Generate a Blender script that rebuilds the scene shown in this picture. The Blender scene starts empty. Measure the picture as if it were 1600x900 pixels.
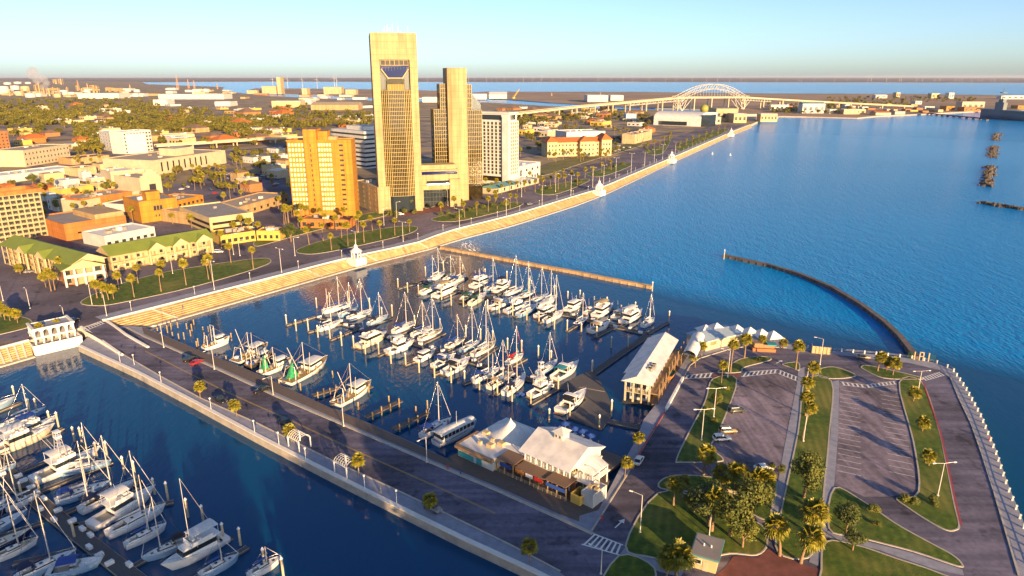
import bpy, math, random
from mathutils import Vector
random.seed(7)
R = math.radians
S = bpy.context.scene
COL = S.collection

# ---------------------------------------------------------------- camera, sky, sun, exposure
FPX, CAMH, PITCH = 1067.0, 92.0, R(17.2)
cam = bpy.data.objects.new('camera', bpy.data.cameras.new('camera'))
COL.objects.link(cam)
cam.location = (0, 0, CAMH)
cam.rotation_euler = (R(90) - PITCH, 0, 0)
cam.data.sensor_width = 36.0
cam.data.lens = 36.0 * FPX / 1600.0
cam.data.clip_start = 1.0
cam.data.clip_end = 120000.0
S.camera = cam

SUN_EL, SUN_AZ = R(11.0), R(153)          # azimuth clockwise from +Y
W = bpy.data.worlds.new('World'); S.world = W; W.use_nodes = True
nt = W.node_tree
sky = nt.nodes.new('ShaderNodeTexSky'); sky.sky_type = 'NISHITA'; sky.sun_disc = False
sky.sun_elevation = SUN_EL; sky.sun_rotation = SUN_AZ
sky.altitude = 0; sky.air_density = 0.6; sky.dust_density = 0.8; sky.ozone_density = 1.8
bg = nt.nodes['Background']; bg.inputs['Strength'].default_value = 0.09
nt.links.new(sky.outputs[0], bg.inputs[0])
sl = bpy.data.lights.new('sun', 'SUN'); sl.energy = 5.0; sl.angle = R(0.5); sl.color = (1.0, 0.64, 0.30)
so = bpy.data.objects.new('sun', sl); COL.objects.link(so)
sd = Vector((math.sin(SUN_AZ) * math.cos(SUN_EL), math.cos(SUN_AZ) * math.cos(SUN_EL), math.sin(SUN_EL)))
so.rotation_euler = sd.to_track_quat('Z', 'Y').to_euler()
S.view_settings.view_transform = 'Standard'
S.view_settings.look = 'None'
S.view_settings.exposure = 1.32
S.view_settings.gamma = 1.0
S.cycles.max_bounces = 6
S.cycles.volume_bounces = 2
S.cycles.caustics_reflective = False
S.cycles.caustics_refractive = False

# ---------------------------------------------------------------- helpers
_c, _s = math.cos(PITCH), math.sin(PITCH)
def P(u, v, z=0.0):
    """ground point under a measured picture point, at height z"""
    a = (u - 800) / FPX; b = (v - 450) / FPX
    t = (z - CAMH) / (-_s - b * _c)
    return (a * t, (_c - b * _s) * t, z)
def PX(x, y, z=0.0):
    zc = y * _c - (z - CAMH) * _s
    return (800 + FPX * x / zc, 450 - FPX * (y * _s + (z - CAMH) * _c) / zc)
def H(u, v0, v1, z0):
    """height of an upright thing from its base and top rows"""
    x, y, _ = P(u, v0, z0)
    b = (450 - v1) / FPX
    # solve (y*s + dz*c) = b*(y*c - dz*s)
    dz = (b * y * _c - y * _s) / (_c + b * _s)
    return dz + CAMH - z0
def poly(pts, z): return [P(u, v, z) for u, v in pts]
def d2(p, q): return math.hypot(p[0] - q[0], p[1] - q[1])
def along(pts, step, off=0.0):
    """points every step metres along a polyline of world points, with heading"""
    out = []; need = off
    for a, b in zip(pts, pts[1:]):
        L = d2(a, b); ang = math.atan2(b[1] - a[1], b[0] - a[0])
        while need <= L:
            f = need / L
            out.append((a[0] + (b[0] - a[0]) * f, a[1] + (b[1] - a[1]) * f, ang)); need += step
        need -= L
    return out
def offset_line(pts, d):
    """polyline moved d metres to its left"""
    out = []
    for i, p in enumerate(pts):
        a = pts[max(i - 1, 0)]; b = pts[min(i + 1, len(pts) - 1)]
        dx, dy = b[0] - a[0], b[1] - a[1]; L = math.hypot(dx, dy) or 1
        out.append((p[0] - dy / L * d, p[1] + dx / L * d))
    return out

class MB:
    """collects simple shapes into one mesh"""
    def __init__(s): s.v = []; s.f = []; s.m = []; s.sm = set()
    def add(s, vs, fs, m=0, smooth=False):
        k = len(s.v); s.v.extend(vs)
        for f in fs:
            if smooth: s.sm.add(len(s.f))
            s.f.append(tuple(i + k for i in f)); s.m.append(m)
        return s
    def box(s, c, size, rz=0.0, m=0, taper=1.0):
        """c = centre of the base"""
        x, y, z = size[0] / 2, size[1] / 2, size[2]
        ca, sa = math.cos(rz), math.sin(rz); vs = []
        for zz, t in ((0, 1.0), (z, taper)):
            for px, py in ((-x, -y), (x, -y), (x, y), (-x, y)):
                px *= t; py *= t
                vs.append((c[0] + px * ca - py * sa, c[1] + px * sa + py * ca, c[2] + zz))
        return s.add(vs, [(3, 2, 1, 0), (4, 5, 6, 7), (0, 1, 5, 4), (1, 2, 6, 5), (2, 3, 7, 6), (3, 0, 4, 7)], m)
    def prism(s, pts, z0, z1, m=0, mt=None, bottom=False, top=True):
        n = len(pts)
        A = sum(pts[i][0] * pts[(i + 1) % n][1] - pts[(i + 1) % n][0] * pts[i][1] for i in range(n))
        if A < 0: pts = pts[::-1]
        vs = [(p[0], p[1], z0) for p in pts] + [(p[0], p[1], z1) for p in pts]
        s.add(vs, [(i, (i + 1) % n, n + (i + 1) % n, n + i) for i in range(n)], m)
        if top: s.add([(p[0], p[1], z1) for p in pts], [tuple(range(n))], m if mt is None else mt)
        if bottom: s.add([(p[0], p[1], z0) for p in pts], [tuple(range(n))[::-1]], m)
        return s
    def tube(s, p, q, r0, r1=None, n=6, m=0, cap=True, smooth=True):
        r1 = r0 if r1 is None else r1
        p, q = Vector(p), Vector(q); d = (q - p)
        if d.length < 1e-6: return s
        d.normalize(); a = Vector((0, 0, 1)) if abs(d.z) < .9 else Vector((1, 0, 0))
        u = d.cross(a).normalized(); w = d.cross(u)
        vs = []
        for c, r in ((p, r0), (q, r1)):
            for i in range(n):
                t = 2 * math.pi * i / n
                vs.append(tuple(c + (u * math.cos(t) + w * math.sin(t)) * r))
        s.add(vs, [(i, n + i, n + (i + 1) % n, (i + 1) % n) for i in range(n)], m, smooth)
        if cap:
            s.add(vs[:n], [tuple(range(n))], m); s.add(vs[n:], [tuple(range(n))[::-1]], m)
        return s
    def path(s, pts, r, n=5, m=0):
        for a, b in zip(pts, pts[1:]): s.tube(a, b, r, r, n, m)
        return s
    def cyl(s, c, r, h, n=16, m=0, mt=None, r1=None):
        r1 = r if r1 is None else r1
        vs = [(c[0] + rr * math.cos(2 * math.pi * i / n), c[1] + rr * math.sin(2 * math.pi * i / n), z) for z, rr in ((c[2], r), (c[2] + h, r1)) for i in range(n)]
        s.add(vs, [(i, (i + 1) % n, n + (i + 1) % n, n + i) for i in range(n)], m, True)
        if r1 > 1e-4: s.add(vs[n:], [tuple(range(n))], m if mt is None else mt)
        return s
    def strip(s, a, b, m=0):
        """quads between two polylines of 3D points"""
        n = len(a)
        return s.add(list(a) + list(b), [(i, i + 1, n + i + 1, n + i) for i in range(n - 1)], m)
    def gable(s, x0, x1, y0, y1, z0, z1, axis='x', m=0, ov=0.0, me=None):
        """two roof slopes and gable ends over a rectangle, ridge along axis"""
        X0, X1, Y0, Y1 = x0 - ov, x1 + ov, y0 - ov, y1 + ov
        if axis == 'x':
            ym = (y0 + y1) / 2
            vs = [(X0, Y0, z0), (X1, Y0, z0), (X1, ym, z1), (X0, ym, z1), (X0, Y1, z0), (X1, Y1, z0)]
            s.add(vs, [(0, 1, 2, 3), (3, 2, 5, 4)], m); s.add(vs, [(0, 3, 4), (1, 5, 2)], m if me is None else me)
        else:
            xm = (x0 + x1) / 2
            vs = [(X0, Y0, z0), (X0, Y1, z0), (xm, Y1, z1), (xm, Y0, z1), (X1, Y0, z0), (X1, Y1, z0)]
            s.add(vs, [(1, 0, 3, 2), (2, 3, 4, 5)], m); s.add(vs, [(0, 4, 3), (1, 2, 5)], m if me is None else me)
        s.add(vs, [(0, 1, 5, 4) if axis == 'x' else (0, 4, 5, 1)][:1], m)
        return s
    def hip(s, x0, x1, y0, y1, z0, z1, m=0, ov=0.6):
        x0 -= ov; x1 += ov; y0 -= ov; y1 += ov
        w, d = x1 - x0, y1 - y0
        if w >= d: a, b = (x0 + d / 2, (y0 + y1) / 2, z1), (x1 - d / 2, (y0 + y1) / 2, z1)
        else: a, b = ((x0 + x1) / 2, y0 + w / 2, z1), ((x0 + x1) / 2, y1 - w / 2, z1)
        vs = [(x0, y0, z0), (x1, y0, z0), (x1, y1, z0), (x0, y1, z0), a, b]
        if w >= d: fs = [(0, 1, 5, 4), (1, 2, 5), (2, 3, 4, 5), (3, 0, 4)]
        else: fs = [(0, 1, 4), (1, 2, 5, 4), (2, 3, 5), (3, 0, 4, 5)]
        return s.add(vs, fs + [(3, 2, 1, 0)], m)
    def build(s, name, mats, parent=None, loc=None, rz=0.0):
        me = bpy.data.meshes.new(name)
        me.from_pydata(s.v, [], s.f)
        if not isinstance(mats, (list, tuple)): mats = [mats]
        for m in mats: me.materials.append(m)
        if len(mats) > 1: me.polygons.foreach_set('material_index', s.m)
        if s.sm: me.polygons.foreach_set('use_smooth', [i in s.sm for i in range(len(s.f))])
        me.update()
        o = bpy.data.objects.new(name, me); COL.objects.link(o)
        if parent is not None: o.parent = parent
        if loc is not None: o.location = loc
        o.rotation_euler.z = rz
        return o

LABELS = {}
def tag(o, label, cat, group=None):
    o['label'] = label; o['category'] = cat
    if group: o['group'] = group
    LABELS.setdefault(label, []).append((o.name, group))
    return o
def thing(name, loc, rz=0.0, label=None, cat=None, group=None):
    o = bpy.data.objects.new(name, None); COL.objects.link(o)
    o.location = loc if len(loc) == 3 else (loc[0], loc[1], 0); o.rotation_euler.z = rz
    o.empty_display_size = .5
    if label: tag(o, label, cat, group)
    return o
def kind(o, k='structure'):
    o['kind'] = k; return o
KIDS = {}
def dup(root, loc, rz=0.0, sc=1.0, label=None, cat=None, group=None):
    """copy of a thing with copies of its parts and sub-parts"""
    if root.name not in KIDS: KIDS[root.name] = [(ch, list(ch.children)) for ch in root.children]
    r = root.copy(); COL.objects.link(r); r.location = loc; r.rotation_euler.z = rz
    r.scale = (sc, sc, sc) if not isinstance(sc, tuple) else sc
    for ch, gs in KIDS[root.name]:
        c = ch.copy(); COL.objects.link(c); c.parent = r
        for g in gs:
            d = g.copy(); COL.objects.link(d); d.parent = c
    if label: r['label'] = label; LABELS.setdefault(label, []).append((r.name, group))
    if cat: r['category'] = cat
    if group: r['group'] = group
    return r
class Series:
    """makes copies of a prototype thing; the first use is the prototype itself"""
    def __init__(s, make): s.make = make; s.first = None
    def put(s, loc, rz=0.0, sc=1.0, label=None, cat=None, group=None):
        if s.first is None:
            s.first = s.make()
            KIDS[s.first.name] = [(ch, list(ch.children)) for ch in s.first.children]
            r = s.first; r.location = loc; r.rotation_euler.z = rz
            r.scale = (sc, sc, sc) if not isinstance(sc, tuple) else sc
            if label: tag(r, label, cat, group)
            return r
        return dup(s.first, loc, rz, sc, label, cat, group)
_ORD = 'first second third fourth fifth sixth seventh eighth ninth tenth eleventh twelfth thirteenth fourteenth fifteenth sixteenth seventeenth eighteenth nineteenth'.split()
_TEN = {20: 'twent', 30: 'thirt', 40: 'fort', 50: 'fift', 60: 'sixt', 70: 'sevent', 80: 'eight', 90: 'ninet'}
def ordw(n):
    if n < 20: return _ORD[n - 1]
    t = n // 10 * 10
    return _TEN[t] + 'ieth' if n == t else _TEN[t] + 'y-' + _ORD[n - t - 1]
def ordinals(items, fmt, cat, group, key=None):
    """label a row of like things in order; fmt holds {n}; key sorts (default: across the photo)"""
    key = key or (lambda o: PX(o.location.x, o.location.y, o.location.z)[0])
    for i, o in enumerate(sorted(items, key=key)):
        tag(o, fmt.format(n=ordw(i + 1)), cat, group)

# ---------------------------------------------------------------- materials
def mat(name, col, rough=0.7, metal=0.0, var=0.25, scale=0.6, bump=0.0, bscale=4.0, col2=None, spec=0.5, coords='Object', detail=5.0, stretch=None):
    m = bpy.data.materials.new(name); m.use_nodes = True
    t = m.node_tree; n = t.nodes; l = t.links; b = n['Principled BSDF']
    b.inputs['Roughness'].default_value = rough; b.inputs['Metallic'].default_value = metal
    b.inputs['Specular IOR Level'].default_value = spec
    c = (*col, 1.0)
    if var > 0 or col2:
        tc = n.new('ShaderNodeTexCoord'); no = n.new('ShaderNodeTexNoise')
        src = tc.outputs[coords] if coords != 'World' else n.new('ShaderNodeNewGeometry').outputs['Position']
        if stretch:
            mp = n.new('ShaderNodeMapping'); mp.inputs['Scale'].default_value = stretch[:3]
            if len(stretch) > 3: mp.inputs['Rotation'].default_value = (0, 0, stretch[3])
            l.new(src, mp.inputs[0]); src = mp.outputs[0]
        l.new(src, no.inputs['Vector'])
        no.inputs['Scale'].default_value = scale; no.inputs['Detail'].default_value = detail; no.inputs['Roughness'].default_value = 0.65
        cr = n.new('ShaderNodeValToRGB')
        lo = tuple(max(0, x * (1 - var)) for x in col); hi = col2 or tuple(min(1, x * (1 + var)) for x in col)
        cr.color_ramp.elements[0].position = 0.32; cr.color_ramp.elements[1].position = 0.68
        cr.color_ramp.elements[0].color = (*lo, 1); cr.color_ramp.elements[1].color = (*hi, 1)
        l.new(no.outputs[0], cr.inputs[0]); l.new(cr.outputs[0], b.inputs['Base Color'])
    else: b.inputs['Base Color'].default_value = c
    if bump > 0:
        nb = n.new('ShaderNodeTexNoise'); nb.inputs['Scale'].default_value = bscale; nb.inputs['Detail'].default_value = 4
        src2 = n.new('ShaderNodeNewGeometry').outputs['Position']
        l.new(src2, nb.inputs['Vector'])
        bp = n.new('ShaderNodeBump'); bp.inputs['Strength'].default_value = bump; bp.inputs['Distance'].default_value = 0.2
        l.new(nb.outputs[0], bp.inputs['Height']); l.new(bp.outputs[0], b.inputs['Normal'])
    return m
M = {}
def mm(key, *a, **k):
    if key not in M: M[key] = mat(key, *a, **k)
    return M[key]
def pave(key, col, crack=.12, patch=.05, streak=None, light=1.35):
    m = bpy.data.materials.new(key); m.use_nodes = True; t = m.node_tree; n = t.nodes; l = t.links; b = n['Principled BSDF']; b.inputs['Roughness'].default_value = .9; b.inputs['Specular IOR Level'].default_value = .3
    g = n.new('ShaderNodeNewGeometry')
    def ns(sc, det, st=None):
        src = g.outputs['Position']
        if st: mp = n.new('ShaderNodeMapping'); mp.inputs['Scale'].default_value = st[:3]; mp.inputs['Rotation'].default_value = (0, 0, st[3]); l.new(src, mp.inputs[0]); src = mp.outputs[0]
        no = n.new('ShaderNodeTexNoise'); no.inputs['Scale'].default_value = sc; no.inputs['Detail'].default_value = det; l.new(src, no.inputs['Vector']); return no.outputs[0]
    def ramp(x, p0, c0, p1, c1):
        r = n.new('ShaderNodeValToRGB'); r.color_ramp.elements[0].position = p0; r.color_ramp.elements[1].position = p1; r.color_ramp.elements[0].color = (*c0, 1); r.color_ramp.elements[1].color = (*c1, 1); l.new(x, r.inputs[0]); return r.outputs[0]
    def mul(a, c):
        x = n.new('ShaderNodeMix'); x.data_type = 'RGBA'; x.blend_type = 'MULTIPLY'; x.inputs[0].default_value = 1; l.new(a, x.inputs[6]); l.new(c, x.inputs[7]); return x.outputs[2]
    c = ramp(ns(patch, 6), .35, tuple(x * .62 for x in col), .65, tuple(x * light for x in col))
    c = mul(c, ramp(ns(.9, 4), .3, (.8, .8, .8), .7, (1.1, 1.1, 1.1)))
    c = mul(c, ramp(ns(.22, 3), .30, (.5, .5, .5), .40, (1, 1, 1)))           # oil and tar stains
    if streak: c = mul(c, ramp(ns(.5, 3, streak), .38, (.72, .72, .74), .6, (1.12, 1.1, 1.08)))
    v = n.new('ShaderNodeTexVoronoi'); v.feature = 'DISTANCE_TO_EDGE'; v.inputs['Scale'].default_value = crack; dn = n.new('ShaderNodeTexNoise'); dn.inputs['Scale'].default_value = .35; dn.inputs['Detail'].default_value = 4; l.new(g.outputs['Position'], dn.inputs['Vector'])
    da = n.new('ShaderNodeVectorMath'); da.operation = 'MULTIPLY_ADD'; l.new(dn.outputs[1], da.inputs[0]); da.inputs[1].default_value = (7, 7, 0); l.new(g.outputs['Position'], da.inputs[2]); l.new(da.outputs[0], v.inputs['Vector'])
    c = mul(c, ramp(v.outputs['Distance'], .004, (.74, .74, .74), .009, (1, 1, 1)))
    l.new(c, b.inputs['Base Color']); M[key] = m
mm('asphalt_plain', (.125, .115, .165), .9, var=.22, scale=.12, bump=.1, coords='World')
mm('lot_plain', (.19, .155, .20), .9, var=.25, scale=.1, bump=.1, coords='World')
mm('street_plain', (.12, .115, .155), .9, var=.3, scale=.05, coords='World')
pave('asphalt', (.138, .130, .185), .10, .05, (.06, .9, 1, R(39)))
pave('lot', (.24, .205, .255), .14, .06, (1.1, .07, 1, R(8)))
pave('street', (.15, .13, .165), .08, .03)
mm('paint_white', (.75, .74, .72), .6, var=.15, scale=3)
mm('paint_yellow', (.55, .36, .07), .7, var=.2, scale=2)
mm('paint_red', (.42, .05, .05), .6, var=.15, scale=2)
mm('concrete', (.40, .36, .31), .85, var=.2, scale=.4, bump=.1, coords='World')
mm('walk', (.28, .29, .36), .85, var=.18, scale=.5, bump=.08, coords='World')
mm('kerb', (.46, .42, .36), .8, var=.15, scale=1)
mm('step', (.46, .32, .16), .85, var=.38, scale=.35, coords='World', bump=.15, detail=9)
mm('cap', (.78, .74, .68), .7, var=.08, scale=1)
def grass_mat():
    m = mat('grass', (.04, .105, .004), .95, var=.5, scale=.45, col2=(.13, .19, .010), detail=10, bump=.5, bscale=5, coords='World'); t = m.node_tree; n = t.nodes; l = t.links; b = n['Principled BSDF']; src = b.inputs['Base Color'].links[0].from_socket
    g = n.new('ShaderNodeNewGeometry')
    def mixin(src, fac, col, amt):
        a = n.new('ShaderNodeMath'); a.operation = 'MULTIPLY'; l.new(fac, a.inputs[0]); a.inputs[1].default_value = amt
        x = n.new('ShaderNodeMix'); x.data_type = 'RGBA'; l.new(a.outputs[0], x.inputs[0]); l.new(src, x.inputs[6]); x.inputs[7].default_value = (*col, 1); return x.outputs[2]
    for sc, lo, hi, col, amt in ((.07, .48, .68, (.27, .23, .05), .75), (.9, .6, .72, (.20, .15, .07), .6)):      # dry patches, bare spots
        no = n.new('ShaderNodeTexNoise'); no.inputs['Scale'].default_value = sc; no.inputs['Detail'].default_value = 7; l.new(g.outputs['Position'], no.inputs['Vector'])
        mr = n.new('ShaderNodeMapRange'); l.new(no.outputs[0], mr.inputs[0]); mr.inputs[1].default_value = lo; mr.inputs[2].default_value = hi; src = mixin(src, mr.outputs[0], col, amt)
    w = n.new('ShaderNodeTexWave'); w.inputs['Scale'].default_value = .16; w.inputs['Distortion'].default_value = 1.2; mp = n.new('ShaderNodeMapping'); mp.inputs['Rotation'].default_value = (0, 0, R(15)); l.new(g.outputs['Position'], mp.inputs[0]); l.new(mp.outputs[0], w.inputs['Vector'])
    src = mixin(src, w.outputs['Fac'], (.03, .085, .004), .4)      # mowing stripes
    l.new(src, b.inputs['Base Color']); M['grass'] = m
grass_mat()
mm('grass_dry', (.14, .13, .03), .95, var=.4, scale=.05, bump=.3, coords='World')
mm('plank', (.13, .10, .085), .85, var=.35, scale=1.2, coords='World', stretch=(1, 9, 1, R(30)))
mm('brick_red', (.19, .07, .06), .85, var=.25, scale=.4, coords='World')
mm('white', (.80, .79, .77), .45, var=.06, scale=1)
mm('gel', (.82, .81, .79), .25, var=.05, scale=1)
mm('white_wall', (.74, .71, .66), .7, var=.08, scale=.3)
mm('dark', (.03, .03, .035), .5, var=.2)
mm('black', (.012, .012, .014), .4, var=0)
mm('glass', (.02, .03, .04), .08, var=0, spec=.8)
mm('glass_blue', (.006, .012, .08), .06, var=0, spec=.3)
mm('chrome', (.65, .65, .66), .25, 1.0, var=0)
mm('alu', (.78, .74, .68), .35, .35, var=.05)
mm('wood', (.30, .19, .10), .75, var=.3, scale=2)
mm('wood_old', (.30, .22, .11), .85, var=.4, scale=1.5)
mm('rope', (.5, .45, .38), .8, var=0)
mm('trunk', (.24, .16, .09), .9, var=.35, scale=3)
mm('palm', (.14, .17, .015), .5, var=.35, scale=.5, col2=(.40, .33, .03))
mm('palm_dry', (.30, .19, .06), .8, var=.3, scale=1)
mm('leaf', (.06, .10, .012), .7, var=.45, scale=.5, col2=(.19, .19, .02))
mm('leaf_dark', (.04, .075, .012), .7, var=.4, scale=.5, col2=(.12, .135, .02))
mm('leaf_far', (.07, .095, .012), .85, var=.5, scale=.06, col2=(.20, .17, .02), coords='World')
mm('rubber', (.02, .02, .02), .8, var=0)
mm('steel', (.45, .43, .40), .5, .6, var=.1)
mm('rock', (.10, .08, .06), .9, var=.5, scale=.6, coords='World')
# ---------------------------------------------------------------- water, land, roads (the setting)
def water_mat():
    m = bpy.data.materials.new('water'); m.use_nodes = True
    t = m.node_tree; n = t.nodes; l = t.links; b = n['Principled BSDF']
    b.inputs['Base Color'].default_value = (.0, .095, .26, 1)
    b.inputs['Roughness'].default_value = .06
    b.inputs['IOR'].default_value = 1.333
    g = n.new('ShaderNodeNewGeometry')
    def noise(scale, stretch, rot, detail):
        mp = n.new('ShaderNodeMapping'); mp.inputs['Scale'].default_value = stretch; mp.inputs['Rotation'].default_value = (0, 0, rot)
        l.new(g.outputs['Position'], mp.inputs[0])
        no = n.new('ShaderNodeTexNoise'); no.inputs['Scale'].default_value = scale; no.inputs['Detail'].default_value = detail
        l.new(mp.outputs[0], no.inputs['Vector']); return no
    n1 = noise(.9, (1, .4, 1), R(28), 3)      # small waves
    n2 = noise(.22, (1, .35, 1), R(28), 2)       # longer swell
    n3 = noise(.004, (1, 1, 1), 0, 3)           # wind streaks: calm and ruffled patches
    # the marina basins are calm, the bay is ruffled: a smooth mask by distance from the basins
    sep = n.new('ShaderNodeSeparateXYZ'); l.new(g.outputs['Position'], sep.inputs[0])
    def lin(x, k, off):
        a = n.new('ShaderNodeMath'); a.operation = 'MULTIPLY_ADD'; l.new(x, a.inputs[0]); a.inputs[1].default_value = k; a.inputs[2].default_value = off; return a.outputs[0]
    # breakwater line from (-35,362) to (63,290) separates basin and bay
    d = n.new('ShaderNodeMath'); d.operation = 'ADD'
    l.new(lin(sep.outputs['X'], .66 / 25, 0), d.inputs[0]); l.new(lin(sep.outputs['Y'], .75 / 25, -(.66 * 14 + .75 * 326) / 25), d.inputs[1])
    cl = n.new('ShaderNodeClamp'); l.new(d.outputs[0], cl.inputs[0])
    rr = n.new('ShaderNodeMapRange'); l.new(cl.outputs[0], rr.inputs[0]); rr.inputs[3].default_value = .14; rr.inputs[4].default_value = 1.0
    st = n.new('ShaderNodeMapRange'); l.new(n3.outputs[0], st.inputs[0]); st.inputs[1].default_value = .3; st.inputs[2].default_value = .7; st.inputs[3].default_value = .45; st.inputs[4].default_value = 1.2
    amp = n.new('ShaderNodeMath'); amp.operation = 'MULTIPLY'; l.new(rr.outputs[0], amp.inputs[0]); l.new(st.outputs[0], amp.inputs[1])
    mx = n.new('ShaderNodeMath'); mx.operation = 'MULTIPLY_ADD'; l.new(n2.outputs[0], mx.inputs[0]); mx.inputs[1].default_value = 1.0; l.new(n1.outputs[0], mx.inputs[2])
    ht = n.new('ShaderNodeMath'); ht.operation = 'MULTIPLY'; l.new(mx.outputs[0], ht.inputs[0]); l.new(amp.outputs[0], ht.inputs[1])
    def mixc(a, c):
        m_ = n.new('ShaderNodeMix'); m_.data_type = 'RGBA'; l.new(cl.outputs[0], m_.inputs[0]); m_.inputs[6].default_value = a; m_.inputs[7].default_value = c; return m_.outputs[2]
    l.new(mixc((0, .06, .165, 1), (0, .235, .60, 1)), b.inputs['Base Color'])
    sp = n.new('ShaderNodeMapRange'); l.new(cl.outputs[0], sp.inputs[0]); sp.inputs[3].default_value = .55; sp.inputs[4].default_value = .3; l.new(sp.outputs[0], b.inputs['Specular IOR Level'])
    rg = n.new('ShaderNodeMapRange'); l.new(cl.outputs[0], rg.inputs[0]); rg.inputs[3].default_value = .05; rg.inputs[4].default_value = .16; l.new(rg.outputs[0], b.inputs['Roughness'])
    io = n.new('ShaderNodeMapRange'); l.new(cl.outputs[0], io.inputs[0]); io.inputs[3].default_value = 1.333; io.inputs[4].default_value = 1.14; l.new(io.outputs[0], b.inputs['IOR'])
    bp = n.new('ShaderNodeBump'); bp.inputs['Strength'].default_value = 1.0; bp.inputs['Distance'].default_value = .7
    l.new(ht.outputs[0], bp.inputs['Height']); l.new(bp.outputs[0], b.inputs['Normal'])
    return m
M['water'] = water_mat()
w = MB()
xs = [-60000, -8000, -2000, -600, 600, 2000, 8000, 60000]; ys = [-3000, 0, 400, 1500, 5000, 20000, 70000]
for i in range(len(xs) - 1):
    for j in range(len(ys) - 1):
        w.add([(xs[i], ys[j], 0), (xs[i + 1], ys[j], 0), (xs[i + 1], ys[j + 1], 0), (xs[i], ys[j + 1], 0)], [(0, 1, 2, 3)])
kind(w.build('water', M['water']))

def sheet(name, pts, z, m, world=False):
    p = pts if world else poly(pts, z)
    b = MB(); q = [(x[0], x[1], z) for x in p]
    A = sum(q[i][0] * q[(i + 1) % len(q)][1] - q[(i + 1) % len(q)][0] * q[i][1] for i in range(len(q)))
    if A < 0: q = q[::-1]
    b.add(q, [tuple(range(len(q)))])
    return kind(b.build(name, m))
def block(name, pts, z0, z1, m, mt=None, world=False):
    p = pts if world else poly(pts, z1)
    b = MB(); b.prism([(x[0], x[1]) for x in p], z0, z1, 0, 1)
    return kind(b.build(name, [m, mt or m]))
def ring(b, pts, w, z0, z1, m=0):
    """kerb ring of width w just inside a closed outline"""
    n = len(pts)
    A = sum(pts[i][0] * pts[(i + 1) % n][1] - pts[(i + 1) % n][0] * pts[i][1] for i in range(n))
    if A < 0: pts = pts[::-1]
    ins = []
    for i in range(n):
        a, p, c = pts[i - 1], pts[i], pts[(i + 1) % n]
        d1 = Vector((p[0] - a[0], p[1] - a[1])).normalized(); d_2 = Vector((c[0] - p[0], c[1] - p[1])).normalized()
        n1 = Vector((-d1.y, d1.x)); n2 = Vector((-d_2.y, d_2.x)); k = (n1 + n2)
        k = k / max(.5, k.length_squared / 2)
        ins.append((p[0] + k.x * w, p[1] + k.y * w))
    for i in range(n):
        j = (i + 1) % n
        o0, o1, i0, i1 = pts[i], pts[j], ins[i], ins[j]
        b.add([(*o0[:2], z0), (*o1[:2], z0), (*o1[:2], z1), (*o0[:2], z1), (*i0, z1), (*i1, z1), (*i0, z0), (*i1, z0)], [(0, 1, 2, 3), (3, 2, 5, 4), (4, 5, 7, 6)], m)
    return ins
def smooth(pts, k=4):
    """closed outline rounded (Catmull-Rom)"""
    out = []; n = len(pts)
    for i in range(n):
        p0, p1, p2, p3 = pts[i - 1], pts[i], pts[(i + 1) % n], pts[(i + 2) % n]
        for j in range(k):
            t = j / k
            out.append(tuple(.5 * (2 * p1[a] + (p2[a] - p0[a]) * t + (2 * p0[a] - 5 * p1[a] + 4 * p2[a] - p3[a]) * t * t + (3 * p1[a] - p0[a] - 3 * p2[a] + p3[a]) * t ** 3) for a in (0, 1)))
    return out
def lawn(name, pts, z, m='grass', rnd=True, kerb='kerb', h=.14):
    w = [p[:2] for p in poly(pts, z)]
    if rnd: w = smooth(w, 4)
    b = MB(); ins = ring(b, w, .35, z - .3, z + h)
    kind(b.build('kerb', M[kerb]))
    sheet(name, ins, z + h - .03, M[m], True)

CZ, PZ = 4.0, 2.0       # street level in the city, level of the pier and headland
# --- seawall lines
SW_TOP = [(162, 502), (400, 441), (550, 402), (650, 381), (700, 362), (800, 337), (850, 322), (932, 297), (1050, 247), (1142, 207), (1172, 195)]
SW_BOT = [(207, 517), (400, 462), (575, 412), (665, 390), (715, 374), (800, 352), (895, 322), (945, 303), (1053, 252), (1144, 211), (1174, 199)]
top = poly(SW_TOP, CZ); bot = poly(SW_BOT, .3)
def resample(pts, n):
    L = [0]
    for a, b in zip(pts, pts[1:]): L.append(L[-1] + d2(a, b))
    out = []
    for k in range(n):
        t = L[-1] * k / (n - 1); i = max(j for j in range(len(L)) if L[j] <= t + 1e-6); i = min(i, len(pts) - 2)
        f = (t - L[i]) / (L[i + 1] - L[i]); out.append(tuple(pts[i][a] + (pts[i + 1][a] - pts[i][a]) * f for a in range(3)))
    return out
topL = resample(top, 60); botL = resample(bot, 60)
# --- mainland
left_top = [P(-900, 790, CZ), P(0, 545, CZ), P(40, 533, CZ), P(128, 511, CZ)]
main = [p[:2] for p in left_top] + [p[:2] for p in topL]
tail = [P(1192, 186, CZ)[:2], P(1216, 183, CZ)[:2], P(1214, 178, CZ)[:2], P(1150, 176, CZ)[:2], P(900, 168, CZ)[:2], P(760, 160, CZ)[:2], P(600, 158, CZ)[:2], P(420, 150, CZ)[:2], P(345, 142, CZ)[:2], P(350, 136, CZ)[:2], P(230, 131.5, CZ)[:2], (-6500, 12500), (-20000, 18000), (-20000, 600)]
M['city_ground'] = mat('city_ground', (.14, .12, .10), .95, var=.4, scale=.02, col2=(.40, .29, .16), coords='World', detail=8)
b = MB(); b.prism(main + tail, -2, CZ, 0, 1)
kind(b.build('city_ground', [M['concrete'], M['city_ground']]))
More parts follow.
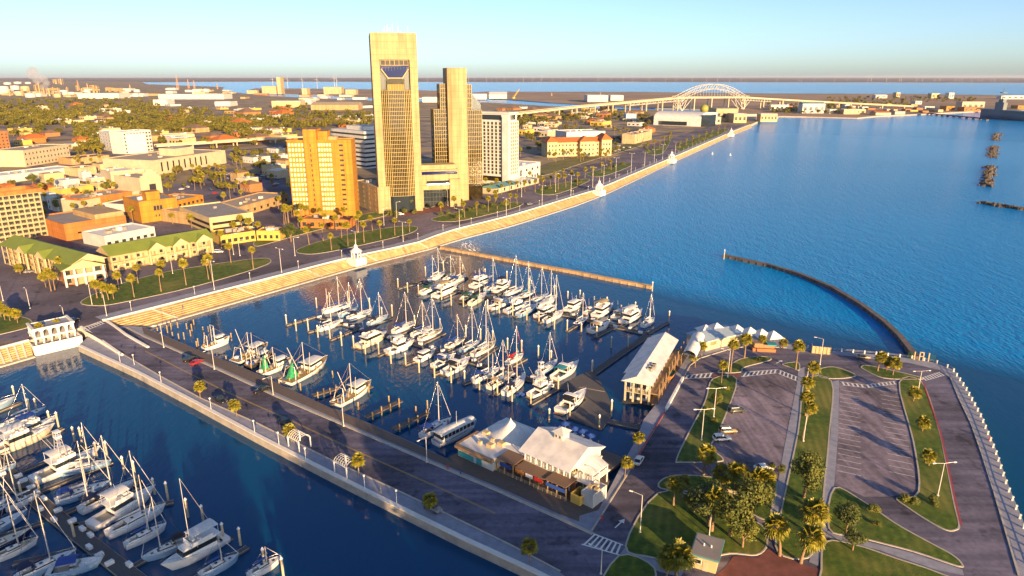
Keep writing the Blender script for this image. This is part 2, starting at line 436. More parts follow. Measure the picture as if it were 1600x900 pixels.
# --- dry spoil land across the ship channel, north beach, far shore
M['dry_land'] = mat('dry_land', (.24, .16, .11), .95, var=.3, scale=.003, col2=(.40, .27, .17), coords='World', detail=8)
M['far_land'] = mat('far_land', (.10, .095, .10), .95, var=.35, scale=.0011, col2=(.18, .15, .14), coords='World', detail=8)
block('north_land', [(1195, 181), (1260, 182), (1340, 184), (1370, 181), (1420, 179), (1480, 176), (1560, 172), (1700, 170), (1900, 160), (1900, 147), (1600, 149), (1400, 146.5), (1200, 146), (1000, 143.5), (760, 143), (720, 146), (735, 151), (860, 160), (1000, 168), (1130, 172)], -2, 2.5, M['concrete'], M['dry_land'])
block('harbour_land', [(385, 141), (420, 146), (520, 149), (610, 154), (700, 152), (710, 147), (730, 143), (620, 140), (500, 138.5), (400, 138)], -2, 2.5, M['concrete'], M['dry_land'])
far = [P(2300, 130.5, 1)[:2], P(1600, 129.5, 1)[:2], P(1300, 128.8, 1)[:2], P(1000, 128.2, 1)[:2], P(800, 128.5, 1)[:2], P(600, 128, 1)[:2], P(430, 127.6, 1)[:2], P(250, 128.5, 1)[:2], (-9000, 14000), (-40000, 30000), (-40000, 60000), (60000, 60000), (60000, 12000)]
block('far_land', far, -2, 6, M['far_land'], world=True)

# --- headland and pier base (one raised slab of concrete)
PIER_OUT = [(122, 541), (212, 582), (300, 628), (400, 682), (487, 727), (620, 794), (720, 843), (830, 894), (960, 960), (1100, 1030)]
BOARD_IN = [(160, 505), (222, 511), (250, 521), (313, 548), (377, 573), (443, 603), (516, 637), (572, 659), (677, 706), (720, 728), (800, 763), (880, 800), (935, 797)]
SHORE = [(966, 737), (992, 690), (1006, 655), (1034, 620), (1062, 570), (1080, 548), (1092, 524), (1110, 516), (1150, 514), (1215, 522), (1245, 543), (1285, 547), (1360, 553), (1425, 560), (1462, 567), (1490, 578), (1512, 610), (1535, 652), (1560, 712), (1577, 762), (1603, 825), (1632, 900), (1690, 1030)]
slab = [p[:2] for p in poly(PIER_OUT, PZ)] + [(40, 30), (75, 30)] + [p[:2] for p in poly(SHORE, PZ)][::-1] + [p[:2] for p in poly(BOARD_IN, PZ)][::-1]
b = MB(); b.prism(slab, -2, PZ, 0, 1); kind(b.build('pier_ground', [M['concrete'], M['walk']]))
z1 = PZ + .02
# pier road, boardwalk
KERB_B = [(196, 512), (225, 527), (280, 551), (335, 576), (400, 606), (430, 620), (540, 667), (667, 722), (780, 770), (875, 813), (925, 836)]
KERB_A = [(140, 523), (190, 553), (250, 588), (312, 622), (400, 661), (520, 721), (605, 760), (675, 793), (800, 854), (875, 894)]
sheet('pier_road', KERB_B + [(960, 900), (900, 915)] + KERB_A[::-1], z1 - .012, M['asphalt'])
bw = MB(); ka = poly([(225, 522), (280, 547), (335, 571), (400, 600), (443, 619), (540, 661), (667, 715), (780, 762), (875, 804), (905, 815)], PZ); kb = poly([(222, 512), (250, 522), (313, 549), (377, 574), (443, 604), (516, 638), (572, 660), (677, 707), (800, 764), (905, 805)], PZ)
bw.strip([(p[0], p[1], PZ + .1) for p in resample(ka, 40)], [(p[0], p[1], PZ + .1) for p in resample(kb, 40)])
M['plank_pier'] = M['plank']
kind(bw.build('boardwalk', M['plank']))
def kerb_line(pts, z, w=.4, h=.16, m='kerb', name='kerb'):
    p = [(q[0], q[1]) for q in pts]; o = offset_line(p, w); b = MB()
    a0 = [(x, y, z - .1) for x, y in p]; a1 = [(x, y, z + h) for x, y in p]; c1 = [(x, y, z + h) for x, y in o]; c0 = [(x, y, z - .1) for x, y in o]
    b.strip(a0, a1); b.strip(a1, c1); b.strip(c1, c0)
    return kind(b.build(name, M[m]))
kerb_line(poly(KERB_B, PZ), PZ, .8, .16)
kerb_line(poly(KERB_A, PZ), PZ, .35, .15)
kerb_line(poly(PIER_OUT, PZ), PZ, 1.1, .22, 'cap')
# centre lines of the pier road
ca = resample(poly(KERB_A, PZ), 60); cb = resample(poly(KERB_B, PZ), 60)
mid = [tuple((a[i] + b_[i]) / 2 for i in (0, 1)) for a, b_ in zip(ca, cb)]
def line_mark(pts, z, w, m, dash=None, name='road_marking'):
    b = MB(); acc = 0
    for a, c in zip(pts, pts[1:]):
        if dash is None or (acc % sum(dash)) < dash[0]:
            q = offset_line([a, c], w / 2); r = offset_line([a, c], -w / 2)
            b.add([(*r[0], z), (*r[1], z), (*q[1], z), (*q[0], z)], [(0, 1, 2, 3)])
        acc += d2(a, c)
    return kind(b.build(name, m))
line_mark(offset_line(mid, .15)[4:54], z1 + .006, .12, M['paint_yellow']); line_mark(offset_line(mid, -.15)[4:54], z1 + .006, .12, M['paint_yellow'])
def zebra(a, b_, c, d, n, z, name='crosswalk'):
    """ladder crossing over quad a-b (one edge) and d-c (other edge), px"""
    A, B, C, D = (P(*q, z) for q in (a, b_, c, d)); m_ = MB()
    def L(p, q, t): return tuple(p[i] + (q[i] - p[i]) * t for i in (0, 1)) + (z,)
    for i in range(n):
        t0, t1 = (i + .22) / n, (i + .62) / n
        m_.add([L(A, B, t0), L(A, B, t1), L(D, C, t1), L(D, C, t0)], [(0, 1, 2, 3)])
    for p, q, r, s_ in ((A, B, D, C), (D, C, A, B)):
        m_.add([(p[0], p[1], z + .004), (q[0], q[1], z + .004), (*L(q, s_, .09)[:2], z + .004), (*L(p, r, .09)[:2], z + .004)], [(0, 1, 2, 3)])
    return kind(m_.build(name, M['paint_white']))
# --- headland roads and lots
sheet('headland_road', [(925, 832), (982, 741), (1003, 705), (1040, 645), (1067, 594), (1079, 572), (1094, 561), (1140, 547), (1176, 541), (1230, 545), (1290, 552), (1420, 567), (1468, 578), (1484, 590), (1497, 622), (1517, 664), (1534, 713), (1552, 770), (1572, 838), (1590, 900), (1640, 1030), (1010, 1030), (900, 915)], z1, M['asphalt'])
sheet('parking_lot', [(1160, 590), (1200, 582), (1245, 594), (1228, 680), (1222, 740), (1110, 740), (1095, 728), (1114, 700)], z1 + .006, M['lot'])
sheet('parking_lot', [(1311, 598), (1350, 592), (1402, 598), (1424, 690), (1432, 768), (1390, 776), (1350, 776), (1305, 754)], z1 + .006, M['lot'])
lz = PZ + .02
LAWNS = [
 [(1056, 718), (1076, 675), (1101, 627), (1113, 592), (1152, 593), (1126, 670), (1112, 698), (1130, 716), (1122, 722), (1066, 723)],
 [(1121, 582), (1140, 570), (1160, 560), (1196, 557), (1204, 563), (1164, 574), (1157, 582)],
 [(1258, 594), (1300, 596), (1297, 675), (1290, 750), (1282, 825), (1264, 872), (1214, 862), (1218, 806), (1246, 675)],
 [(1404, 598), (1440, 596), (1466, 665), (1478, 716), (1492, 786), (1500, 820), (1494, 829), (1478, 829), (1450, 815), (1418, 794), (1400, 778), (1434, 768), (1426, 690)],
 [(1282, 576), (1307, 574), (1338, 587), (1310, 592), (1280, 589)],
 [(1222, 569), (1247, 566), (1249, 579), (1234, 574)],
 [(1345, 573), (1362, 572), (1440, 590), (1425, 593), (1380, 591), (1352, 579)],
 [(1303, 762), (1350, 784), (1400, 818), (1450, 846), (1487, 866), (1503, 880), (1498, 886), (1425, 862), (1340, 840), (1294, 826)],
 [(1290, 846), (1340, 852), (1400, 872), (1470, 896), (1560, 940), (1500, 1010), (1290, 960), (1282, 890)],
 [(1028, 770), (1100, 780), (1140, 800), (1190, 820), (1200, 850), (1183, 868), (1140, 866), (1088, 880), (1070, 890), (1022, 873), (976, 853)],
 [(1036, 748), (1070, 742), (1150, 748), (1212, 745), (1206, 800), (1198, 814), (1150, 792), (1098, 772), (1032, 764)],
 [(966, 868), (1024, 888), (1012, 940), (985, 980), (925, 950)],
]
for L in LAWNS: lawn('lawn', L, lz)
wz = PZ + .06
sheet('footpath', [(1247, 577), (1257, 573), (1257, 592), (1246, 675), (1217, 806), (1206, 802), (1230, 675), (1246, 595)], wz, M['walk'])
sheet('footpath', [(1301, 596), (1311, 594), (1310, 675), (1304, 752), (1293, 826), (1278, 884), (1264, 878), (1284, 800), (1298, 675)], wz, M['walk'])
sheet('footpath', [(1340, 842), (1425, 864), (1504, 890), (1506, 899), (1462, 890), (1375, 860), (1290, 838), (1293, 829)], wz, M['walk'])
sheet('brick_paving', [(1116, 584), (1157, 584), (1153, 592), (1112, 591)], wz, M['brick_red'])
sheet('brick_paving', [(1110, 905), (1132, 888), (1146, 869), (1184, 871), (1203, 856), (1214, 866), (1262, 884), (1300, 894), (1290, 990), (1080, 990)], wz, M['brick_red'])
sheet('sidewalk', [(967, 868), (976, 856), (1068, 892), (1064, 902), (1030, 893)], wz, M['walk'])
kerb_line(poly([(925, 830), (982, 740), (1003, 704), (1040, 644), (1067, 593), (1079, 571), (1094, 560), (1140, 546), (1176, 540), (1230, 544)], PZ), PZ, .3, .16, 'kerb')
kerb_line(poly([(985, 735), (1003, 704), (1040, 644)], PZ), PZ + .01, .32, .17, 'paint_red', 'painted_kerb')
kerb_line(poly([(1500, 821), (1492, 787), (1478, 720), (1468, 675), (1441, 597)], PZ)[::-1], PZ + .01, .32, .17, 'paint_red', 'painted_kerb')
kerb_line(poly([(1484, 590), (1497, 622), (1517, 664), (1534, 713), (1552, 770), (1572, 838), (1590, 900)], PZ), PZ, .35, .16)
zz = z1 + .02
zebra((928, 833), (974, 851), (968, 868), (908, 851), 7, zz)
zebra((1072, 586), (1116, 582), (1112, 590), (1068, 592), 6, zz)
zebra((1164, 581), (1216, 577), (1214, 583), (1158, 589), 8, zz); zebra((1218, 578), (1247, 589), (1246, 596), (1216, 584), 5, zz)
zebra((1313, 596), (1350, 601), (1353, 606), (1317, 602), 5, zz); zebra((1352, 601), (1399, 595), (1402, 600), (1356, 606), 8, zz)
zebra((1440, 590), (1468, 581), (1478, 586), (1446, 595), 8, zz)
# parking stalls
def stalls(a, b_, n, L, z, side):
    A, B = P(*a, z), P(*b_, z); ang = math.atan2(B[1] - A[1], B[0] - A[0]); b = MB()
    nx, ny = -math.sin(ang) * side, math.cos(ang) * side
    for i in range(n):
        t = (i + .5) / n; x, y = A[0] + (B[0] - A[0]) * t, A[1] + (B[1] - A[1]) * t
        b.box((x + nx * L / 2, y + ny * L / 2, z), (.12, L, .004), math.atan2(ny, nx) - math.pi / 2)
    return kind(b.build('road_marking', M['paint_white']))
stalls((1158, 596), (1116, 694), 15, 5.2, z1 + .012, -1); stalls((1242, 600), (1222, 720), 16, 5.2, z1 + .012, 1)
stalls((1313, 606), (1308, 740), 18, 5.2, z1 + .012, 1); stalls((1404, 606), (1430, 750), 18, 5.2, z1 + .012, -1)
def arrow(u, v, rz, z, sc=1.0):
    b = MB(); b.box((0, 0, 0), (.3 * sc, 2.6 * sc, .004)); b.add([(-.7 * sc, 1.2 * sc, .004), (.7 * sc, 1.2 * sc, .004), (0, 2.6 * sc, .004)], [(0, 1, 2)])
    return kind(b.build('road_arrow', M['paint_white'], None, P(u, v, z), rz))
arrow(966, 820, R(-40), zz, 1.0); arrow(1216, 566, R(-50), zz); arrow(167, 517, R(150), zz)
# --- seawall promenade, boulevard, medians in the city
prom = offset_line([p[:2] for p in topL], 1.2); prom2 = offset_line([p[:2] for p in topL], 7.5)
b = MB(); b.strip([(*p, CZ + .16) for p in prom], [(*p, CZ + .16) for p in prom2]); b.strip([(*p, CZ + .16) for p in prom2], [(*p, CZ - .1) for p in prom2])
kind(b.build('promenade', M['walk']))
r1 = offset_line([p[:2] for p in topL], 7.6); r2 = offset_line([p[:2] for p in topL], 62)
b = MB(); b.strip([(*p, CZ + .03) for p in r1], [(*p, CZ + .03) for p in r2]); kind(b.build('boulevard', M['street']))
line_mark(offset_line([p[:2] for p in topL], 13)[6:], CZ + .05, .18, M['paint_white'], (6, 8))
lawn('median_lawn', [(125, 473), (155, 456), (200, 440), (275, 422), (400, 404), (424, 408), (400, 420), (300, 449), (200, 471), (155, 478)], CZ + .03)
lawn('median_lawn', [(463, 391), (500, 377), (550, 365), (620, 354), (652, 355), (640, 365), (575, 381), (507, 395), (475, 397)], CZ + .03)
lawn('median_lawn', [(674, 342), (700, 335), (747, 323), (800, 316), (818, 318), (800, 326), (740, 341), (712, 346), (684, 346)], CZ + .03)
lawn('median_lawn', [(836, 299), (850, 292), (910, 280), (920, 283), (875, 302), (845, 304)], CZ + .03)
lawn('median_lawn', [(915, 272), (930, 267), (975, 255), (986, 259), (940, 276)], CZ + .03)
lawn('median_lawn', [(1010, 240), (1036, 228), (1044, 214), (1050, 213), (1044, 228), (1032, 241)], CZ + .03)
lawn('median_lawn', [(1057, 232), (1070, 222), (1125, 202), (1137, 204), (1075, 234)], CZ + .03)
lawn('corner_lawn', [(-60, 520), (-50, 488), (34, 495), (52, 506), (44, 512), (0, 523), (-40, 532)], CZ + .03)
lawn('verge', [(402, 385), (450, 372), (520, 354), (600, 338), (596, 330), (520, 345), (440, 362), (400, 376)], CZ + .03)
lawn('verge', [(672, 325), (735, 300), (800, 290), (840, 280), (830, 274), (740, 288), (672, 315)], CZ + .03, 'grass_dry')
lawn('park_lawn', [(845, 275), (920, 252), (1000, 228), (990, 222), (900, 244), (845, 258)], CZ + .03, 'grass_dry')
sheet('forecourt', [(630, 338), (690, 330), (720, 312), (690, 306), (655, 318), (600, 330)], CZ + .05, M['brick_red'])
sheet('street', [(-150, 532), (-150, 440), (0, 418), (110, 455), (180, 440), (170, 498), (128, 511), (40, 533)], CZ + .008, M['street'])
sheet('street', [(-60, 340), (240, 292), (450, 262), (560, 318), (470, 362), (390, 392), (170, 440), (100, 460), (-60, 424)], CZ + .004, M['street'])
sheet('street', [(560, 330), (660, 322), (740, 300), (845, 272), (838, 262), (740, 285), (640, 312), (560, 320)], CZ + .004, M['street'])
# streets running inland, and side streets
gd = Vector((top[6][0] - top[1][0], top[6][1] - top[1][1])).normalized(); gn = Vector((-gd.y, gd.x))
g0 = Vector(P(420, 395, CZ)[:2])
def inland(a, back):
    """move a start point inland until it lies `back` metres behind the seawall top"""
    for m_ in range(60):
        p = a + gn * (m_ * 8); i_ = min(range(len(topL)), key=lambda j: d2(topL[j], p))
        if (p - Vector(topL[i_][:2])).dot(gn) > back: return p
    return p
for k in range(-6, 11):
    a = inland(g0 + gd * (k * 98.0 - 20) - gn * 10, 12); wd = 7 if k % 3 else 9
    q = [a + gd * wd, a - gd * wd, a - gd * wd + gn * 1400, a + gd * wd + gn * 1400]
    sheet('street', [tuple(p) for p in q], CZ + .015, M['street'], True)
for k in range(1, 9):
    a = g0 + gn * (40 + k * 110)
    q = [a - gd * 900 - gn * 7, a + gd * 900 - gn * 7, a + gd * 900 + gn * 7, a - gd * 900 + gn * 7]
    sheet('street', [tuple(p) for p in q], CZ + .022, M['street'], True)
# ---------------------------------------------------------------- seawall, pavilions, breakwaters
def seawall(tp, bt, label, n=7, div=22):
    t = thing('seawall', (0, 0, 0), 0, label, 'seawall')
    a = resample(tp, 70); c = resample(bt, 70)
    b = MB()
    for k in range(n):
        f0, f1 = k / n, (k + 1) / n
        def ln(f, fz): return [tuple(p[i] + (q[i] - p[i]) * f for i in (0, 1)) + (CZ - (CZ - .5) * fz,) for p, q in zip(a, c)]
        lo0, lo1 = ln(f0, (k + 1) / n), ln(f1, (k + 1) / n)
        b.strip(ln(f0, k / n), lo0); b.strip(lo0, lo1)
    lo = [(p[0], p[1], .5) for p in c]
    b.build('steps', M['step'], t)
    b = MB(); o = offset_line([p[:2] for p in lo], -1.6)
    b.strip(lo, [(*p, .5) for p in o]); b.strip([(*p, .5) for p in o], [(*p, -1.5) for p in o])
    b.build('toe', M['kerb'], t)
    b = MB(); i_ = offset_line([p[:2] for p in a], 1.1); z0, z1 = CZ - .2, CZ + .55
    A0 = [(p[0], p[1], z0) for p in a]; A1 = [(p[0], p[1], z1) for p in a]; B1 = [(*p, z1) for p in i_]; B0 = [(*p, z0) for p in i_]
    b.strip(A0, A1); b.strip(A1, B1); b.strip(B1, B0)
    b.build('parapet', M['cap'], t)
    # flush stair flights that divide the steps
    for k in range(1, 69, 2):
        p, q = a[k], c[k]; L = d2(p, q); ang = math.atan2(q[1] - p[1], q[0] - p[0]); b = MB()
        ca, sa = math.cos(ang), math.sin(ang)
        vs = []
        for s_ in (-.3, .3):
            for (pt, dz) in ((p, .12), (q, .12), (q, -.6), (p, -.6)):
                zz_ = (CZ if pt is p else .5) + dz
                vs.append((pt[0] - sa * s_, pt[1] + ca * s_, zz_))
        b.add(vs, [(0, 1, 2, 3), (7, 6, 5, 4), (0, 4, 5, 1), (1, 5, 6, 2)])
        b.build('divider', M['kerb'], t)
    return t
seawall(top, bot, 'long tan stepped concrete seawall with white parapet along the boulevard')
seawall(poly([(-500, 675), (-200, 596), (0, 545), (46, 533)], CZ), poly([(-450, 700), (-180, 622), (0, 571), (52, 556)], .3), 'short stretch of stepped seawall before the white arched terrace')
# kerb walls of the ramp down to the pier
def wall_line(pts, z0, z1a, z1b, w, name, label, m='cap'):
    p = [q[:2] for q in pts]; o = offset_line(p, w); n = len(p) - 1; b = MB()
    zt = [z1a + (z1b - z1a) * i / n for i in range(n + 1)]
    A0 = [(*q, z0) for q in p]; A1 = [(*q, z) for q, z in zip(p, zt)]; B1 = [(*q, z) for q, z in zip(o, zt)]; B0 = [(*q, z0) for q in o]
    b.strip(A0, A1); b.strip(A1, B1); b.strip(B1, B0)
    b.add([A0[0], A1[0], B1[0], B0[0]], [(0, 1, 2, 3)]); b.add([A0[-1], A1[-1], B1[-1], B0[-1]], [(3, 2, 1, 0)])
    return tag(b.build(name, M[m]), label, 'wall')
wall_line(poly([(125, 514), (150, 528), (188, 551)], 3.2), 1.9, 4.3, 2.6, .8, 'ramp_wall', 'white ramp wall from the terrace down to the pier footpath')
wall_line(poly([(162, 503), (195, 524), (229, 540)], 3.0), 1.9, 4.4, 2.6, .8, 'ramp_wall', 'white ramp wall between pier road and the flooded boat slip')
b = MB(); A = poly([(130, 516), (162, 503)], CZ); Bq = poly([(212, 560), (236, 540)], PZ + .04)
b.add([(A[0][0], A[0][1], CZ + .04), (Bq[0][0], Bq[0][1], PZ + .04), (Bq[1][0], Bq[1][1], PZ + .04), (A[1][0], A[1][1], CZ + .04)], [(0, 1, 2, 3)])
kind(b.build('ramp_road', M['asphalt']))
zebra((126, 513), (158, 501), (164, 505), (132, 518), 8, CZ + .06)

def arch_panel(b, x0, x1, y, z0, z1, m, n, t=.35, horizontal='x'):
    """wall with n round arched openings between x0 and x1, thickness t towards +y (or x/y swapped)"""
    w = (x1 - x0) / n; seg = 8
    def pt(x, yy, z): return (x, yy, z) if horizontal == 'x' else (yy, x, z)
    for i in range(n):
        a, c = x0 + i * w, x0 + (i + 1) * w; pw = w * .16; r = w / 2 - pw; zc = z0 + (z1 - z0) * .86 - r; xc = (a + c) / 2
        for yy in (y, y + t):
            b.add([pt(a, yy, z0), pt(a + pw, yy, z0), pt(a + pw, yy, z1), pt(a, yy, z1)], [(0, 1, 2, 3)], m)
            b.add([pt(c - pw, yy, z0), pt(c, yy, z0), pt(c, yy, z1), pt(c - pw, yy, z1)], [(0, 1, 2, 3)], m)
            arc = [(xc - r * math.cos(math.pi * k / seg), zc + r * math.sin(math.pi * k / seg)) for k in range(seg + 1)]
            for k in range(seg):
                p, q = arc[k], arc[k + 1]
                b.add([pt(p[0], yy, p[1]), pt(q[0], yy, q[1]), pt(q[0], yy, z1), pt(p[0], yy, z1)], [(0, 1, 2, 3)], m)
        arc = [(a + pw, z0)] + [(xc - r * math.cos(math.pi * k / seg), zc + r * math.sin(math.pi * k / seg)) for k in range(seg + 1)] + [(c - pw, z0)]
        for p, q in zip(arc, arc[1:]):
            b.add([pt(p[0], y, p[1]), pt(p[0], y + t, p[1]), pt(q[0], y + t, q[1]), pt(q[0], y, q[1])], [(0, 1, 2, 3)], m)
    b.add([pt(x0, y, z1), pt(x1, y, z1), pt(x1, y + t, z1), pt(x0, y + t, z1)], [(0, 1, 2, 3)], m)

# white arched terrace over the water
A = P(57, 553, .5); B = P(126, 537, .5); ang = math.atan2(B[1] - A[1], B[0] - A[0]); Lx = d2(A, B)
t = thing('arched_terrace', (A[0], A[1], 0), ang, 'white two level terrace building with round arches at the pier entrance', 'terrace')
D = 11.0
b = MB(); b.box((Lx / 2, D / 2, -1.5), (Lx + 1.2, D + 1.6, 4.1)); b.box((Lx / 2, -.65, 2.6), (Lx + 1.4, .3, 1.0)); b.box((-.55, D / 2 - .5, 2.6), (.3, D, 1.0)); b.box((Lx + .55, D / 2 - .5, 2.6), (.3, D, 1.0)); b.build('base', M['white_wall'], t)
b = MB(); arch_panel(b, .6, Lx - .6, 1.8, 5.6, 8.4, 0, 5); arch_panel(b, 1.8, D - .2, .6, 5.6, 8.4, 0, 4, .35, 'y'); arch_panel(b, 1.8, D - .2, Lx - .95, 5.6, 8.4, 0, 4, .35, 'y')
b.box((Lx / 2, D / 2 + .8, 5.1), (Lx - .8, D - 1.4, .5)); b.box((Lx / 2, 1.6, 8.4), (Lx - .6, .8, .5)); b.box((.75, D / 2 + .8, 8.4), (.8, D - 2, .5)); b.box((Lx - .75, D / 2 + .8, 8.4), (.8, D - 2, .5))
for i in range(6): b.box((.8 + i * (Lx - 1.6) / 5, 2.0, 2.6), (.45, .45, 2.6))
b.box((Lx / 2, D - .6, 2.6), (Lx - 1.2, .3, 6.0)); b.build('arcade', M['white_wall'], t)
b = MB(); b.box((Lx / 2, D / 2 + 1, 8.25), (Lx - 2, D - 2.5, .1)); b.build('roof', M['walk'], t)
for i in range(5):
    b = MB(); b.cyl((1.6 + i * (Lx - 3.2) / 4, .4, 3.3), .55, .06, 10); b.tube((1.6 + i * (Lx - 3.2) / 4, .4, 2.6), (1.6 + i * (Lx - 3.2) / 4, .4, 3.3), .06); b.build('table', M['dark'], t)
# seawall pavilions
def pavilion(u, v, sc, label):
    p = P(u, v, CZ)
    t = thing('seawall_pavilion', p, math.atan2(gd.y, gd.x), label, 'pavilion', 'white pavilions on the seawall'); t.scale = (sc,) * 3
    b = MB(); b.box((0, 0, -2.5), (6.4, 6.4, 3.1)); b.box((0, 0, .6), (5.4, 5.4, .3)); b.build('base', M['white_wall'], t)
    b = MB()
    for i in range(8):
        a = math.pi / 4 * i + math.pi / 8; b.cyl((2.1 * math.cos(a), 2.1 * math.sin(a), .9), .28, 2.7, 8)
    b.build('colonnade', M['white_wall'], t)
    b = MB(); b.cyl((0, 0, 3.6), 2.75, .55, 8); b.cyl((0, 0, 4.15), 2.5, 1.3, 8, 0, None, .9); b.build('roof', M['white_wall'], t)
    b = MB(); b.cyl((0, 0, 5.45), .8, .9, 8); b.cyl((0, 0, 6.35), .95, .9, 8, 0, None, .05); b.tube((0, 0, 7.1), (0, 0, 9.2), .07); b.build('lantern', M['white_wall'], t)
pavilion(557, 405, 1.1, 'white octagonal pavilion on the seawall below the orange hotel')
pavilion(936, 299, 1.25, 'white octagonal pavilion on the seawall beyond the white hotel')
pavilion(1049, 250, 1.3, 'white octagonal pavilion on the seawall before the bushy median')
pavilion(1142, 210, 1.3, 'white octagonal pavilion at the far end of the seawall')
# breakwaters
def breakwater(pts, w, h, m, label, name='breakwater'):
    p = [q[:2] for q in poly(pts, 0)]; a = offset_line(p, w / 2); c = offset_line(p, -w / 2); t = thing(name, (0, 0, 0), 0, label, 'breakwater')
    b = MB(); b.strip([(*q, -1.5) for q in c], [(*q, h) for q in c]); b.strip([(*q, h) for q in c], [(*q, h) for q in a]); b.strip([(*q, h) for q in a], [(*q, -1.5) for q in a])
    b.add([(*a[-1], -1.5), (*c[-1], -1.5), (*c[-1], h), (*a[-1], h)], [(3, 2, 1, 0)]); b.add([(*a[0], -1.5), (*c[0], -1.5), (*c[0], h), (*a[0], h)], [(0, 1, 2, 3)])
    b.build('wall', m, t)
    b = MB(); a2 = offset_line(p, w / 2 + .12); c2 = offset_line(p, -w / 2 - .12)
    b.strip([(*q, h) for q in c2], [(*q, h + .35) for q in c2]); b.strip([(*q, h + .35) for q in c2], [(*q, h + .35) for q in a2]); b.strip([(*q, h + .35) for q in a2], [(*q, h) for q in a2]); b.build('cap', m, t)
    b = MB()
    for x, y, ang in along(c, 4.0): b.box((x, y, -1), (.5, .5, 1 + h), ang)
    b.build('rib', m, t)
    return t
M['bw_tan'] = mat('bw_tan', (.50, .34, .18), .9, var=.3, scale=.3, coords='World')
M['bw_dark'] = mat('bw_dark', (.12, .10, .09), .9, var=.4, scale=.3, coords='World')
breakwater([(690, 389), (760, 402), (830, 415), (900, 428), (960, 440), (1018, 451)], 2.0, 1.1, M['bw_tan'], 'straight tan breakwater running out from the seawall past the marina')
JET = [(1131, 402), (1200, 417), (1250, 432), (1300, 453), (1345, 480), (1380, 506), (1405, 530), (1420, 549), (1430, 562)]
breakwater(JET, 1.8, 1.3, M['bw_dark'], 'dark curved jetty sweeping from the headland out into the bay')
def rock_groyne(pts, w, label, n):
    p = poly(pts, 0); t = None; b = MB(); rnd = random.Random(n)
    q = [x[:2] for x in p]; L = sum(d2(a, c) for a, c in zip(q, q[1:]))
    for i in range(n):
        f = rnd.random() * L; k = 0
        while k < len(q) - 2 and f > d2(q[k], q[k + 1]): f -= d2(q[k], q[k + 1]); k += 1
        f /= d2(q[k], q[k + 1]); x = q[k][0] + (q[k + 1][0] - q[k][0]) * f; y = q[k][1] + (q[k + 1][1] - q[k][1]) * f
        o = rnd.gauss(0, .4); an = math.atan2(q[k + 1][1] - q[k][1], q[k + 1][0] - q[k][0]); s_ = rnd.uniform(1.2, 2.8)
        b.box((x - math.sin(an) * o * w, y + math.cos(an) * o * w, -.8 + max(0, .9 - abs(o)) * 1.1), (s_, s_ * rnd.uniform(.6, 1), s_ * .8), rnd.random() * 3, 0, rnd.uniform(.4, .75))
    return tag(b.build('rock_groyne', M['rock']), label, 'rock groyne', None)
rock_groyne([(1542, 292), (1548, 260)], 7, 'longest of the detached rock groynes lying off in the blue bay', 240)
rock_groyne([(1550, 247), (1553, 229)], 8, 'middle one of the detached rock groynes lying off in the blue bay', 160)
rock_groyne([(1556, 220), (1558, 209)], 8, 'smallest rock groyne, in line before the moored grey ship', 110)
rock_groyne([(1531, 317), (1560, 322), (1600, 328), (1680, 340)], 4, 'low dark rock breakwater reaching in from the edge of the bay', 220)

# ---------------------------------------------------------------- docks
DOCKZ = .55
M['dock'] = mat('dock', (.10, .095, .10), .85, var=.4, scale=1.6, coords='World', stretch=(1, 8, 1, R(20)))  # planks darkened: shade over the platform is put into the colour
M['dock_edge'] = mat('dock_edge', (.33, .29, .23), .8, var=.25)
def dock(a, b_, w, parent, name='finger'):
    A, B = P(*a, DOCKZ), P(*b_, DOCKZ); L = d2(A, B); ang = math.atan2(B[1] - A[1], B[0] - A[0]); c = ((A[0] + B[0]) / 2, (A[1] + B[1]) / 2)
    m_ = MB(); m_.box((0, 0, -.5), (L, w, DOCKZ + .5)); m_.box((0, w / 2 + .04, DOCKZ - .15), (L, .08, .2), 0, 1); m_.box((0, -w / 2 - .04, DOCKZ - .15), (L, .08, .2), 0, 1)
    return m_.build(name, [M['dock'], M['dock_edge']], parent, (c[0], c[1], 0), ang)
def dock_sys(label, trunk, fingers, w=2.6, fw=1.2):
    t = thing('floating_dock', (0, 0, 0), 0, label, 'dock')
    for i, (a, b_) in enumerate(zip(trunk, trunk[1:])): dock(a, b_, w, t, 'walkway')
    for a, b_ in fingers: dock(a, b_, fw, t, 'finger')
    return t
dock_sys('long floating dock through the middle of the marina with finger piers', [(497, 494), (560, 512), (620, 529), (690, 548), (764, 574), (820, 590), (872, 604)],
 [((447, 508), (495, 494)), ((481, 519), (536, 505)), ((516, 531), (560, 513)), ((551, 543), (598, 524)), ((590, 556), (640, 534)), ((632, 570), (690, 549)), ((677, 585), (737, 563)), ((724, 600), (775, 578)), ((774, 616), (818, 590)), ((828, 632), (873, 606)),
  ((612, 496), (574, 511)), ((660, 507), (620, 524)), ((695, 520), (660, 537)), ((730, 530), (698, 547)), ((753, 536), (722, 555)), ((778, 541), (745, 565)), ((822, 560), (790, 578)), ((873, 570), (828, 590))])
dock_sys('upper floating dock near the tan breakwater with finger piers', [(660, 439), (714, 453), (777, 468), (837, 480), (881, 491), (954, 508), (1010, 521)],
 [((622, 451), (662, 439)), ((652, 460), (690, 447)), ((690, 466), (718, 454)), ((724, 477), (756, 463)), ((765, 485), (800, 472)), ((805, 495), (840, 481)), ((842, 504), (875, 490)), ((886, 517), (915, 500)), ((931, 526), (962, 510)),
  ((697, 428), (668, 441)), ((730, 433), (702, 450)), ((770, 440), (740, 459)), ((800, 446), (770, 465)), ((836, 455), (806, 473)), ((870, 466), (838, 480)), ((912, 474), (884, 490)), ((958, 482), (926, 500)), ((1002, 491), (970, 510)), ((1044, 503), (1012, 521))])
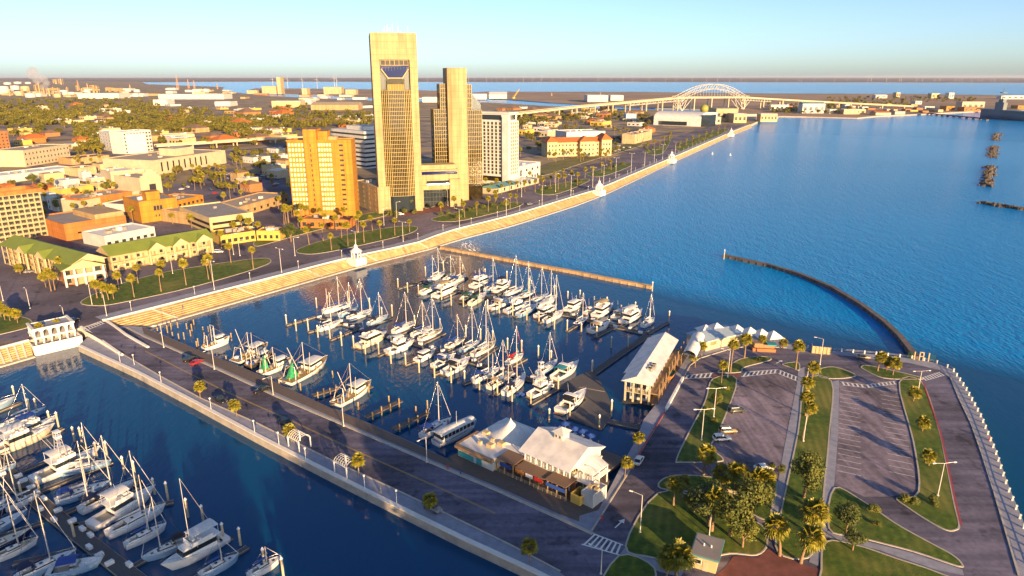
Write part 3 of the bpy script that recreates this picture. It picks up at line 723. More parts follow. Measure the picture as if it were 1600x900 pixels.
t = thing('floating_dock', (0, 0, 0), 0, 'wide dark floating platform and walkway joining the two marina docks', 'dock')
dock((1012, 523), (925, 584), 2.4, t, 'walkway')
pp = [p[:2] for p in poly([(866, 606), (905, 586), (926, 578), (938, 596), (950, 618), (958, 640), (952, 656), (940, 670), (888, 652), (916, 624), (897, 613), (880, 608)], DOCKZ)]
b = MB(); b.prism(pp, -.4, DOCKZ + .01); b.build('platform', M['dock'], t)
dock((950, 657), (1000, 668), 2.0, t, 'gangway'); dock((905, 605), (945, 612), .3, t, 'fender')
dock_sys('long floating dock among the yachts beside the pier, with finger piers', [(-30, 700), (15, 742), (75, 796), (150, 856), (212, 905), (260, 945)],
 [((33, 628), (-45, 660)), ((99, 669), (-10, 712)), ((136, 694), (22, 741)), ((175, 722), (62, 768)), ((222, 750), (100, 802)), ((271, 783), (110, 822)), ((324, 818), (208, 884)), ((387, 854), (275, 920)),
  ((-20, 770), (40, 764)), ((-40, 850), (68, 815)), ((20, 880), (118, 858))], 3.2, 1.1)
# wooden finger piers and piles along the boardwalk
def wood_pier(a, b_, label, w=1.6):
    t = thing('wooden_pier', P(*a, 0), 0, label, 'pier'); A, B = P(*a, 1.3), P(*b_, 1.3); L = d2(A, B); ang = math.atan2(B[1] - A[1], B[0] - A[0])
    m_ = MB(); m_.box((L / 2 * math.cos(ang), L / 2 * math.sin(ang), .9), (L, w, .3), ang); m_.build('deck', M['plank'], t)
    for k in range(4):
        f = (k + .5) / 4; m_ = MB(); m_.tube((L * f * math.cos(ang) + .9 * math.sin(ang), L * f * math.sin(ang) - .9 * math.cos(ang), -1), (L * f * math.cos(ang) + .9 * math.sin(ang), L * f * math.sin(ang) - .9 * math.cos(ang), 2.3 + .5 * (k % 2)), .24, .22, 7)
        m_.build('post', M['wood_old'], t)
wood_pier((490, 623), (529, 611), 'short wooden finger pier before the last shrimp boat with yellow deck')
wood_pier((517, 637), (582, 608), 'wooden finger pier beside the last shrimp boat with yellow deck')
wood_pier((572, 657), (628, 631), 'empty wooden finger pier beyond the last shrimp boat')
wood_pier((614, 676), (671, 649), 'empty wooden finger pier beside the blue covered sailing boat')
wood_pier((443, 602), (500, 580), 'wooden finger pier alongside the white shrimp boat with green net')
wood_pier((405, 588), (450, 572), 'wooden finger pier between the shrimp boats')
# ---------------------------------------------------------------- buildings
def wallm(key, col, **k): return mm(key, col, k.pop('rough', .8), var=k.pop('var', .12), scale=k.pop('scale', .15), **k)
wallm('w_gold_plain', (.46, .31, .12)); wallm('w_orange', (.48, .215, .022)); wallm('w_cream', (.50, .39, .22)); wallm('w_beige', (.55, .43, .26))
wallm('w_tan', (.48, .33, .17)); wallm('w_brick', (.36, .15, .06)); wallm('w_rust', (.50, .20, .05)); wallm('w_white', (.52, .52, .51)); wallm('w_pale', (.47, .40, .28)); wallm('w_grey', (.40, .38, .36)); wallm('w_yellow', (.56, .38, .08))
wallm('w_blue', (.35, .45, .55)); wallm('r_white', (.66, .65, .63), rough=.6); wallm('r_tan', (.36, .29, .21)); wallm('r_grey', (.26, .24, .23)); wallm('r_dark', (.10, .085, .08)); wallm('r_brown', (.19, .12, .08)); wallm('r_terra', (.45, .13, .03), bump=.2); wallm('r_green', (.17, .22, .035)); wallm('r_teal', (.10, .25, .27))
wallm('r_metal', (.62, .61, .60), rough=.4)
def panel_mat(key, col, pw, ph):
    m = mat(key, col, .8, var=.1, scale=.12); t = m.node_tree; n = t.nodes; b = n['Principled BSDF']; src = b.inputs['Base Color'].links[0].from_socket
    tc = n.new('ShaderNodeTexCoord'); sp = n.new('ShaderNodeSeparateXYZ'); cb = n.new('ShaderNodeCombineXYZ'); br = n.new('ShaderNodeTexBrick'); ad = n.new('ShaderNodeMath')
    t.links.new(tc.outputs['Object'], sp.inputs[0]); t.links.new(sp.outputs['X'], ad.inputs[0]); t.links.new(sp.outputs['Y'], ad.inputs[1]); t.links.new(ad.outputs[0], cb.inputs['X']); t.links.new(sp.outputs['Z'], cb.inputs['Y']); t.links.new(cb.outputs[0], br.inputs['Vector'])
    br.offset = 0; br.inputs['Scale'].default_value = 1; br.inputs['Brick Width'].default_value = pw; br.inputs['Row Height'].default_value = ph; br.inputs['Mortar Size'].default_value = .09; br.inputs['Color1'].default_value = (1, 1, 1, 1); br.inputs['Color2'].default_value = (.9, .9, .9, 1); br.inputs['Mortar'].default_value = (.6, .6, .6, 1)
    x = n.new('ShaderNodeMix'); x.data_type = 'RGBA'; x.blend_type = 'MULTIPLY'; x.inputs[0].default_value = 1; t.links.new(src, x.inputs[6]); t.links.new(br.outputs['Color'], x.inputs[7])
    no = n.new('ShaderNodeTexNoise'); no.inputs['Scale'].default_value = 1; no.inputs['Detail'].default_value = 5; mp = n.new('ShaderNodeMapping'); mp.inputs['Scale'].default_value = (.5, .5, .03); t.links.new(tc.outputs['Object'], mp.inputs[0]); t.links.new(mp.outputs[0], no.inputs['Vector'])
    cr = n.new('ShaderNodeValToRGB'); cr.color_ramp.elements[0].position = .36; cr.color_ramp.elements[1].position = .6; cr.color_ramp.elements[0].color = (.80, .78, .75, 1); cr.color_ramp.elements[1].color = (1.04, 1.04, 1.04, 1); t.links.new(no.outputs[0], cr.inputs[0])
    y = n.new('ShaderNodeMix'); y.data_type = 'RGBA'; y.blend_type = 'MULTIPLY'; y.inputs[0].default_value = 1; t.links.new(x.outputs[2], y.inputs[6]); t.links.new(cr.outputs[0], y.inputs[7]); t.links.new(y.outputs[2], b.inputs['Base Color']); M[key] = m
panel_mat('w_gold', (.43, .32, .165), 4.5, 3.9)
for k_, c_ in (('w_orange', (.48, .215, .022)), ('w_beige', (.50, .39, .23)), ('w_rust', (.46, .17, .04)), ('w_tan', (.44, .30, .15))): panel_mat(k_, c_, 6.0, 3.4)
M['mullion'] = mat('mullion', (.42, .33, .13), .6, var=.1)
M['pane'] = mat('pane', (.04, .045, .045), .12, var=.5, scale=.35, coords='World', spec=.7)
M['pane_gold'] = mat('pane_gold', (.028, .021, .010), .07, var=.7, scale=.3, coords='World', spec=.3)
M['curtain_white'] = mat('curtain_white', (.62, .57, .46), .5, var=.35, scale=.5, coords='World')
M['curtain'] = mat('curtain', (.22, .21, .14), .3, var=.3, scale=.4, coords='World')
_WIN = {}
def win_mesh(w, h, mp, mf, frame=.08, sill=True):
    k = (round(w, 2), round(h, 2), mp.name, mf.name)
    if k not in _WIN:
        b = MB(); b.add([(-w / 2, -.02, 0), (w / 2, -.02, 0), (w / 2, -.02, h), (-w / 2, -.02, h)], [(0, 1, 2, 3)], 0)
        for x0, x1, z0_, z1_ in ((-w / 2 - frame, -w / 2, -frame, h + frame), (w / 2, w / 2 + frame, -frame, h + frame), (-w / 2, w / 2, h, h + frame), (-w / 2, w / 2, -frame, 0)):
            b.box(((x0 + x1) / 2, -.05, z0_), (x1 - x0, .14, z1_ - z0_), 0, 1)
        o = b.build('window', [mp, mf]); _WIN[k] = o.data; bpy.data.objects.remove(o)
    return _WIN[k]
def windows(par, origin, face, W_, cols, rows, w, h, z0, dz, mp='pane', mf='w_white', x0=None, x1=None, skip=None, name='window', cap=100):
    """window grid on a wall of a thing; face: 'f' (y=0), 'r' (x=W), 'l' (x=0)"""
    me = win_mesh(w, h, M[mp], M[mf]); x0 = 0 if x0 is None else x0; x1 = W_ if x1 is None else x1
    rest = []; cnt = par.get('_nw', 0)
    for j in range(rows - 1, -1, -1):
        for i in range(cols):
            if skip and skip(i, j): continue
            s_ = x0 + (x1 - x0) * (i + .5) / cols; z = z0 + j * dz
            if face == 'f': loc, rz = (origin[0] + s_, origin[1], z), 0
            elif face == 'r': loc, rz = (origin[0], origin[1] + s_, z), math.pi / 2
            else: loc, rz = (origin[0], origin[1] + s_, z), -math.pi / 2
            if cnt < cap:
                o = bpy.data.objects.new(name, me); COL.objects.link(o); o.parent = par; o.location = loc; o.rotation_euler.z = rz; cnt += 1
            else: rest.append((loc, rz))
    KW[par.name] = cnt
    par['_nw'] = cnt
    if rest:
        b = MB()
        for loc, rz in rest:
            ca, sa = math.cos(rz), math.sin(rz)
            for p in me.polygons: b.add([(loc[0] + me.vertices[v].co.x * ca - me.vertices[v].co.y * sa, loc[1] + me.vertices[v].co.x * sa + me.vertices[v].co.y * ca, loc[2] + me.vertices[v].co.z) for v in p.vertices], [tuple(range(len(p.vertices)))], p.material_index)
        kind(b.build('window_glazing', [M[mp], M[mf]], par), 'stuff')
KW = {}
def site(A, B, z=CZ):
    A, B = P(*A, z), P(*B, z); r = A, math.atan2(B[1] - A[1], B[0] - A[0]), d2(A, B); FOOT.append([*r, 20]); return r
FOOT = []
def clear(x, y, mg=2.0):
    """is a ground point free of buildings?"""
    for (p, an, w_, dp) in FOOT:
        dx, dy = x - p[0], y - p[1]; lx = dx * math.cos(an) + dy * math.sin(an); ly = -dx * math.sin(an) + dy * math.cos(an)
        if -mg < lx < w_ + mg and -mg < ly < dp + mg: return False
    return True
def bld(name, label, A, B, depth, h, wall, roof, rows=0, cols=0, scols=0, ww=1.6, wh=1.5, cat='building', group=None, parapet=.7, units=6, ground=True, wf=None, z=CZ, left=False, mp='pane'):
    """plain flat-roofed block: front wall from picture points A to B, depth metres back"""
    p, ang, W_ = site(A, B, z); FOOT[-1][3] = depth; t = thing(name, p, ang, label, cat, group)
    b = MB(); b.prism([(0, 0), (W_, 0), (W_, depth), (0, depth)], -.3, h, 0, 1)
    ring(b, [(0, 0), (W_, 0), (W_, depth), (0, depth)], .35, h - .1, h + parapet)
    b.build('wall', [M[wall], M[roof]], t)
    rnd = random.Random(label)
    for i in range(units):
        b = MB(); s_ = rnd.uniform(1.0, 3.4); b.box((rnd.uniform(.2, .8) * W_, rnd.uniform(.25, .75) * depth, h), (s_, s_ * .8, rnd.uniform(1.0, 2.2))); b.build('roof_unit', M[rnd.choice(('r_metal', 'r_tan', 'r_grey'))], t)
    if rows:
        dz = (h - .6) / rows; wf_ = wf or wall
        if cols: windows(t, (0, 0), 'f', W_, cols, rows, ww, min(wh, dz * .7), dz * .28, dz, mp, wf_)
        if scols: windows(t, (W_, 0), 'r', depth, scols, rows, ww, min(wh, dz * .7), dz * .28, dz, mp, wf_)
        if left: windows(t, (0, 0), 'l', depth, scols or 4, rows, ww, min(wh, dz * .7), dz * .28, dz, mp, wf_)
    return t, W_

def site2(A, ang, uB, z=CZ):
    """front wall from A at a given heading, as long as needed to reach picture column uB"""
    p = P(*A, z); lo, hi = 1, 300
    for _ in range(50):
        w = (lo + hi) / 2
        if PX(p[0] + w * math.cos(ang), p[1] + w * math.sin(ang), z)[0] < uB: lo = w
        else: hi = w
    FOOT.append([p, ang, lo, 26]); return p, ang, lo
# ---- tall golden tower with the stepped glass bay
def ogrid(b, x0, x1, y, z0, z1, nx, nz, t=.22, d=.25, m=0):
    for i in range(nx + 1): b.box((x0 + (x1 - x0) * i / nx, y, z0), (t, d, z1 - z0), 0, m)
    for j in range(nz + 1): b.box(((x0 + x1) / 2, y - .03, z0 + (z1 - z0) * j / nz - t / 2), (x1 - x0, d * .7, t), 0, m)
p, ang, Wd = site2((594, 332), R(13), 661)
h1 = H(594, 334, 52, CZ); D = 26.0
t = thing('office_tower', p, ang, 'tallest golden office tower with a stepped glass bay and masts on its flat top', 'tower')
b = MB(); fl = Wd * .17; fr = Wd * .83; ht = h1 * .865
b.prism([(0, 0), (fl, 0), (fl, D), (0, D)], -.5, h1, 0); b.prism([(fr, 0), (Wd, 0), (Wd, D), (fr, D)], -.5, h1, 0)
b.box((Wd / 2, D / 2, ht), (fr - fl, D, h1 - ht)); b.box((Wd / 2, D / 2 + 2.2, 0), (fr - fl, D - 4.4, ht), 0, 1)
ring(b, [(.2, .2), (Wd - .2, .2), (Wd - .2, D - .2), (.2, D - .2)], .5, h1 - .1, h1 + .9)
b.build('shaft', [M['w_gold'], M['glass']], t)
# recessed head with dark blue glass, splayed
b = MB(); zt, zb, zc = h1 * .862, h1 * .765, h1 * .735
xa, xb, xc, xd = fl + .8, fr - .8, fl + Wd * .17, fr - Wd * .17
zm = h1 * .835; zm2 = h1 * .815
b.add([(xa, 1.9, zm), (xb, 1.9, zm), (xb, 1.9, zm2), (xd, 1.4, zb), (xc, 1.4, zb), (xa, 1.9, zm2)], [(0, 5, 4, 3, 2, 1)], 0)
b.add([(xa, 1.85, zt), (xb, 1.85, zt), (xb, 1.85, zm), (xa, 1.85, zm)], [(0, 3, 2, 1)], 1)
b.build('head_glazing', [M['glass_blue'], M['pane_gold']], t)
b = MB(); ogrid(b, xa, xb, 1.7, zm, zt, 6, 1, .22); 
for i in range(9): 
    x = xa + (xb - xa) * (i + .5) / 9; b.box((x, 1.8, zb + 2), (.05, .05, zm - zb - 3))
for (x0_, z0_, x1_, z1_) in ((xa, zm2, xc, zb), (xb, zm2, xd, zb), (xc, zb, xc, zc - 6), (xd, zb, xd, zc - 6), (xc, zb, xd, zb)): b.tube((x0_, 1.2, z0_), (x1_, 1.0, z1_), .45, .45, 4)
b.build('head_frame', M['w_cream'], t)
# projecting octagonal bay of gridded glass below
zbay = h1 * .70
b = MB(); x0b, x1b = fl - .4, fr + .4; w3 = (x1b - x0b)
bay = [(x0b, 2.4), (x0b, 0.2), (x0b + w3 * .24, -2.2), (x1b - w3 * .24, -2.2), (x1b, .2), (x1b, 2.4)]
b.prism(bay, -.5, 11, 2, 2); b.prism(bay, 11, zbay, 0, 1); b.build('bay_glazing', [M['pane_gold'], M['w_gold'], M['glass']], t)
b = MB()
for (a, c, nx) in ((bay[1], bay[2], 4), (bay[2], bay[3], 9), (bay[3], bay[4], 4)):
    L = d2(a, c); an = math.atan2(c[1] - a[1], c[0] - a[0])
    for i in range(nx + 1): 
        f = i / nx; b.box((a[0] + (c[0] - a[0]) * f, a[1] + (c[1] - a[1]) * f, 11), (.16 if nx == 9 else .42, .16, zbay - 11), an)
    for j in range(27): b.box(((a[0] + c[0]) / 2, (a[1] + c[1]) / 2, 11 + (zbay - 11) * j / 26 - .15), (L, .2, .2 if nx == 9 else .16), an)
b.build('bay_mullion', M['mullion'], t)
b = MB(); b.prism([(xc - 1, 2.2), (xc - 1, -1.5), (xd + 1, -1.5), (xd + 1, 2.2)], zbay, zb - .5); b.build('upper_bay_glazing', M['pane_gold'], t)
b = MB(); ogrid(b, xc - .5, xd + .5, -1.6, zbay, zb - 4, 6, 6, .2); b.build('upper_bay_mullion', M['w_yellow'], t)
rnd = random.Random(3)
for i in range(9):
    x, y = rnd.uniform(.3, .95) * Wd, rnd.uniform(.1, .6) * D; b = MB(); hh = rnd.uniform(2.5, 7); b.tube((x, y, h1), (x, y, h1 + hh), .14, .08, 5); b.box((x, y, h1), (.7, .7, .9)); b.build('antenna', M['white'], t)
# ---- shorter twin tower with the rounded shaft
p2, ang2, W2 = site2((684, 314), R(14), 740); h2 = H(712, 314, 106, CZ)
t = thing('office_tower', p2, ang2, 'shorter golden twin tower with a plain rounded shaft between stepped glass wings', 'tower')
sw = W2 * .52; sx = W2 * .60
b = MB(); arc = [(sx - sw / 2 + sw * k / 10, -3.2 * math.sin(math.pi * (k / 10 * .8 + .1)) - .4) for k in range(11)]
b.prism(arc + [(sx + sw / 2, 18), (sx - sw / 2, 18)], -.5, h2, 0); b.build('shaft', M['w_gold'], t)
def wing(x0, x1, y0, y1, z1_, nx, name):
    b = MB(); b.prism([(x0, y0), (x1, y0), (x1, y1), (x0, y1)], -.5, z1_, 0, 1); b.build(name + '_glazing', [M['pane_gold'], M['w_gold']], t)
    b = MB(); nz = int(z1_ / 3.6); ogrid(b, x0, x1, y0 - .1, 12, z1_, nx, nz, .2, .16)
    for i in range(5): b.box((x1 + .05 if x1 > sx else x0 - .05, y0 + (y1 - y0) * i / 4, 12), (.3, .3, z1_ - 12))
    b.build(name + '_mullion', M['mullion'], t)
wing(sx - sw / 2 - 9.5, sx - sw / 2 - .1, 2, 20, h2 * .70, 6, 'west'); wing(sx - sw / 2 - 4.5, sx - sw / 2 - .1, 3, 19, h2 * .885, 3, 'upper_west')
wing(sx + sw / 2 + .1, sx + sw / 2 + 11, 1, 20, h2 * .69, 8, 'east'); wing(sx + sw / 2 + .1, sx + sw / 2 + 4, 3, 19, h2 * .88, 3, 'upper_east')
b = MB(); a = sx + sw / 2 + 4; zz0 = h2 * .69; b.add([(a, 3, zz0), (a + 6.8, 3, zz0), (a + 6.8, 3, zz0 + 4), (a, 3, h2 * .82), (a, 19, zz0), (a + 6.8, 19, zz0), (a + 6.8, 19, zz0 + 4), (a, 19, h2 * .82)], [(0, 1, 2, 3), (3, 2, 6, 7), (1, 5, 6, 2)]); b.build('sloped_glazing', M['glass'], t)
# ---- link building between the towers with barrel skylight
pl, angl, Wl = site2((656, 326), R(16), 720); hl = H(655, 326, 252, CZ)
t = thing('link_building', pl, angl, 'golden link block between the two towers with arched skylight over its deep portal', 'building')
hl = 26.0
b = MB(); b.box((Wl / 2, 11, 13), (Wl - 1, 16, hl - 13)); b.box((Wl * .88, 8, -.5), (Wl * .26, 14, hl - 6)); b.box((Wl * .05, 11, -.5), (4, 16, 14)); b.box((Wl / 2, 4.5, 12.5), (Wl - 2, 5, 3)); b.box((Wl / 2, 12, hl), (Wl - 3, 12, 3)); b.build('wall', M['w_gold'], t)
b = MB(); seg = 8; vs = []
for x in (Wl * .2, Wl * .78):
    for k in range(seg + 1): a = math.pi / 2 * k / seg; vs.append((x, 3.2 - 0 - 4.6 * math.sin(a) + 4.6, 15.6 + 5.5 * math.sin(a) if False else 15.6 + 5.5 * (1 - math.cos(a))))
vs = []
for x in (Wl * .2, Wl * .78):
    for k in range(seg + 1): a = math.pi / 2 * k / seg; vs.append((x, 7.0 - 5.0 * math.cos(a), 15.5 + 5.0 * math.sin(a)))
b.add(vs, [(k, seg + 1 + k, seg + 2 + k, k + 1) for k in range(seg)], 0, True); b.add(vs, [tuple(range(seg + 1)), tuple(range(2 * seg + 1, seg, -1))], 0); b.build('skylight_glazing', M['glass'], t)
b = MB(); b.box((Wl / 2, 2.9, hl - 3.2), (Wl - 3, .5, 2.2)); b.build('upper_glazing', M['glass_blue'], t)
b = MB(); b.box((Wl * .45, 7.2, 0), (Wl * .62, .5, 13)); b.build('portal_glazing', M['glass'], t)
b = MB(); ogrid(b, Wl * .14, Wl * .76, 6.8, 0, 13, 8, 4, .15); b.build('portal_mullion', M['dark'], t)
# ---- curved yellow wing behind the hotel
bld('office_wing', 'low golden wing with small square windows between orange hotel and tall tower', (557, 320), (592, 334), 20, 17, 'w_gold', 'r_tan', 5, 4, 0, 1.5, 1.6)
# ---- orange slab hotel
A, ang, Wh = site2((459, 338), R(3), 556); hh = H(459, 338, 221, CZ); Dh = 16.0
t = thing('slab_hotel', A, ang, 'orange slab hotel with columns of pale windows and a plain end wall', 'hotel')
b = MB(); b.prism([(0, 0), (Wh, 0), (Wh, Dh), (0, Dh)], -1, hh, 0, 1); ring(b, [(0, 0), (Wh, 0), (Wh, Dh), (0, Dh)], .4, hh - .1, hh + .8)
b.build('wall', [M['w_orange'], M['r_tan']], t)
b = MB(); b.prism([(Wh * .27, -1.8), (Wh * .47, -1.8), (Wh * .47, Dh - 2), (Wh * .27, Dh - 2)], -1, hh + 7.5, 0, 1); b.box((Wh * .545, Dh * .55, hh), (Wh * .15, Dh * .6, 6)); b.build('stair_tower', [M['w_orange'], M['r_brown']], t)
b = MB(); b.box((Wh * .68, Dh * .55, hh), (6, 6, 2.5)); b.build('roof_unit', M['w_tan'], t)
nr = 14; dz = (hh - 4) / nr
windows(t, (0, 0), 'f', Wh, 5, nr, 1.25, 1.9, 4.0, dz, 'curtain_white', 'w_yellow', .4, Wh * .265, cap=50)
windows(t, (0, 0), 'f', Wh, 5, nr, 1.1, 1.9, 4.0, dz, 'curtain_white', 'w_yellow', Wh * .475, Wh * .69, cap=86)
windows(t, (0, -1.8), 'f', Wh, 1, nr, .7, 1.6, 4.0, dz, 'pane', 'w_orange', Wh * .36, Wh * .38, cap=93)
windows(t, (0, 0), 'f', Wh, 1, nr, 2.6, 1.2, 4.0, dz, 'pane', 'w_orange', Wh * .80, Wh * .88, cap=100)
# hotel podium, porte-cochere, roof bar
bld('hotel_podium', 'low orange podium with porch at the foot of the orange slab hotel', (470, 356), (545, 358), 12, 5, 'w_rust', 'r_brown', 1, 6, 0, 2.4, 2.4)
p, an, w_ = site((468, 336), (505, 338)); t = thing('roof_bar', p, an, 'octagonal brown roofed lounge before the orange slab hotel', 'building'); b = MB(); b.cyl((w_ / 2, 6, 0), 8, 6.5, 8, 0, 1); b.cyl((w_ / 2, 6, 6.5), 8.6, 2.0, 8, 1, None, 5.4); b.build('wall', [M['w_brick'], M['r_brown']], t); b = MB(); b.cyl((w_ / 2, 6, 3), 8.1, 2, 8); b.build('window', M['pane'], t)
# ---- white balcony hotel
A = P(731, 284.5, CZ); B = P(795, 290, CZ); ang = math.atan2(B[1] - A[1], B[0] - A[0]); Wh = d2(A, B); FOOT.append([A, ang, Wh, 40 if 'Wh' in ('Wb',) else 26]); hh = H(795, 290, 190, CZ)
t = thing('white_hotel', A, ang, 'white high hotel with rows of balcony windows beside the golden towers', 'hotel'); Dh = 17.0
b = MB(); b.prism([(0, 0), (Wh, 0), (Wh, Dh), (0, Dh)], -1, hh, 0, 1); b.box((Wh / 2 + 1, Dh / 2, hh), (Wh - 4, Dh - 3, 6.0), 0, 0); b.box((Wh / 2 + 1, Dh / 2, hh + 6), (Wh - 2, Dh - 1, 1.2), 0, 0); b.box((Wh - 2.6, -.6, -1), (6, 1.6, hh + 5)); b.build('wall', [M['w_white'], M['r_white']], t)
b = MB(); b.box((Wh / 2 - 3, 1.35, hh + 1), (Wh - 10, .3, 4)); b.box((Wh - 1.35, Dh / 2, hh + 1), (.7, Dh - 8, 4)); b.build('crown_glazing', M['glass'], t)
nr = 15; dz = (hh - 9) / nr
windows(t, (0, 0), 'f', Wh, 9, nr, 2.0, 2.2, 9.0, dz, 'pane', 'w_pale', .5, Wh - 6.4)
windows(t, (Wh, 0), 'r', Dh, 4, nr, 2.2, 2.0, 9.0, dz, 'curtain', 'w_white', 3, Dh - 1)
b = MB(); b.box((Wh / 2 - 3, -.12, 3.0), (Wh - 8, .2, 4)); b.build('lobby_glazing', M['pane_gold'], t)
bld('hotel_annex', 'white low annex on the bay side of the white balcony hotel', (800, 288), (844, 276), 24, 13, 'w_white', 'r_white', 2, 5, 3, 3.0, 2.2)
p, an, w_ = site((772, 304), (842, 286)); t = thing('hotel_terrace', p, an, 'pale terrace restaurant with teal canopy before the white balcony hotel', 'building'); b = MB(); b.prism([(0, 0), (w_, 0), (w_, 13), (0, 13)], -1, 4.5, 0, 1); b.build('wall', [M['w_pale'], M['r_white']], t); b = MB(); b.gable(0, w_ * .45, -3, 13, 4.9, 7, 'x', 0, .5); b.build('canopy', M['r_teal'], t); windows(t, (0, 0), 'f', w_, 7, 1, 2.4, 2.4, 1, 3)
# ---- banded office block behind
A = P(520, 256, CZ); B = P(572, 264, CZ); ang = math.atan2(B[1] - A[1], B[0] - A[0]); Wb = d2(A, B); FOOT.append([A, ang, Wb, 40 if 'Wb' in ('Wb',) else 26]); hb = H(520, 256, 203, CZ)
t = thing('banded_office', A, ang, 'white office block with dark horizontal window bands behind the orange slab hotel', 'building'); b = MB(); b.box((Wb / 2, 20, -1), (Wb - 2, 38, hb + 1), 0, 1)
n = 8
for k in range(n + 1): b.box((Wb / 2, 20, k * hb / n - 1.1), (Wb, 40, 2.5), 0, 0)
b.build('wall', [M['w_white'], M['glass']], t); b = MB(); b.box((Wb * .5, 20, hb + 1), (Wb * .5, 20, 4)); b.build('penthouse', M['w_white'], t)
# ---- tiled-roof school by the bay
A = P(856, 246, CZ); B = P(953, 243, CZ); ang = math.atan2(B[1] - A[1], B[0] - A[0]); Ws = d2(A, B); FOOT.append([A, ang, Ws, 40 if 'Ws' in ('Wb',) else 26]); hs = 17.0
t = thing('tiled_villa', A, ang, 'long cream building with orange tiled hip roofs and corner pavilions', 'building')
b = MB(); b.box((Ws / 2, 14, -1), (Ws, 20, hs)); b.box((Ws * .62, 9, -1), (18, 22, hs + 1)); b.box((Ws * .93, 10, -1), (Ws * .16, 24, hs + 2.5)); b.box((Ws * .07, 11, -1), (Ws * .16, 22, hs + 1)); b.build('wall', M['w_cream'], t)
for (x0_, x1_, y0_, y1_, z_, r_) in ((0, Ws, 4, 24, hs - 1, 5), (Ws * .62 - 9, Ws * .62 + 9, -2, 20, hs, 5.5), (Ws * .85, Ws * 1.01, -2, 22, hs + 1.5, 6.5), (-.01 * Ws, Ws * .15, 0, 22, hs, 5.5)):
    b = MB(); b.hip(x0_, x1_, y0_, y1_, z_, z_ + r_, 0, 1.2); b.build('roof', M['r_terra'], t)
windows(t, (0, 4), 'f', Ws, 12, 3, 1.5, 2.2, 2.0, 4.8, 'pane', 'w_pale', Ws * .17, Ws * .84, lambda i, j: .56 < .17 + .67 * (i + .5) / 12 < .68)
windows(t, (0, 0), 'f', Ws, 3, 3, 1.5, 2.2, 2.0, 4.8, 'pane', 'w_pale', 0, Ws * .15); windows(t, (0, -2), 'f', Ws, 3, 3, 1.6, 2.4, 2.0, 5.0, 'pane', 'w_pale', Ws * .86, Ws); windows(t, (0, -2), 'f', Ws, 4, 3, 1.5, 2.2, 2.0, 4.8, 'pane', 'w_pale', Ws * .62 - 9, Ws * .62 + 9)
bld('villa_annex', 'plain white flat roofed wing behind the tiled cream building', (885, 226), (945, 224), 40, 16, 'w_white', 'r_white', 0, units=5)
bld('stepped_hall', 'small beige stepped block by the boulevard beyond the tiled cream building', (991, 225), (1018, 218), 18, 12, 'w_beige', 'r_tan', 1, 3, 2, 2.5, 2)
# ---- left edge: balcony grid block
A = P(-40, 386, CZ); B = P(75, 368, CZ); ang = math.atan2(B[1] - A[1], B[0] - A[0]); Wg = d2(A, B); FOOT.append([A, ang, Wg, 40 if 'Wg' in ('Wb',) else 26]); hg = H(75, 368, 300, CZ)
t = thing('balcony_block', A, ang, 'balcony apartment block with pale grid facade at the photo edge, brown roof rim', 'building'); b = MB(); b.prism([(0, 1.2), (Wg, 1.2), (Wg, 18), (0, 18)], -1, hg, 0, 1); b.build('wall', [M['w_yellow'], M['r_white']], t)
b = MB()
nb = 12; nf = 9
for i in range(nb + 1): b.box((Wg * i / nb, .6, 0), (.35, 1.6, hg))
for j in range(nf + 1): b.box((Wg / 2, .5, hg * j / nf - .3), (Wg, 1.5, .3))
b.build('balcony_grid', M['w_cream'], t)
b = MB()
for j in range(nf): 
    for i in range(nb): 
        for k in range(4): b.box((Wg * (i + .15 + k * .235) / nb, -.15, hg * j / nf), (.07, .07, 1.1))
b.build('railing_lattice', M['white'], t)
b = MB(); ring(b, [(-.6, -.6), (Wg + .6, -.6), (Wg + .6, 18.6), (-.6, 18.6)], 1.6, hg, hg + 2.2); b.build('roof_rim', M['w_rust'], t)
me = win_mesh(2.6, 2.1, M['pane'], M['w_tan'])
for j in range(nf):
    for i in range(3, nb): o = bpy.data.objects.new('window', me); COL.objects.link(o); o.parent = t; o.location = (Wg * (i + .5) / nb, 1.2, hg * j / nf + .4)
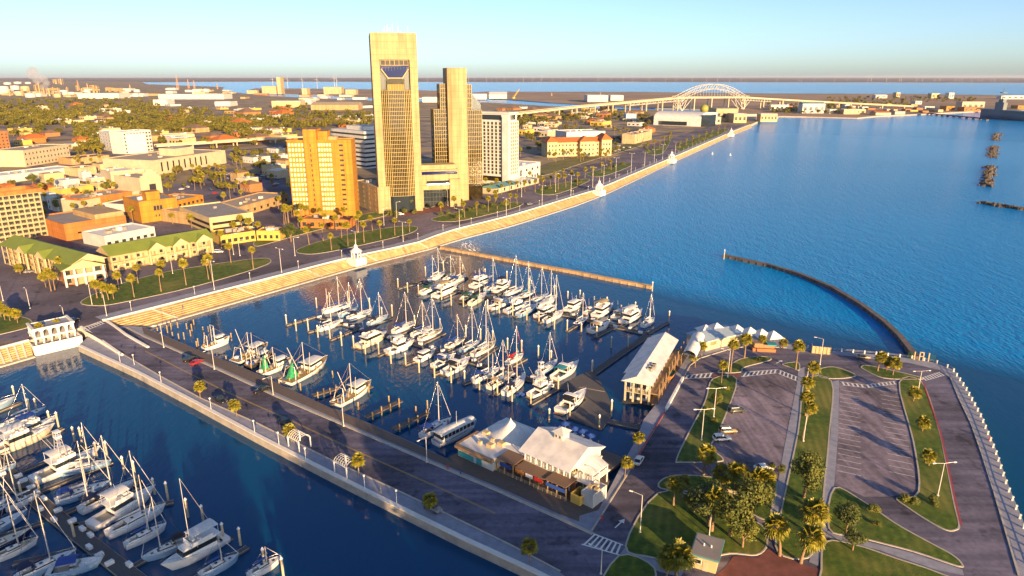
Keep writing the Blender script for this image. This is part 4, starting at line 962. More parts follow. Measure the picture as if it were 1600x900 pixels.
# ---- green roofed motels
def motel(A, B, depth, h, label, gables, floors, bay):
    p, an, w_ = site(A, B); t = thing('motel', p, an, label, 'motel')
    b = MB(); b.prism([(0, 1.8), (w_, 1.8), (w_, depth), (0, depth)], -1, h); b.build('wall', M['w_beige'], t)
    b = MB(); b.gable(-.3, w_ + .3, 0, depth, h, h + depth * .26, 'x', 0, .9, 1); b.build('roof', [M['r_green'], M['w_cream']], t)
    b = MB()
    for f in range(floors):
        b.box((w_ / 2, .9, h * f / floors - .12), (w_, 1.8, .22))
        if f: b.box((w_ / 2, .06, h * f / floors + .95), (w_, .1, .1)); b.box((w_ / 2, .06, h * f / floors + .45), (w_, .06, .08))
    n = int(w_ / 5)
    for i in range(n + 1): b.box((w_ * i / n, .12, -.5), (.35, .3, h + .5))
    b.build('gallery', M['w_cream'], t)
    for gx in gables:
        b = MB(); g0, g1 = gx * w_ - bay / 2, gx * w_ + bay / 2
        b.gable(g0, g1, -1.2, depth * .5, h - .4, h + depth * .2, 'y', 0, .5, 1); 
        for q in (g0 + .3, g1 - .3): b.box((q, -1.0, -.5), (.9, .6, h + .2), 0, 1)
        b.build('dormer', [M['r_green'], M['w_cream']], t)
    me = win_mesh(1.5, 1.5, M['pane'], M['w_cream']); md = win_mesh(.9, 2.0, M['wood'], M['w_cream'])
    for f in range(floors):
        for i in range(n):
            for (dx, m_, nm, z_) in ((.3, me, 'window', .7), (.72, md, 'door', .05)):
                o = bpy.data.objects.new(nm, m_); COL.objects.link(o); o.parent = t; o.location = (w_ * (i + dx) / n, 1.8, h * f / floors + z_ + .1)
    return t
motel((178, 424), (334, 394), 15, 7.5, 'long motel with green gable roof, cream dormers and galleries behind the lawn', (.42, .66, .9), 2, 8)
motel((8, 412), (118, 446), 14, 9.5, 'green roofed cream motel wing facing the junction, shaded car park beside', (.35, .62), 3, 8)
p, an, w_ = site((104, 448), (164, 438)); t = thing('motel_lobby', p, an, 'motel lobby with cream pediment, arched white porch and green roof', 'motel'); b = MB(); b.prism([(0, 2), (w_, 2), (w_, 16), (0, 16)], -1, 7.5); b.build('wall', M['w_rust'], t)
b = MB(); b.gable(-1, w_ + 1, -1.5, 17, 7.5, 11.2, 'y', 0, .4, 1); b.build('roof', [M['r_green'], M['w_cream']], t); b = MB()
for i in range(5): b.box((w_ * i / 4, -1.2, -.5), (.8, .8, 8))
b.box((w_ / 2, -1.2, 3.8), (w_ + 1, 1.2, .5)); b.box((w_ / 2, -1.7, 4.2), (w_ + 1, .15, 1)); b.build('porch', M['w_white'], t)
windows(t, (0, 2), 'f', w_, 5, 2, 2.2, 2.2, .8, 3.8)
bld('flat_diner', 'low pale flat roofed diner in blue shade between the green roofed motels', (166, 388), (244, 372), 22, 6, 'w_white', 'r_white', 1, 7, 0, 2.2, 1.6, units=5)
# ---- orange parking block, orange hall, garage, others
t, w_ = bld('parking_block', 'rust orange walled parking block with stepped ramp and roof deck', (104, 377), (200, 361), 40, 9, 'w_rust', 'r_grey', 0, units=0)
for k in range(5):
    b = MB(); b.box((w_ * (.25 + .14 * k), .05, 3.2 + (k % 2) * 1.6), (w_ * .11, .3, 1.0)); b.build('opening', M['black'], t)
b = MB(); b.box((w_ * .75, 16, 9), (w_ * .48, 30, 3.2), 0, 0); b.build('upper_deck', [M['w_tan']], t)
bld('parking_block', 'lower brick podium with roof parking before the balcony apartment block', (76, 362), (108, 376), 30, 6, 'w_brick', 'r_grey', 0, units=0)
t, w_ = bld('orange_hall', 'bright orange hall with a square turret and small arched windows', (222, 349), (280, 341), 30, 13, 'w_orange', 'r_grey', 0, units=3)
b = MB(); b.box((w_ * .42, 6, 13), (8, 8, 5)); b.box((w_ * .42, 6, 18), (8.8, 8.8, .7)); b.build('turret', M['w_orange'], t); windows(t, (0, 0), 'f', w_, 3, 1, 1.6, 3, 7, 3, 'pane', 'w_tan', w_ * .35, w_ * .6); windows(t, (0, 0), 'f', w_, 5, 1, .8, 1.4, 3, 3, 'pane', 'w_tan', w_ * .35, w_ * .8)
bld('orange_hall', 'long orange wing with ground floor shop windows beside the turreted hall', (280, 336), (320, 326), 24, 9, 'w_orange', 'r_grey', 2, 6, 0, 2.2, 1.8, units=4)
t, w_ = bld('parking_garage', 'open cream parking garage with two dark decks beside the orange hall', (283, 346), (330, 366), 26, 9, 'w_cream', 'r_grey', 0, units=1)
for k in range(2):
    b = MB(); b.box((w_ / 2, -.02, 1.6 + k * 3.4), (w_ - 1.5, .35, 1.5)); b.build('opening', M['black'], t)
    b = MB(); b.box((w_ - .02, 13, 1.6 + k * 3.4), (.35, 23, 1.5)); b.build('opening', M['black'], t)
bld('low_arcade', 'low tan block with toothed roof vents beside the parking garage', (332, 356), (358, 350), 45, 7, 'w_tan', 'r_tan', 1, 4, 0, 2.4, 2, units=6)
bld('low_arcade', 'low tan flat block in shade behind the palm lined street corner', (360, 344), (452, 316), 24, 6, 'w_tan', 'r_tan', 1, 9, 0, 2.4, 2, units=5)
bld('shop_row', 'low orange shop row with brown roof behind palms and shrubs', (346, 384), (400, 376), 16, 5, 'w_yellow', 'r_brown', 1, 6, 0, 2, 2)
bld('shop_row', 'small ochre pavilion beside the round tree on the hotel corner', (402, 376), (438, 376), 10, 5, 'w_yellow', 'r_brown', 1, 4, 0, 1.6, 2)
bld('white_office', 'white six storey office with punched windows above the city trees', (197, 241), (240, 236), 22, H(197, 241, 207, CZ), 'w_white', 'r_white', 6, 9, 0, 2.6, 1.9, left=False, units=3)
bld('white_office', 'lower white side wing of the six storey office, banded with dark windows', (159, 233), (195, 241), 26, H(159, 233, 205, CZ), 'w_white', 'r_white', 6, 8, 0, 3.0, 1.8, units=2)
bld('court_block', 'three storey beige court block half in blue shade, arched lower windows', (41, 261), (111, 249), 34, H(41, 261, 236, CZ), 'w_pale', 'r_tan', 3, 13, 0, 1.8, 2, units=3)
t, w_ = bld('exhibition_hall', 'long beige hall with tall dark wall slots and stepped roof', (242, 274), (354, 255), 60, 13, 'w_pale', 'r_tan', 0, units=6)
for i in range(9):
    b = MB(); b.box((w_ * (.1 + i * .075), -.05, 2.5), (1.6, .3, 8.5)); b.build('wall_slot', M['black'], t)
b = MB(); b.box((w_ * .55, 22, 13), (w_ * .25, 20, 7)); b.build('stage_tower', M['w_pale'], t)
t, w_ = bld('theatre', 'tall beige theatre with stepped gable crown and square portal', (222, 306), (255, 301), 34, 13, 'w_pale', 'r_tan', 0, units=2)
b = MB()
for k, (f, hz) in enumerate(((.86, 2), (.6, 4.4), (.34, 6.8))): b.box((w_ / 2, .6 - k * .05, 13), (w_ * f, 1.4 - k * .2, hz))
b.build('stepped_gable', M['w_pale'], t); b = MB(); b.box((w_ * .55, -.05, 0), (w_ * .3, .4, 8)); b.build('portal', M['dark'], t)
bld('theatre', 'blank pale auditorium block behind the stepped theatre gable', (176, 292), (214, 288), 24, 12, 'w_pale', 'r_white', 0, units=2)
bld('brick_store', 'orange brick store with a big round tree at its corner', (98, 328), (130, 333), 36, 9, 'w_rust', 'r_tan', 2, 5, 0, 1.6, 1.6)
bld('brick_store', 'cream scalloped store front between brick store and theatre', (130, 334), (220, 316), 28, 8, 'w_pale', 'r_tan', 1, 7, 0, 2.6, 2.2)
bld('brick_store', 'flat store with dark roof and white side wall before the orange hall', (163, 335), (207, 338), 26, 7, 'w_white', 'r_brown', 0, units=2)
bld('brick_store', 'yellow fronted corner store by the shaded street', (98, 312), (148, 304), 14, 7, 'w_yellow', 'r_white', 1, 6, 0, 2, 1.8)
bld('brick_store', 'small white house with round arched windows in a shaded lot', (76, 327), (92, 331), 18, 8, 'w_white', 'r_white', 2, 3, 0, 1.4, 1.8)
bld('brick_store', 'long blue-white flat roofed store along the shaded street', (2, 287), (120, 272), 26, 6, 'w_white', 'r_white', 0, units=5)
bld('brick_store', 'small tan brick box beside the shaded street palms', (122, 276), (152, 272), 18, 7, 'w_beige', 'r_tan', 0, units=1)
bld('brick_store', 'wide tan shed between the white office and exhibition hall', (112, 258), (172, 252), 26, 6, 'w_tan', 'r_brown', 0, units=1)
bld('brick_block', 'brown brick block with square windows at the photo edge', (-60, 245), (18, 237), 30, 24, 'w_brick', 'r_brown', 6, 12, 0, 1.8, 1.6)
t, w_ = bld('long_shed', 'long cream shed with white roof beside the elevated road', (252, 222), (305, 220), 30, 9, 'w_cream', 'r_white', 1, 10, 0, 2.4, 2)
# elevated road
t = thing('elevated_road', P(240, 236, CZ), 0, 'elevated concrete road on piers behind the exhibition hall', 'viaduct'); o = P(240, 236, CZ)
def viaduct(t, pts, w, par_h=1.0, step=28, m='w_pale', base=CZ, pier_w=None, thick=1.6):
    q = [(x - t.location.x, y - t.location.y, z - t.location.z) for x, y, z in pts]; a = offset_line([p[:2] for p in q], w / 2); c = offset_line([p[:2] for p in q], -w / 2); zs = [p[2] for p in q]; b = MB()
    L = lambda l, d: [(*p, z + d) for p, z in zip(l, zs)]
    b.strip(L(c, 0), L(a, 0), 1); b.strip(L(c, -thick), L(c, par_h)); b.strip(L(a, par_h), L(a, -thick)); b.strip(L(a, -thick), L(c, -thick)); b.build('deck', [M[m], M['street']], t)
    al = along(q, step, step / 2); tot = sum(d2(x, y) for x, y in zip(q, q[1:]))
    for i, (x, y, an) in enumerate(al):
        d = step / 2 + i * step; z = None; acc = 0
        for p0, p1 in zip(q, q[1:]):
            l = d2(p0, p1)
            if acc + l >= d: z = p0[2] + (p1[2] - p0[2]) * (d - acc) / l; break
            acc += l
        b = MB(); hz = (z if z is not None else zs[-1]) - thick - (base - t.location.z)
        if hz < 1.5: continue
        pw = pier_w or 1.4
        for s_ in (-.35, .35): b.box((x - math.sin(an) * w * s_, y + math.cos(an) * w * s_, base - t.location.z), (pw, pw, hz), an)
        b.box((x, y, base - t.location.z + hz - 1.2), (1.2, w * .9, 1.2), an); b.build('pier', M[m], t)
viaduct(t, [P(244, 236, CZ)[:2] + (11,), P(330, 231, CZ)[:2] + (11.5,), P(420, 224, CZ)[:2] + (11,), P(470, 219, CZ)[:2] + (9,)], 14)
# ---------------------------------------------------------------- boats
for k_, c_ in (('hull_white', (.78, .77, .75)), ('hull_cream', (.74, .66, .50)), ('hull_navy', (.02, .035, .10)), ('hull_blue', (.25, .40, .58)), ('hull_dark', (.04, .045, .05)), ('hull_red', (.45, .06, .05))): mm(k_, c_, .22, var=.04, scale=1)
for k_, c_ in (('cv_blue', (.02, .07, .32)), ('cv_navy', (.012, .02, .07)), ('cv_green', (.02, .10, .05)), ('cv_red', (.50, .02, .02)), ('cv_black', (.015, .015, .018)), ('cv_white', (.72, .71, .69)), ('cv_tan', (.48, .36, .20)), ('cv_teal', (.03, .28, .33))): mm(k_, c_, .8, var=.12, scale=2, bump=.3)
mm('deck_tan', (.52, .44, .32), .7, var=.12, scale=2); mm('teak', (.30, .17, .08), .7, var=.25, scale=3)
mm('net_green', (.03, .30, .12), .9, var=.4, scale=2)
def hull(L, Bm, fb, bow=1.35, tr=.72, keel=-.5):
    """sections from stern (x=0) to bow (x=L); returns list of (x, half beam, sheer z)"""
    out = []
    for i in range(11):
        t = i / 10
        hb = Bm / 2 * (tr + (1 - tr) * math.sin(math.pi / 2 * min(1, t / .42))) if t < .42 else Bm / 2 * (1 - ((t - .42) / .58) ** 2.2)
        out.append((L * t, max(hb, .03), fb * (1 + (bow - 1) * t ** 1.8)))
    return out
def hull_mesh(st, m0=0, overhang=.08):
    b = MB(); L = st[-1][0]; vs = []
    for x, hb, z in st:
        xo = x - overhang * L * (x / L) ** 3
        for y, zz, xx in ((hb, z, x), (hb * .96, z * .5, x * .5 + xo * .5), (hb * .82, .05, xo), (hb * .4, -.5, xo - .02 * L * (x / L)), (-hb * .4, -.5, xo - .02 * L * (x / L)), (-hb * .82, .05, xo), (-hb * .96, z * .5, x * .5 + xo * .5), (-hb, z, x)): vs.append((xx, y, zz))
    n = len(st)
    b.add(vs, [(i * 8 + j, i * 8 + j + 1, i * 8 + 9 + j, i * 8 + 8 + j) for i in range(n - 1) for j in range(7)], m0, True)
    b.add(vs[:8], [tuple(range(7, -1, -1))], m0)
    return b
def deck_mesh(st, ck0, ck1, cw, dz=.06, depth=.55, m=0, mc=1):
    """deck with a sunken cockpit between fractions ck0 and ck1 of the length, width share cw"""
    b = MB(); L = st[-1][0]
    for (x0, h0, z0), (x1, h1, z1) in zip(st, st[1:]):
        z0 -= dz; z1 -= dz; f = (x0 + x1) / 2 / L
        if ck0 < f < ck1:
            a0, a1 = h0 * cw, h1 * cw; d0, d1 = z0 - depth, z1 - depth
            for s in (1, -1):
                b.add([(x0, s * a0, z0), (x1, s * a1, z1), (x1, s * h1, z1), (x0, s * h0, z0)], [(0, 1, 2, 3) if s > 0 else (3, 2, 1, 0)], m)
                b.add([(x0, s * a0, d0), (x1, s * a1, d1), (x1, s * a1, z1), (x0, s * a0, z0)], [(0, 1, 2, 3)], m)
            b.add([(x0, -a0, d0), (x1, -a1, d1), (x1, a1, d1), (x0, a0, d0)], [(0, 1, 2, 3)], mc)
        else: b.add([(x0, -h0, z0), (x1, -h1, z1), (x1, h1, z1), (x0, h0, z0)], [(0, 1, 2, 3)], m)
    xs = [s for s in st if ck0 < s[0] / L < ck1]
    for x, h, z in (xs[:1] + xs[-1:]) if xs else []: pass
    return b
def house(b, x0, x1, y0, y1, z0, z1, rake0=0.0, rake1=.6, m=0, mg=1, band=(.35, .85), camber=.1):
    """deck house: x0 aft, x1 fore, half widths y0 aft y1 fore, with a dark window band"""
    def ring_(f): return [(x0 + rake0 * f, -y0 * (1 - .12 * f)), (x1 - rake1 * f, -y1 * (1 - .12 * f)), (x1 - rake1 * f, y1 * (1 - .12 * f)), (x0 + rake0 * f, y0 * (1 - .12 * f))]
    zs = [0, band[0], band[1], 1.0]
    for k in range(3):
        p, q = ring_(zs[k]), ring_(zs[k + 1]); za, zb = z0 + (z1 - z0) * zs[k], z0 + (z1 - z0) * zs[k + 1]
        b.add([(*v, za) for v in p] + [(*v, zb) for v in q], [(0, 1, 5, 4), (1, 2, 6, 5), (2, 3, 7, 6), (3, 0, 4, 7)], mg if k == 1 else m)
    t = ring_(1.0); xm = [(t[0][0], 0), (t[1][0], 0)]
    b.add([(*t[0], z1), (*t[1], z1), (*xm[1], z1 + camber), (*xm[0], z1 + camber), (*t[2], z1), (*t[3], z1)], [(0, 1, 2, 3), (3, 2, 4, 5)], m)
    return b
def posts(b, x0, x1, y0, y1, z0, z1, r=.04):
    for x, y in ((x0, y0), (x0, -y0), (x1, y1), (x1, -y1)): b.tube((x, y, z0), (x, y, z1), r, r, 4)
def slab(b, x0, x1, y0, y1, z, t=.1, m=0, arch=.12):
    n = 6; vs = []
    for zz in (0, t):
        for x, y in ((x0, y0), (x1, y1)):
            for k in range(n + 1): c = -1 + 2 * k / n; vs.append((x, y * c, z + zz + arch * (1 - c * c)))
    o = 2 * (n + 1)
    b.add(vs, [(k, k + 1, n + 2 + k, n + 1 + k) for k in range(n)] + [(o + k + 1, o + k, o + n + 1 + k, o + n + 2 + k) for k in range(n)] + [(0, n + 1, o + n + 1, o), (n, o + n, o + 2 * n + 1, 2 * n + 1)] + [(k + 1, k, o + k, o + k + 1) for k in range(n)] + [(n + 1 + k, n + 2 + k, o + n + 2 + k, o + n + 1 + k) for k in range(n)], m)
def boat_at(st_, bw_):
    A, B = P(*st_, 0), P(*bw_, 0); return A, math.atan2(B[1] - A[1], B[0] - A[0]), d2(A, B)
def rails(st, f0, f1, h=.6):
    b = MB(); L = st[-1][0]; pts = [s for s in st if f0 <= s[0] / L <= f1]
    for s in (1, -1):
        top_ = [(x, s * h_ * .95, z + h) for x, h_, z in pts]; b.path(top_, .03, 3)
        for x, h_, z in pts: b.tube((x, s * h_ * .95, z), (x, s * h_ * .95, z + h), .02, .02, 3)
    return b
BOATS = []
def sailboat(stern, bow, mt, label, hullc='hull_white', cover='cv_white', bim=None, mast2=None, furl='cv_white', mx=.57, boom=True, deck='gel'):
    A, ang, L = boat_at(stern, bow); L = max(L, 7.0); sc = L / 10; Bm = L * .31 if L < 14 else L * .27; fb = .95 + .035 * L
    t = thing('sailing_boat', A, ang, label, 'sailing boat')
    st = hull(L, Bm, fb, 1.25, .66); hull_mesh(st).build('hull', M[hullc], t)
    dk = deck_mesh(st, .06, .30, .55, .05, .6); dk.build('deck', [M[deck], M['teak']], t)
    b = MB(); house(b, L * .30, L * .68, Bm * .30, Bm * .20, fb * .98, fb * 1.05 + .5, .05, .9, 0, 1, (.3, .75)); b.build('cabin', [M['gel'], M['glass']], t)
    for k in range(3): h = MB(); h.box((L * (.42 + .17 * k), 0, fb * (1.05 if k < 2 else 1.12) + (.58 if k < 2 else .0)), (.55, .55, .06)); h.build('hatch', M['glass'], t)
    b = MB()
    for s in (1, -1): b.box((L * .18, s * Bm * .27, fb - .02), (L * .26, .12, .28))
    b.tube((L * .10, 0, fb - .5), (L * .10, 0, fb + .5), .05); b.cyl((L * .10, 0, fb + .35), .35, .05, 10); b.build('cockpit', M['gel'], t)
    # mast height from the photo
    xm, ym = A[0] + math.cos(ang) * L * mx, A[1] + math.sin(ang) * L * mx
    bb = (450 - mt[1]) / FPX; dz = (bb * ym * _c - ym * _s) / (_c + bb * _s); hm = min(max(dz + CAMH, L * .75), 24)
    def rig(x, h, nm='mast'):
        b = MB(); b.tube((x, 0, fb), (x, 0, h), .11 + .004 * L, .075, 6)
        for f in (.45, .7): b.tube((x, -Bm * .30, fb + (h - fb) * f), (x, Bm * .30, fb + (h - fb) * f), .035, .035, 4)
        b.build(nm, M['alu'], t)
    rig(L * mx, hm)
    b = MB()
    for q in ((L * .99, 0, fb * 1.2), (.1, 0, fb)): b.tube((L * mx, 0, hm), q, .028, .028, 3, 0, False)
    for s in (1, -1):
        b.tube((L * mx, 0, hm), (L * mx - .1, s * Bm * .30, fb + (hm - fb) * .7), .025, .025, 3, 0, False); b.tube((L * mx - .1, s * Bm * .30, fb + (hm - fb) * .7), (L * mx - .2, s * Bm * .47, fb), .025, .025, 3, 0, False)
    b.build('rigging', M['chrome'], t)
    if furl: b = MB(); b.tube((L * .985, 0, fb * 1.25), (L * mx + (L * .985 - L * mx) * .1, 0, fb + (hm - fb) * .9), .065, .04, 4); b.build('furled_sail', M[furl], t)
    if boom:
        b = MB(); b.tube((L * mx - .1, 0, fb + 1.5), (L * (mx - .40), 0, fb + 1.55), .07, .06, 5); b.build('boom', M['alu'], t)
        b = MB(); b.tube((L * mx - .2, 0, fb + 1.72), (L * (mx - .37), 0, fb + 1.68), .26, .13, 6); b.build('sail_cover', M[cover], t)
    if mast2:
        h2_ = hm * mast2; rig(L * .16, h2_, 'mizzen_mast')
    if bim:
        b = MB(); slab(b, L * .06, L * .27, Bm * .36, Bm * .38, fb + 1.75, .08); posts(b, L * .07, L * .26, Bm * .34, Bm * .36, fb, fb + 1.8); b.build('bimini', M[bim], t)
        b = MB(); house(b, L * .27, L * .35, Bm * .28, Bm * .24, fb + .5, fb + 1.15, 0, .5, 0, 1, (.3, .8)); b.build('spray_hood', [M[bim], M['glass']], t)
    rails(st, .68, 1.0, .55).build('pulpit_railing', M['chrome'], t); rails(st, 0.0, .12, .55).build('pushpit_railing', M['chrome'], t)
    b = MB(); 
    for k in range(3): b.tube((L * (.25 + .2 * k), -st[5][1] * .99, .3), (L * (.25 + .2 * k), -st[5][1] * .99, .95), .14, .14, 6)
    b.build('fender', M['cv_blue'], t) if False else None
    b = MB(); house(b, 0.0, L * .995, st[0][1] * 1.005, .05, -.05, .12, 0, 0) if False else None
    return t
def motorboat(stern, bow, kind_, label, hullc='hull_white', canvas='cv_navy', tower=False, fly=True, top=None, mastv=None):
    A, ang, L = boat_at(stern, bow); L = max(L, 6.0); Bm = L * (.34 if L < 13 else .30); fb = .75 + .05 * L
    t = thing('motor_boat', A, ang, label, 'motor boat')
    st = hull(L, Bm, fb, 1.75 if kind_ != 'trawler' else 1.9, .84); hull_mesh(st, 0, .14).build('hull', M[hullc], t)
    ck1 = {'sport': .30, 'express': .34, 'trawler': .20, 'cruiser': .22, 'runabout': .5}[kind_]
    deck_mesh(st, .05, ck1, .82, .05, .6).build('deck', [M['gel'], M['deck_tan']], t)
    z = fb
    if kind_ == 'express':
        b = MB(); house(b, L * .50, L * .90, Bm * .36, Bm * .08, z * 1.0, z * 1.12 + .45, 0, L * .06, 0, 1, (.35, .7)); b.build('coachroof', [M['gel'], M['glass']], t)
        b = MB(); house(b, L * .34, L * .62, Bm * .40, Bm * .34, z + .1, z + 1.35, .1, L * .14, 0, 1, (.25, .97)); b.build('windscreen', [M['gel'], M['glass']], t)
        b = MB(); slab(b, L * .16, L * .46, Bm * .40, Bm * .38, z + 2.0, .1); posts(b, L * .18, L * .42, Bm * .38, Bm * .36, z, z + 2.05, .05); b.build('canopy', M[canvas], t)
        b = MB(); slab(b, L * .36, L * .46, Bm * .42, Bm * .42, z + 2.2, .2); posts(b, L * .34, L * .40, Bm * .44, Bm * .44, z, z + 2.2, .09); b.build('radar_arch', M['gel'], t)
    elif kind_ == 'runabout':
        b = MB(); house(b, L * .42, L * .60, Bm * .36, Bm * .30, z, z + .8, .1, .6, 0, 1, (.3, .95)); b.build('windscreen', [M['gel'], M['glass']], t)
        b = MB(); slab(b, L * .2, L * .55, Bm * .42, Bm * .38, z + 1.5, .12, 0, .3); posts(b, L * .22, L * .5, Bm * .4, Bm * .38, z, z + 1.55); b.build('canopy', M[canvas], t)
    else:
        x1 = {'sport': .70, 'trawler': .74, 'cruiser': .76}[kind_]; hz = 1.9 if L < 11 else 2.2
        b = MB(); house(b, L * ck1, L * x1, Bm * .41, Bm * .30, z, z + hz, .05, L * (.16 if kind_ != 'trawler' else .05), 0, 1, (.38, .82)); b.build('saloon', [M['gel'] if hullc != 'hull_cream' else M['hull_cream'], M['glass']], t)
        if kind_ != 'trawler':
            b = MB(); house(b, L * .66, L * .92, Bm * .27, Bm * .06, z * 1.1, z * 1.25 + .5, 0, L * .06, 0, 0); b.build('foredeck_trunk', M['gel'], t)
        zf = z + hz
        if fly:
            b = MB(); xf0, xf1 = L * (ck1 - .06), L * (ck1 + (x1 - ck1) * .72)
            b.box(((xf0 + xf1) / 2, 0, zf), (xf1 - xf0, Bm * .80, .15))
            for s in (1, -1): b.box(((xf0 + xf1) / 2 + L * .05, s * Bm * .38, zf + .1), ((xf1 - xf0) * .75, .1, .75))
            b.box((xf1 - .1, 0, zf + .1), (.12, Bm * .76, .85)); b.box((xf1 - L * .07, 0, zf + .1), (L * .05, Bm * .4, 1.0)); b.build('flybridge', M['gel'], t)
            b = MB()
            for s in (.25, -.25): b.box((xf1 - L * .15, s * Bm, zf + .1), (.55, .5, .9))
            b.build('seat', M['cv_white'], t)
            b = MB(); slab(b, xf0 + .2, xf1 - L * .03, Bm * .40, Bm * .36, zf + 2.05, .1, 0, .2); posts(b, xf0 + .3, xf1 - L * .05, Bm * .37, Bm * .34, zf, zf + 2.1, .045); b.build('canopy', M[canvas], t)
        if tower:
            b = MB(); xt = L * (ck1 + .14); zt_ = zf + 2.2
            for s in (1, -1):
                for dx in (-.9, .9): b.tube((xt + dx, s * Bm * .30, zf), (xt + dx * .5, s * Bm * .14, zt_ + 3.2), .06, .05, 4)
            for k in range(4): b.box((xt, 0, zt_ + k * .9), (1.3 - .15 * k, Bm * (.40 - .05 * k), .06))
            b.build('tower', M['alu'], t); b = MB(); b.box((xt, 0, zt_ + 3.2), (1.3, Bm * .34, .5)); slab(b, xt - .7, xt + .7, Bm * .22, Bm * .22, zt_ + 4.8, .08); posts(b, xt - .5, xt + .5, Bm * .15, Bm * .15, zt_ + 3.6, zt_ + 4.85, .04); b.build('tower_top', M['gel'], t)
            for s in (1, -1): b = MB(); b.tube((xt, s * Bm * .42, zf), (xt - L * .22, s * Bm * .75, zf + L * .5), .05, .03, 4); b.build('outrigger', M['alu'], t)
    if mastv: b = MB(); b.tube((L * .55, 0, z), (L * .55, 0, z + mastv), .09, .05, 5); b.tube((L * .55, 0, z + mastv), (L * .15, 0, z + 2.2), .025, .025, 3, 0, False); b.build('mast', M['alu'], t)
    b = MB(); b.tube((L * .5, Bm * .35, z + 1.5), (L * .46, Bm * .38, z + 5.2), .03, .02, 4); b.build('antenna', M['white'], t)
    b = MB(); b.box((-.35, 0, .15), (.8, Bm * .7, .1)); b.build('swim_platform', M['teak'], t)
    rails(st, .55, 1.0, .7).build('bow_railing', M['chrome'], t)
    return t
def pick(items):
    return items
mA = 'on the long middle dock'; mC = 'on the upper dock'
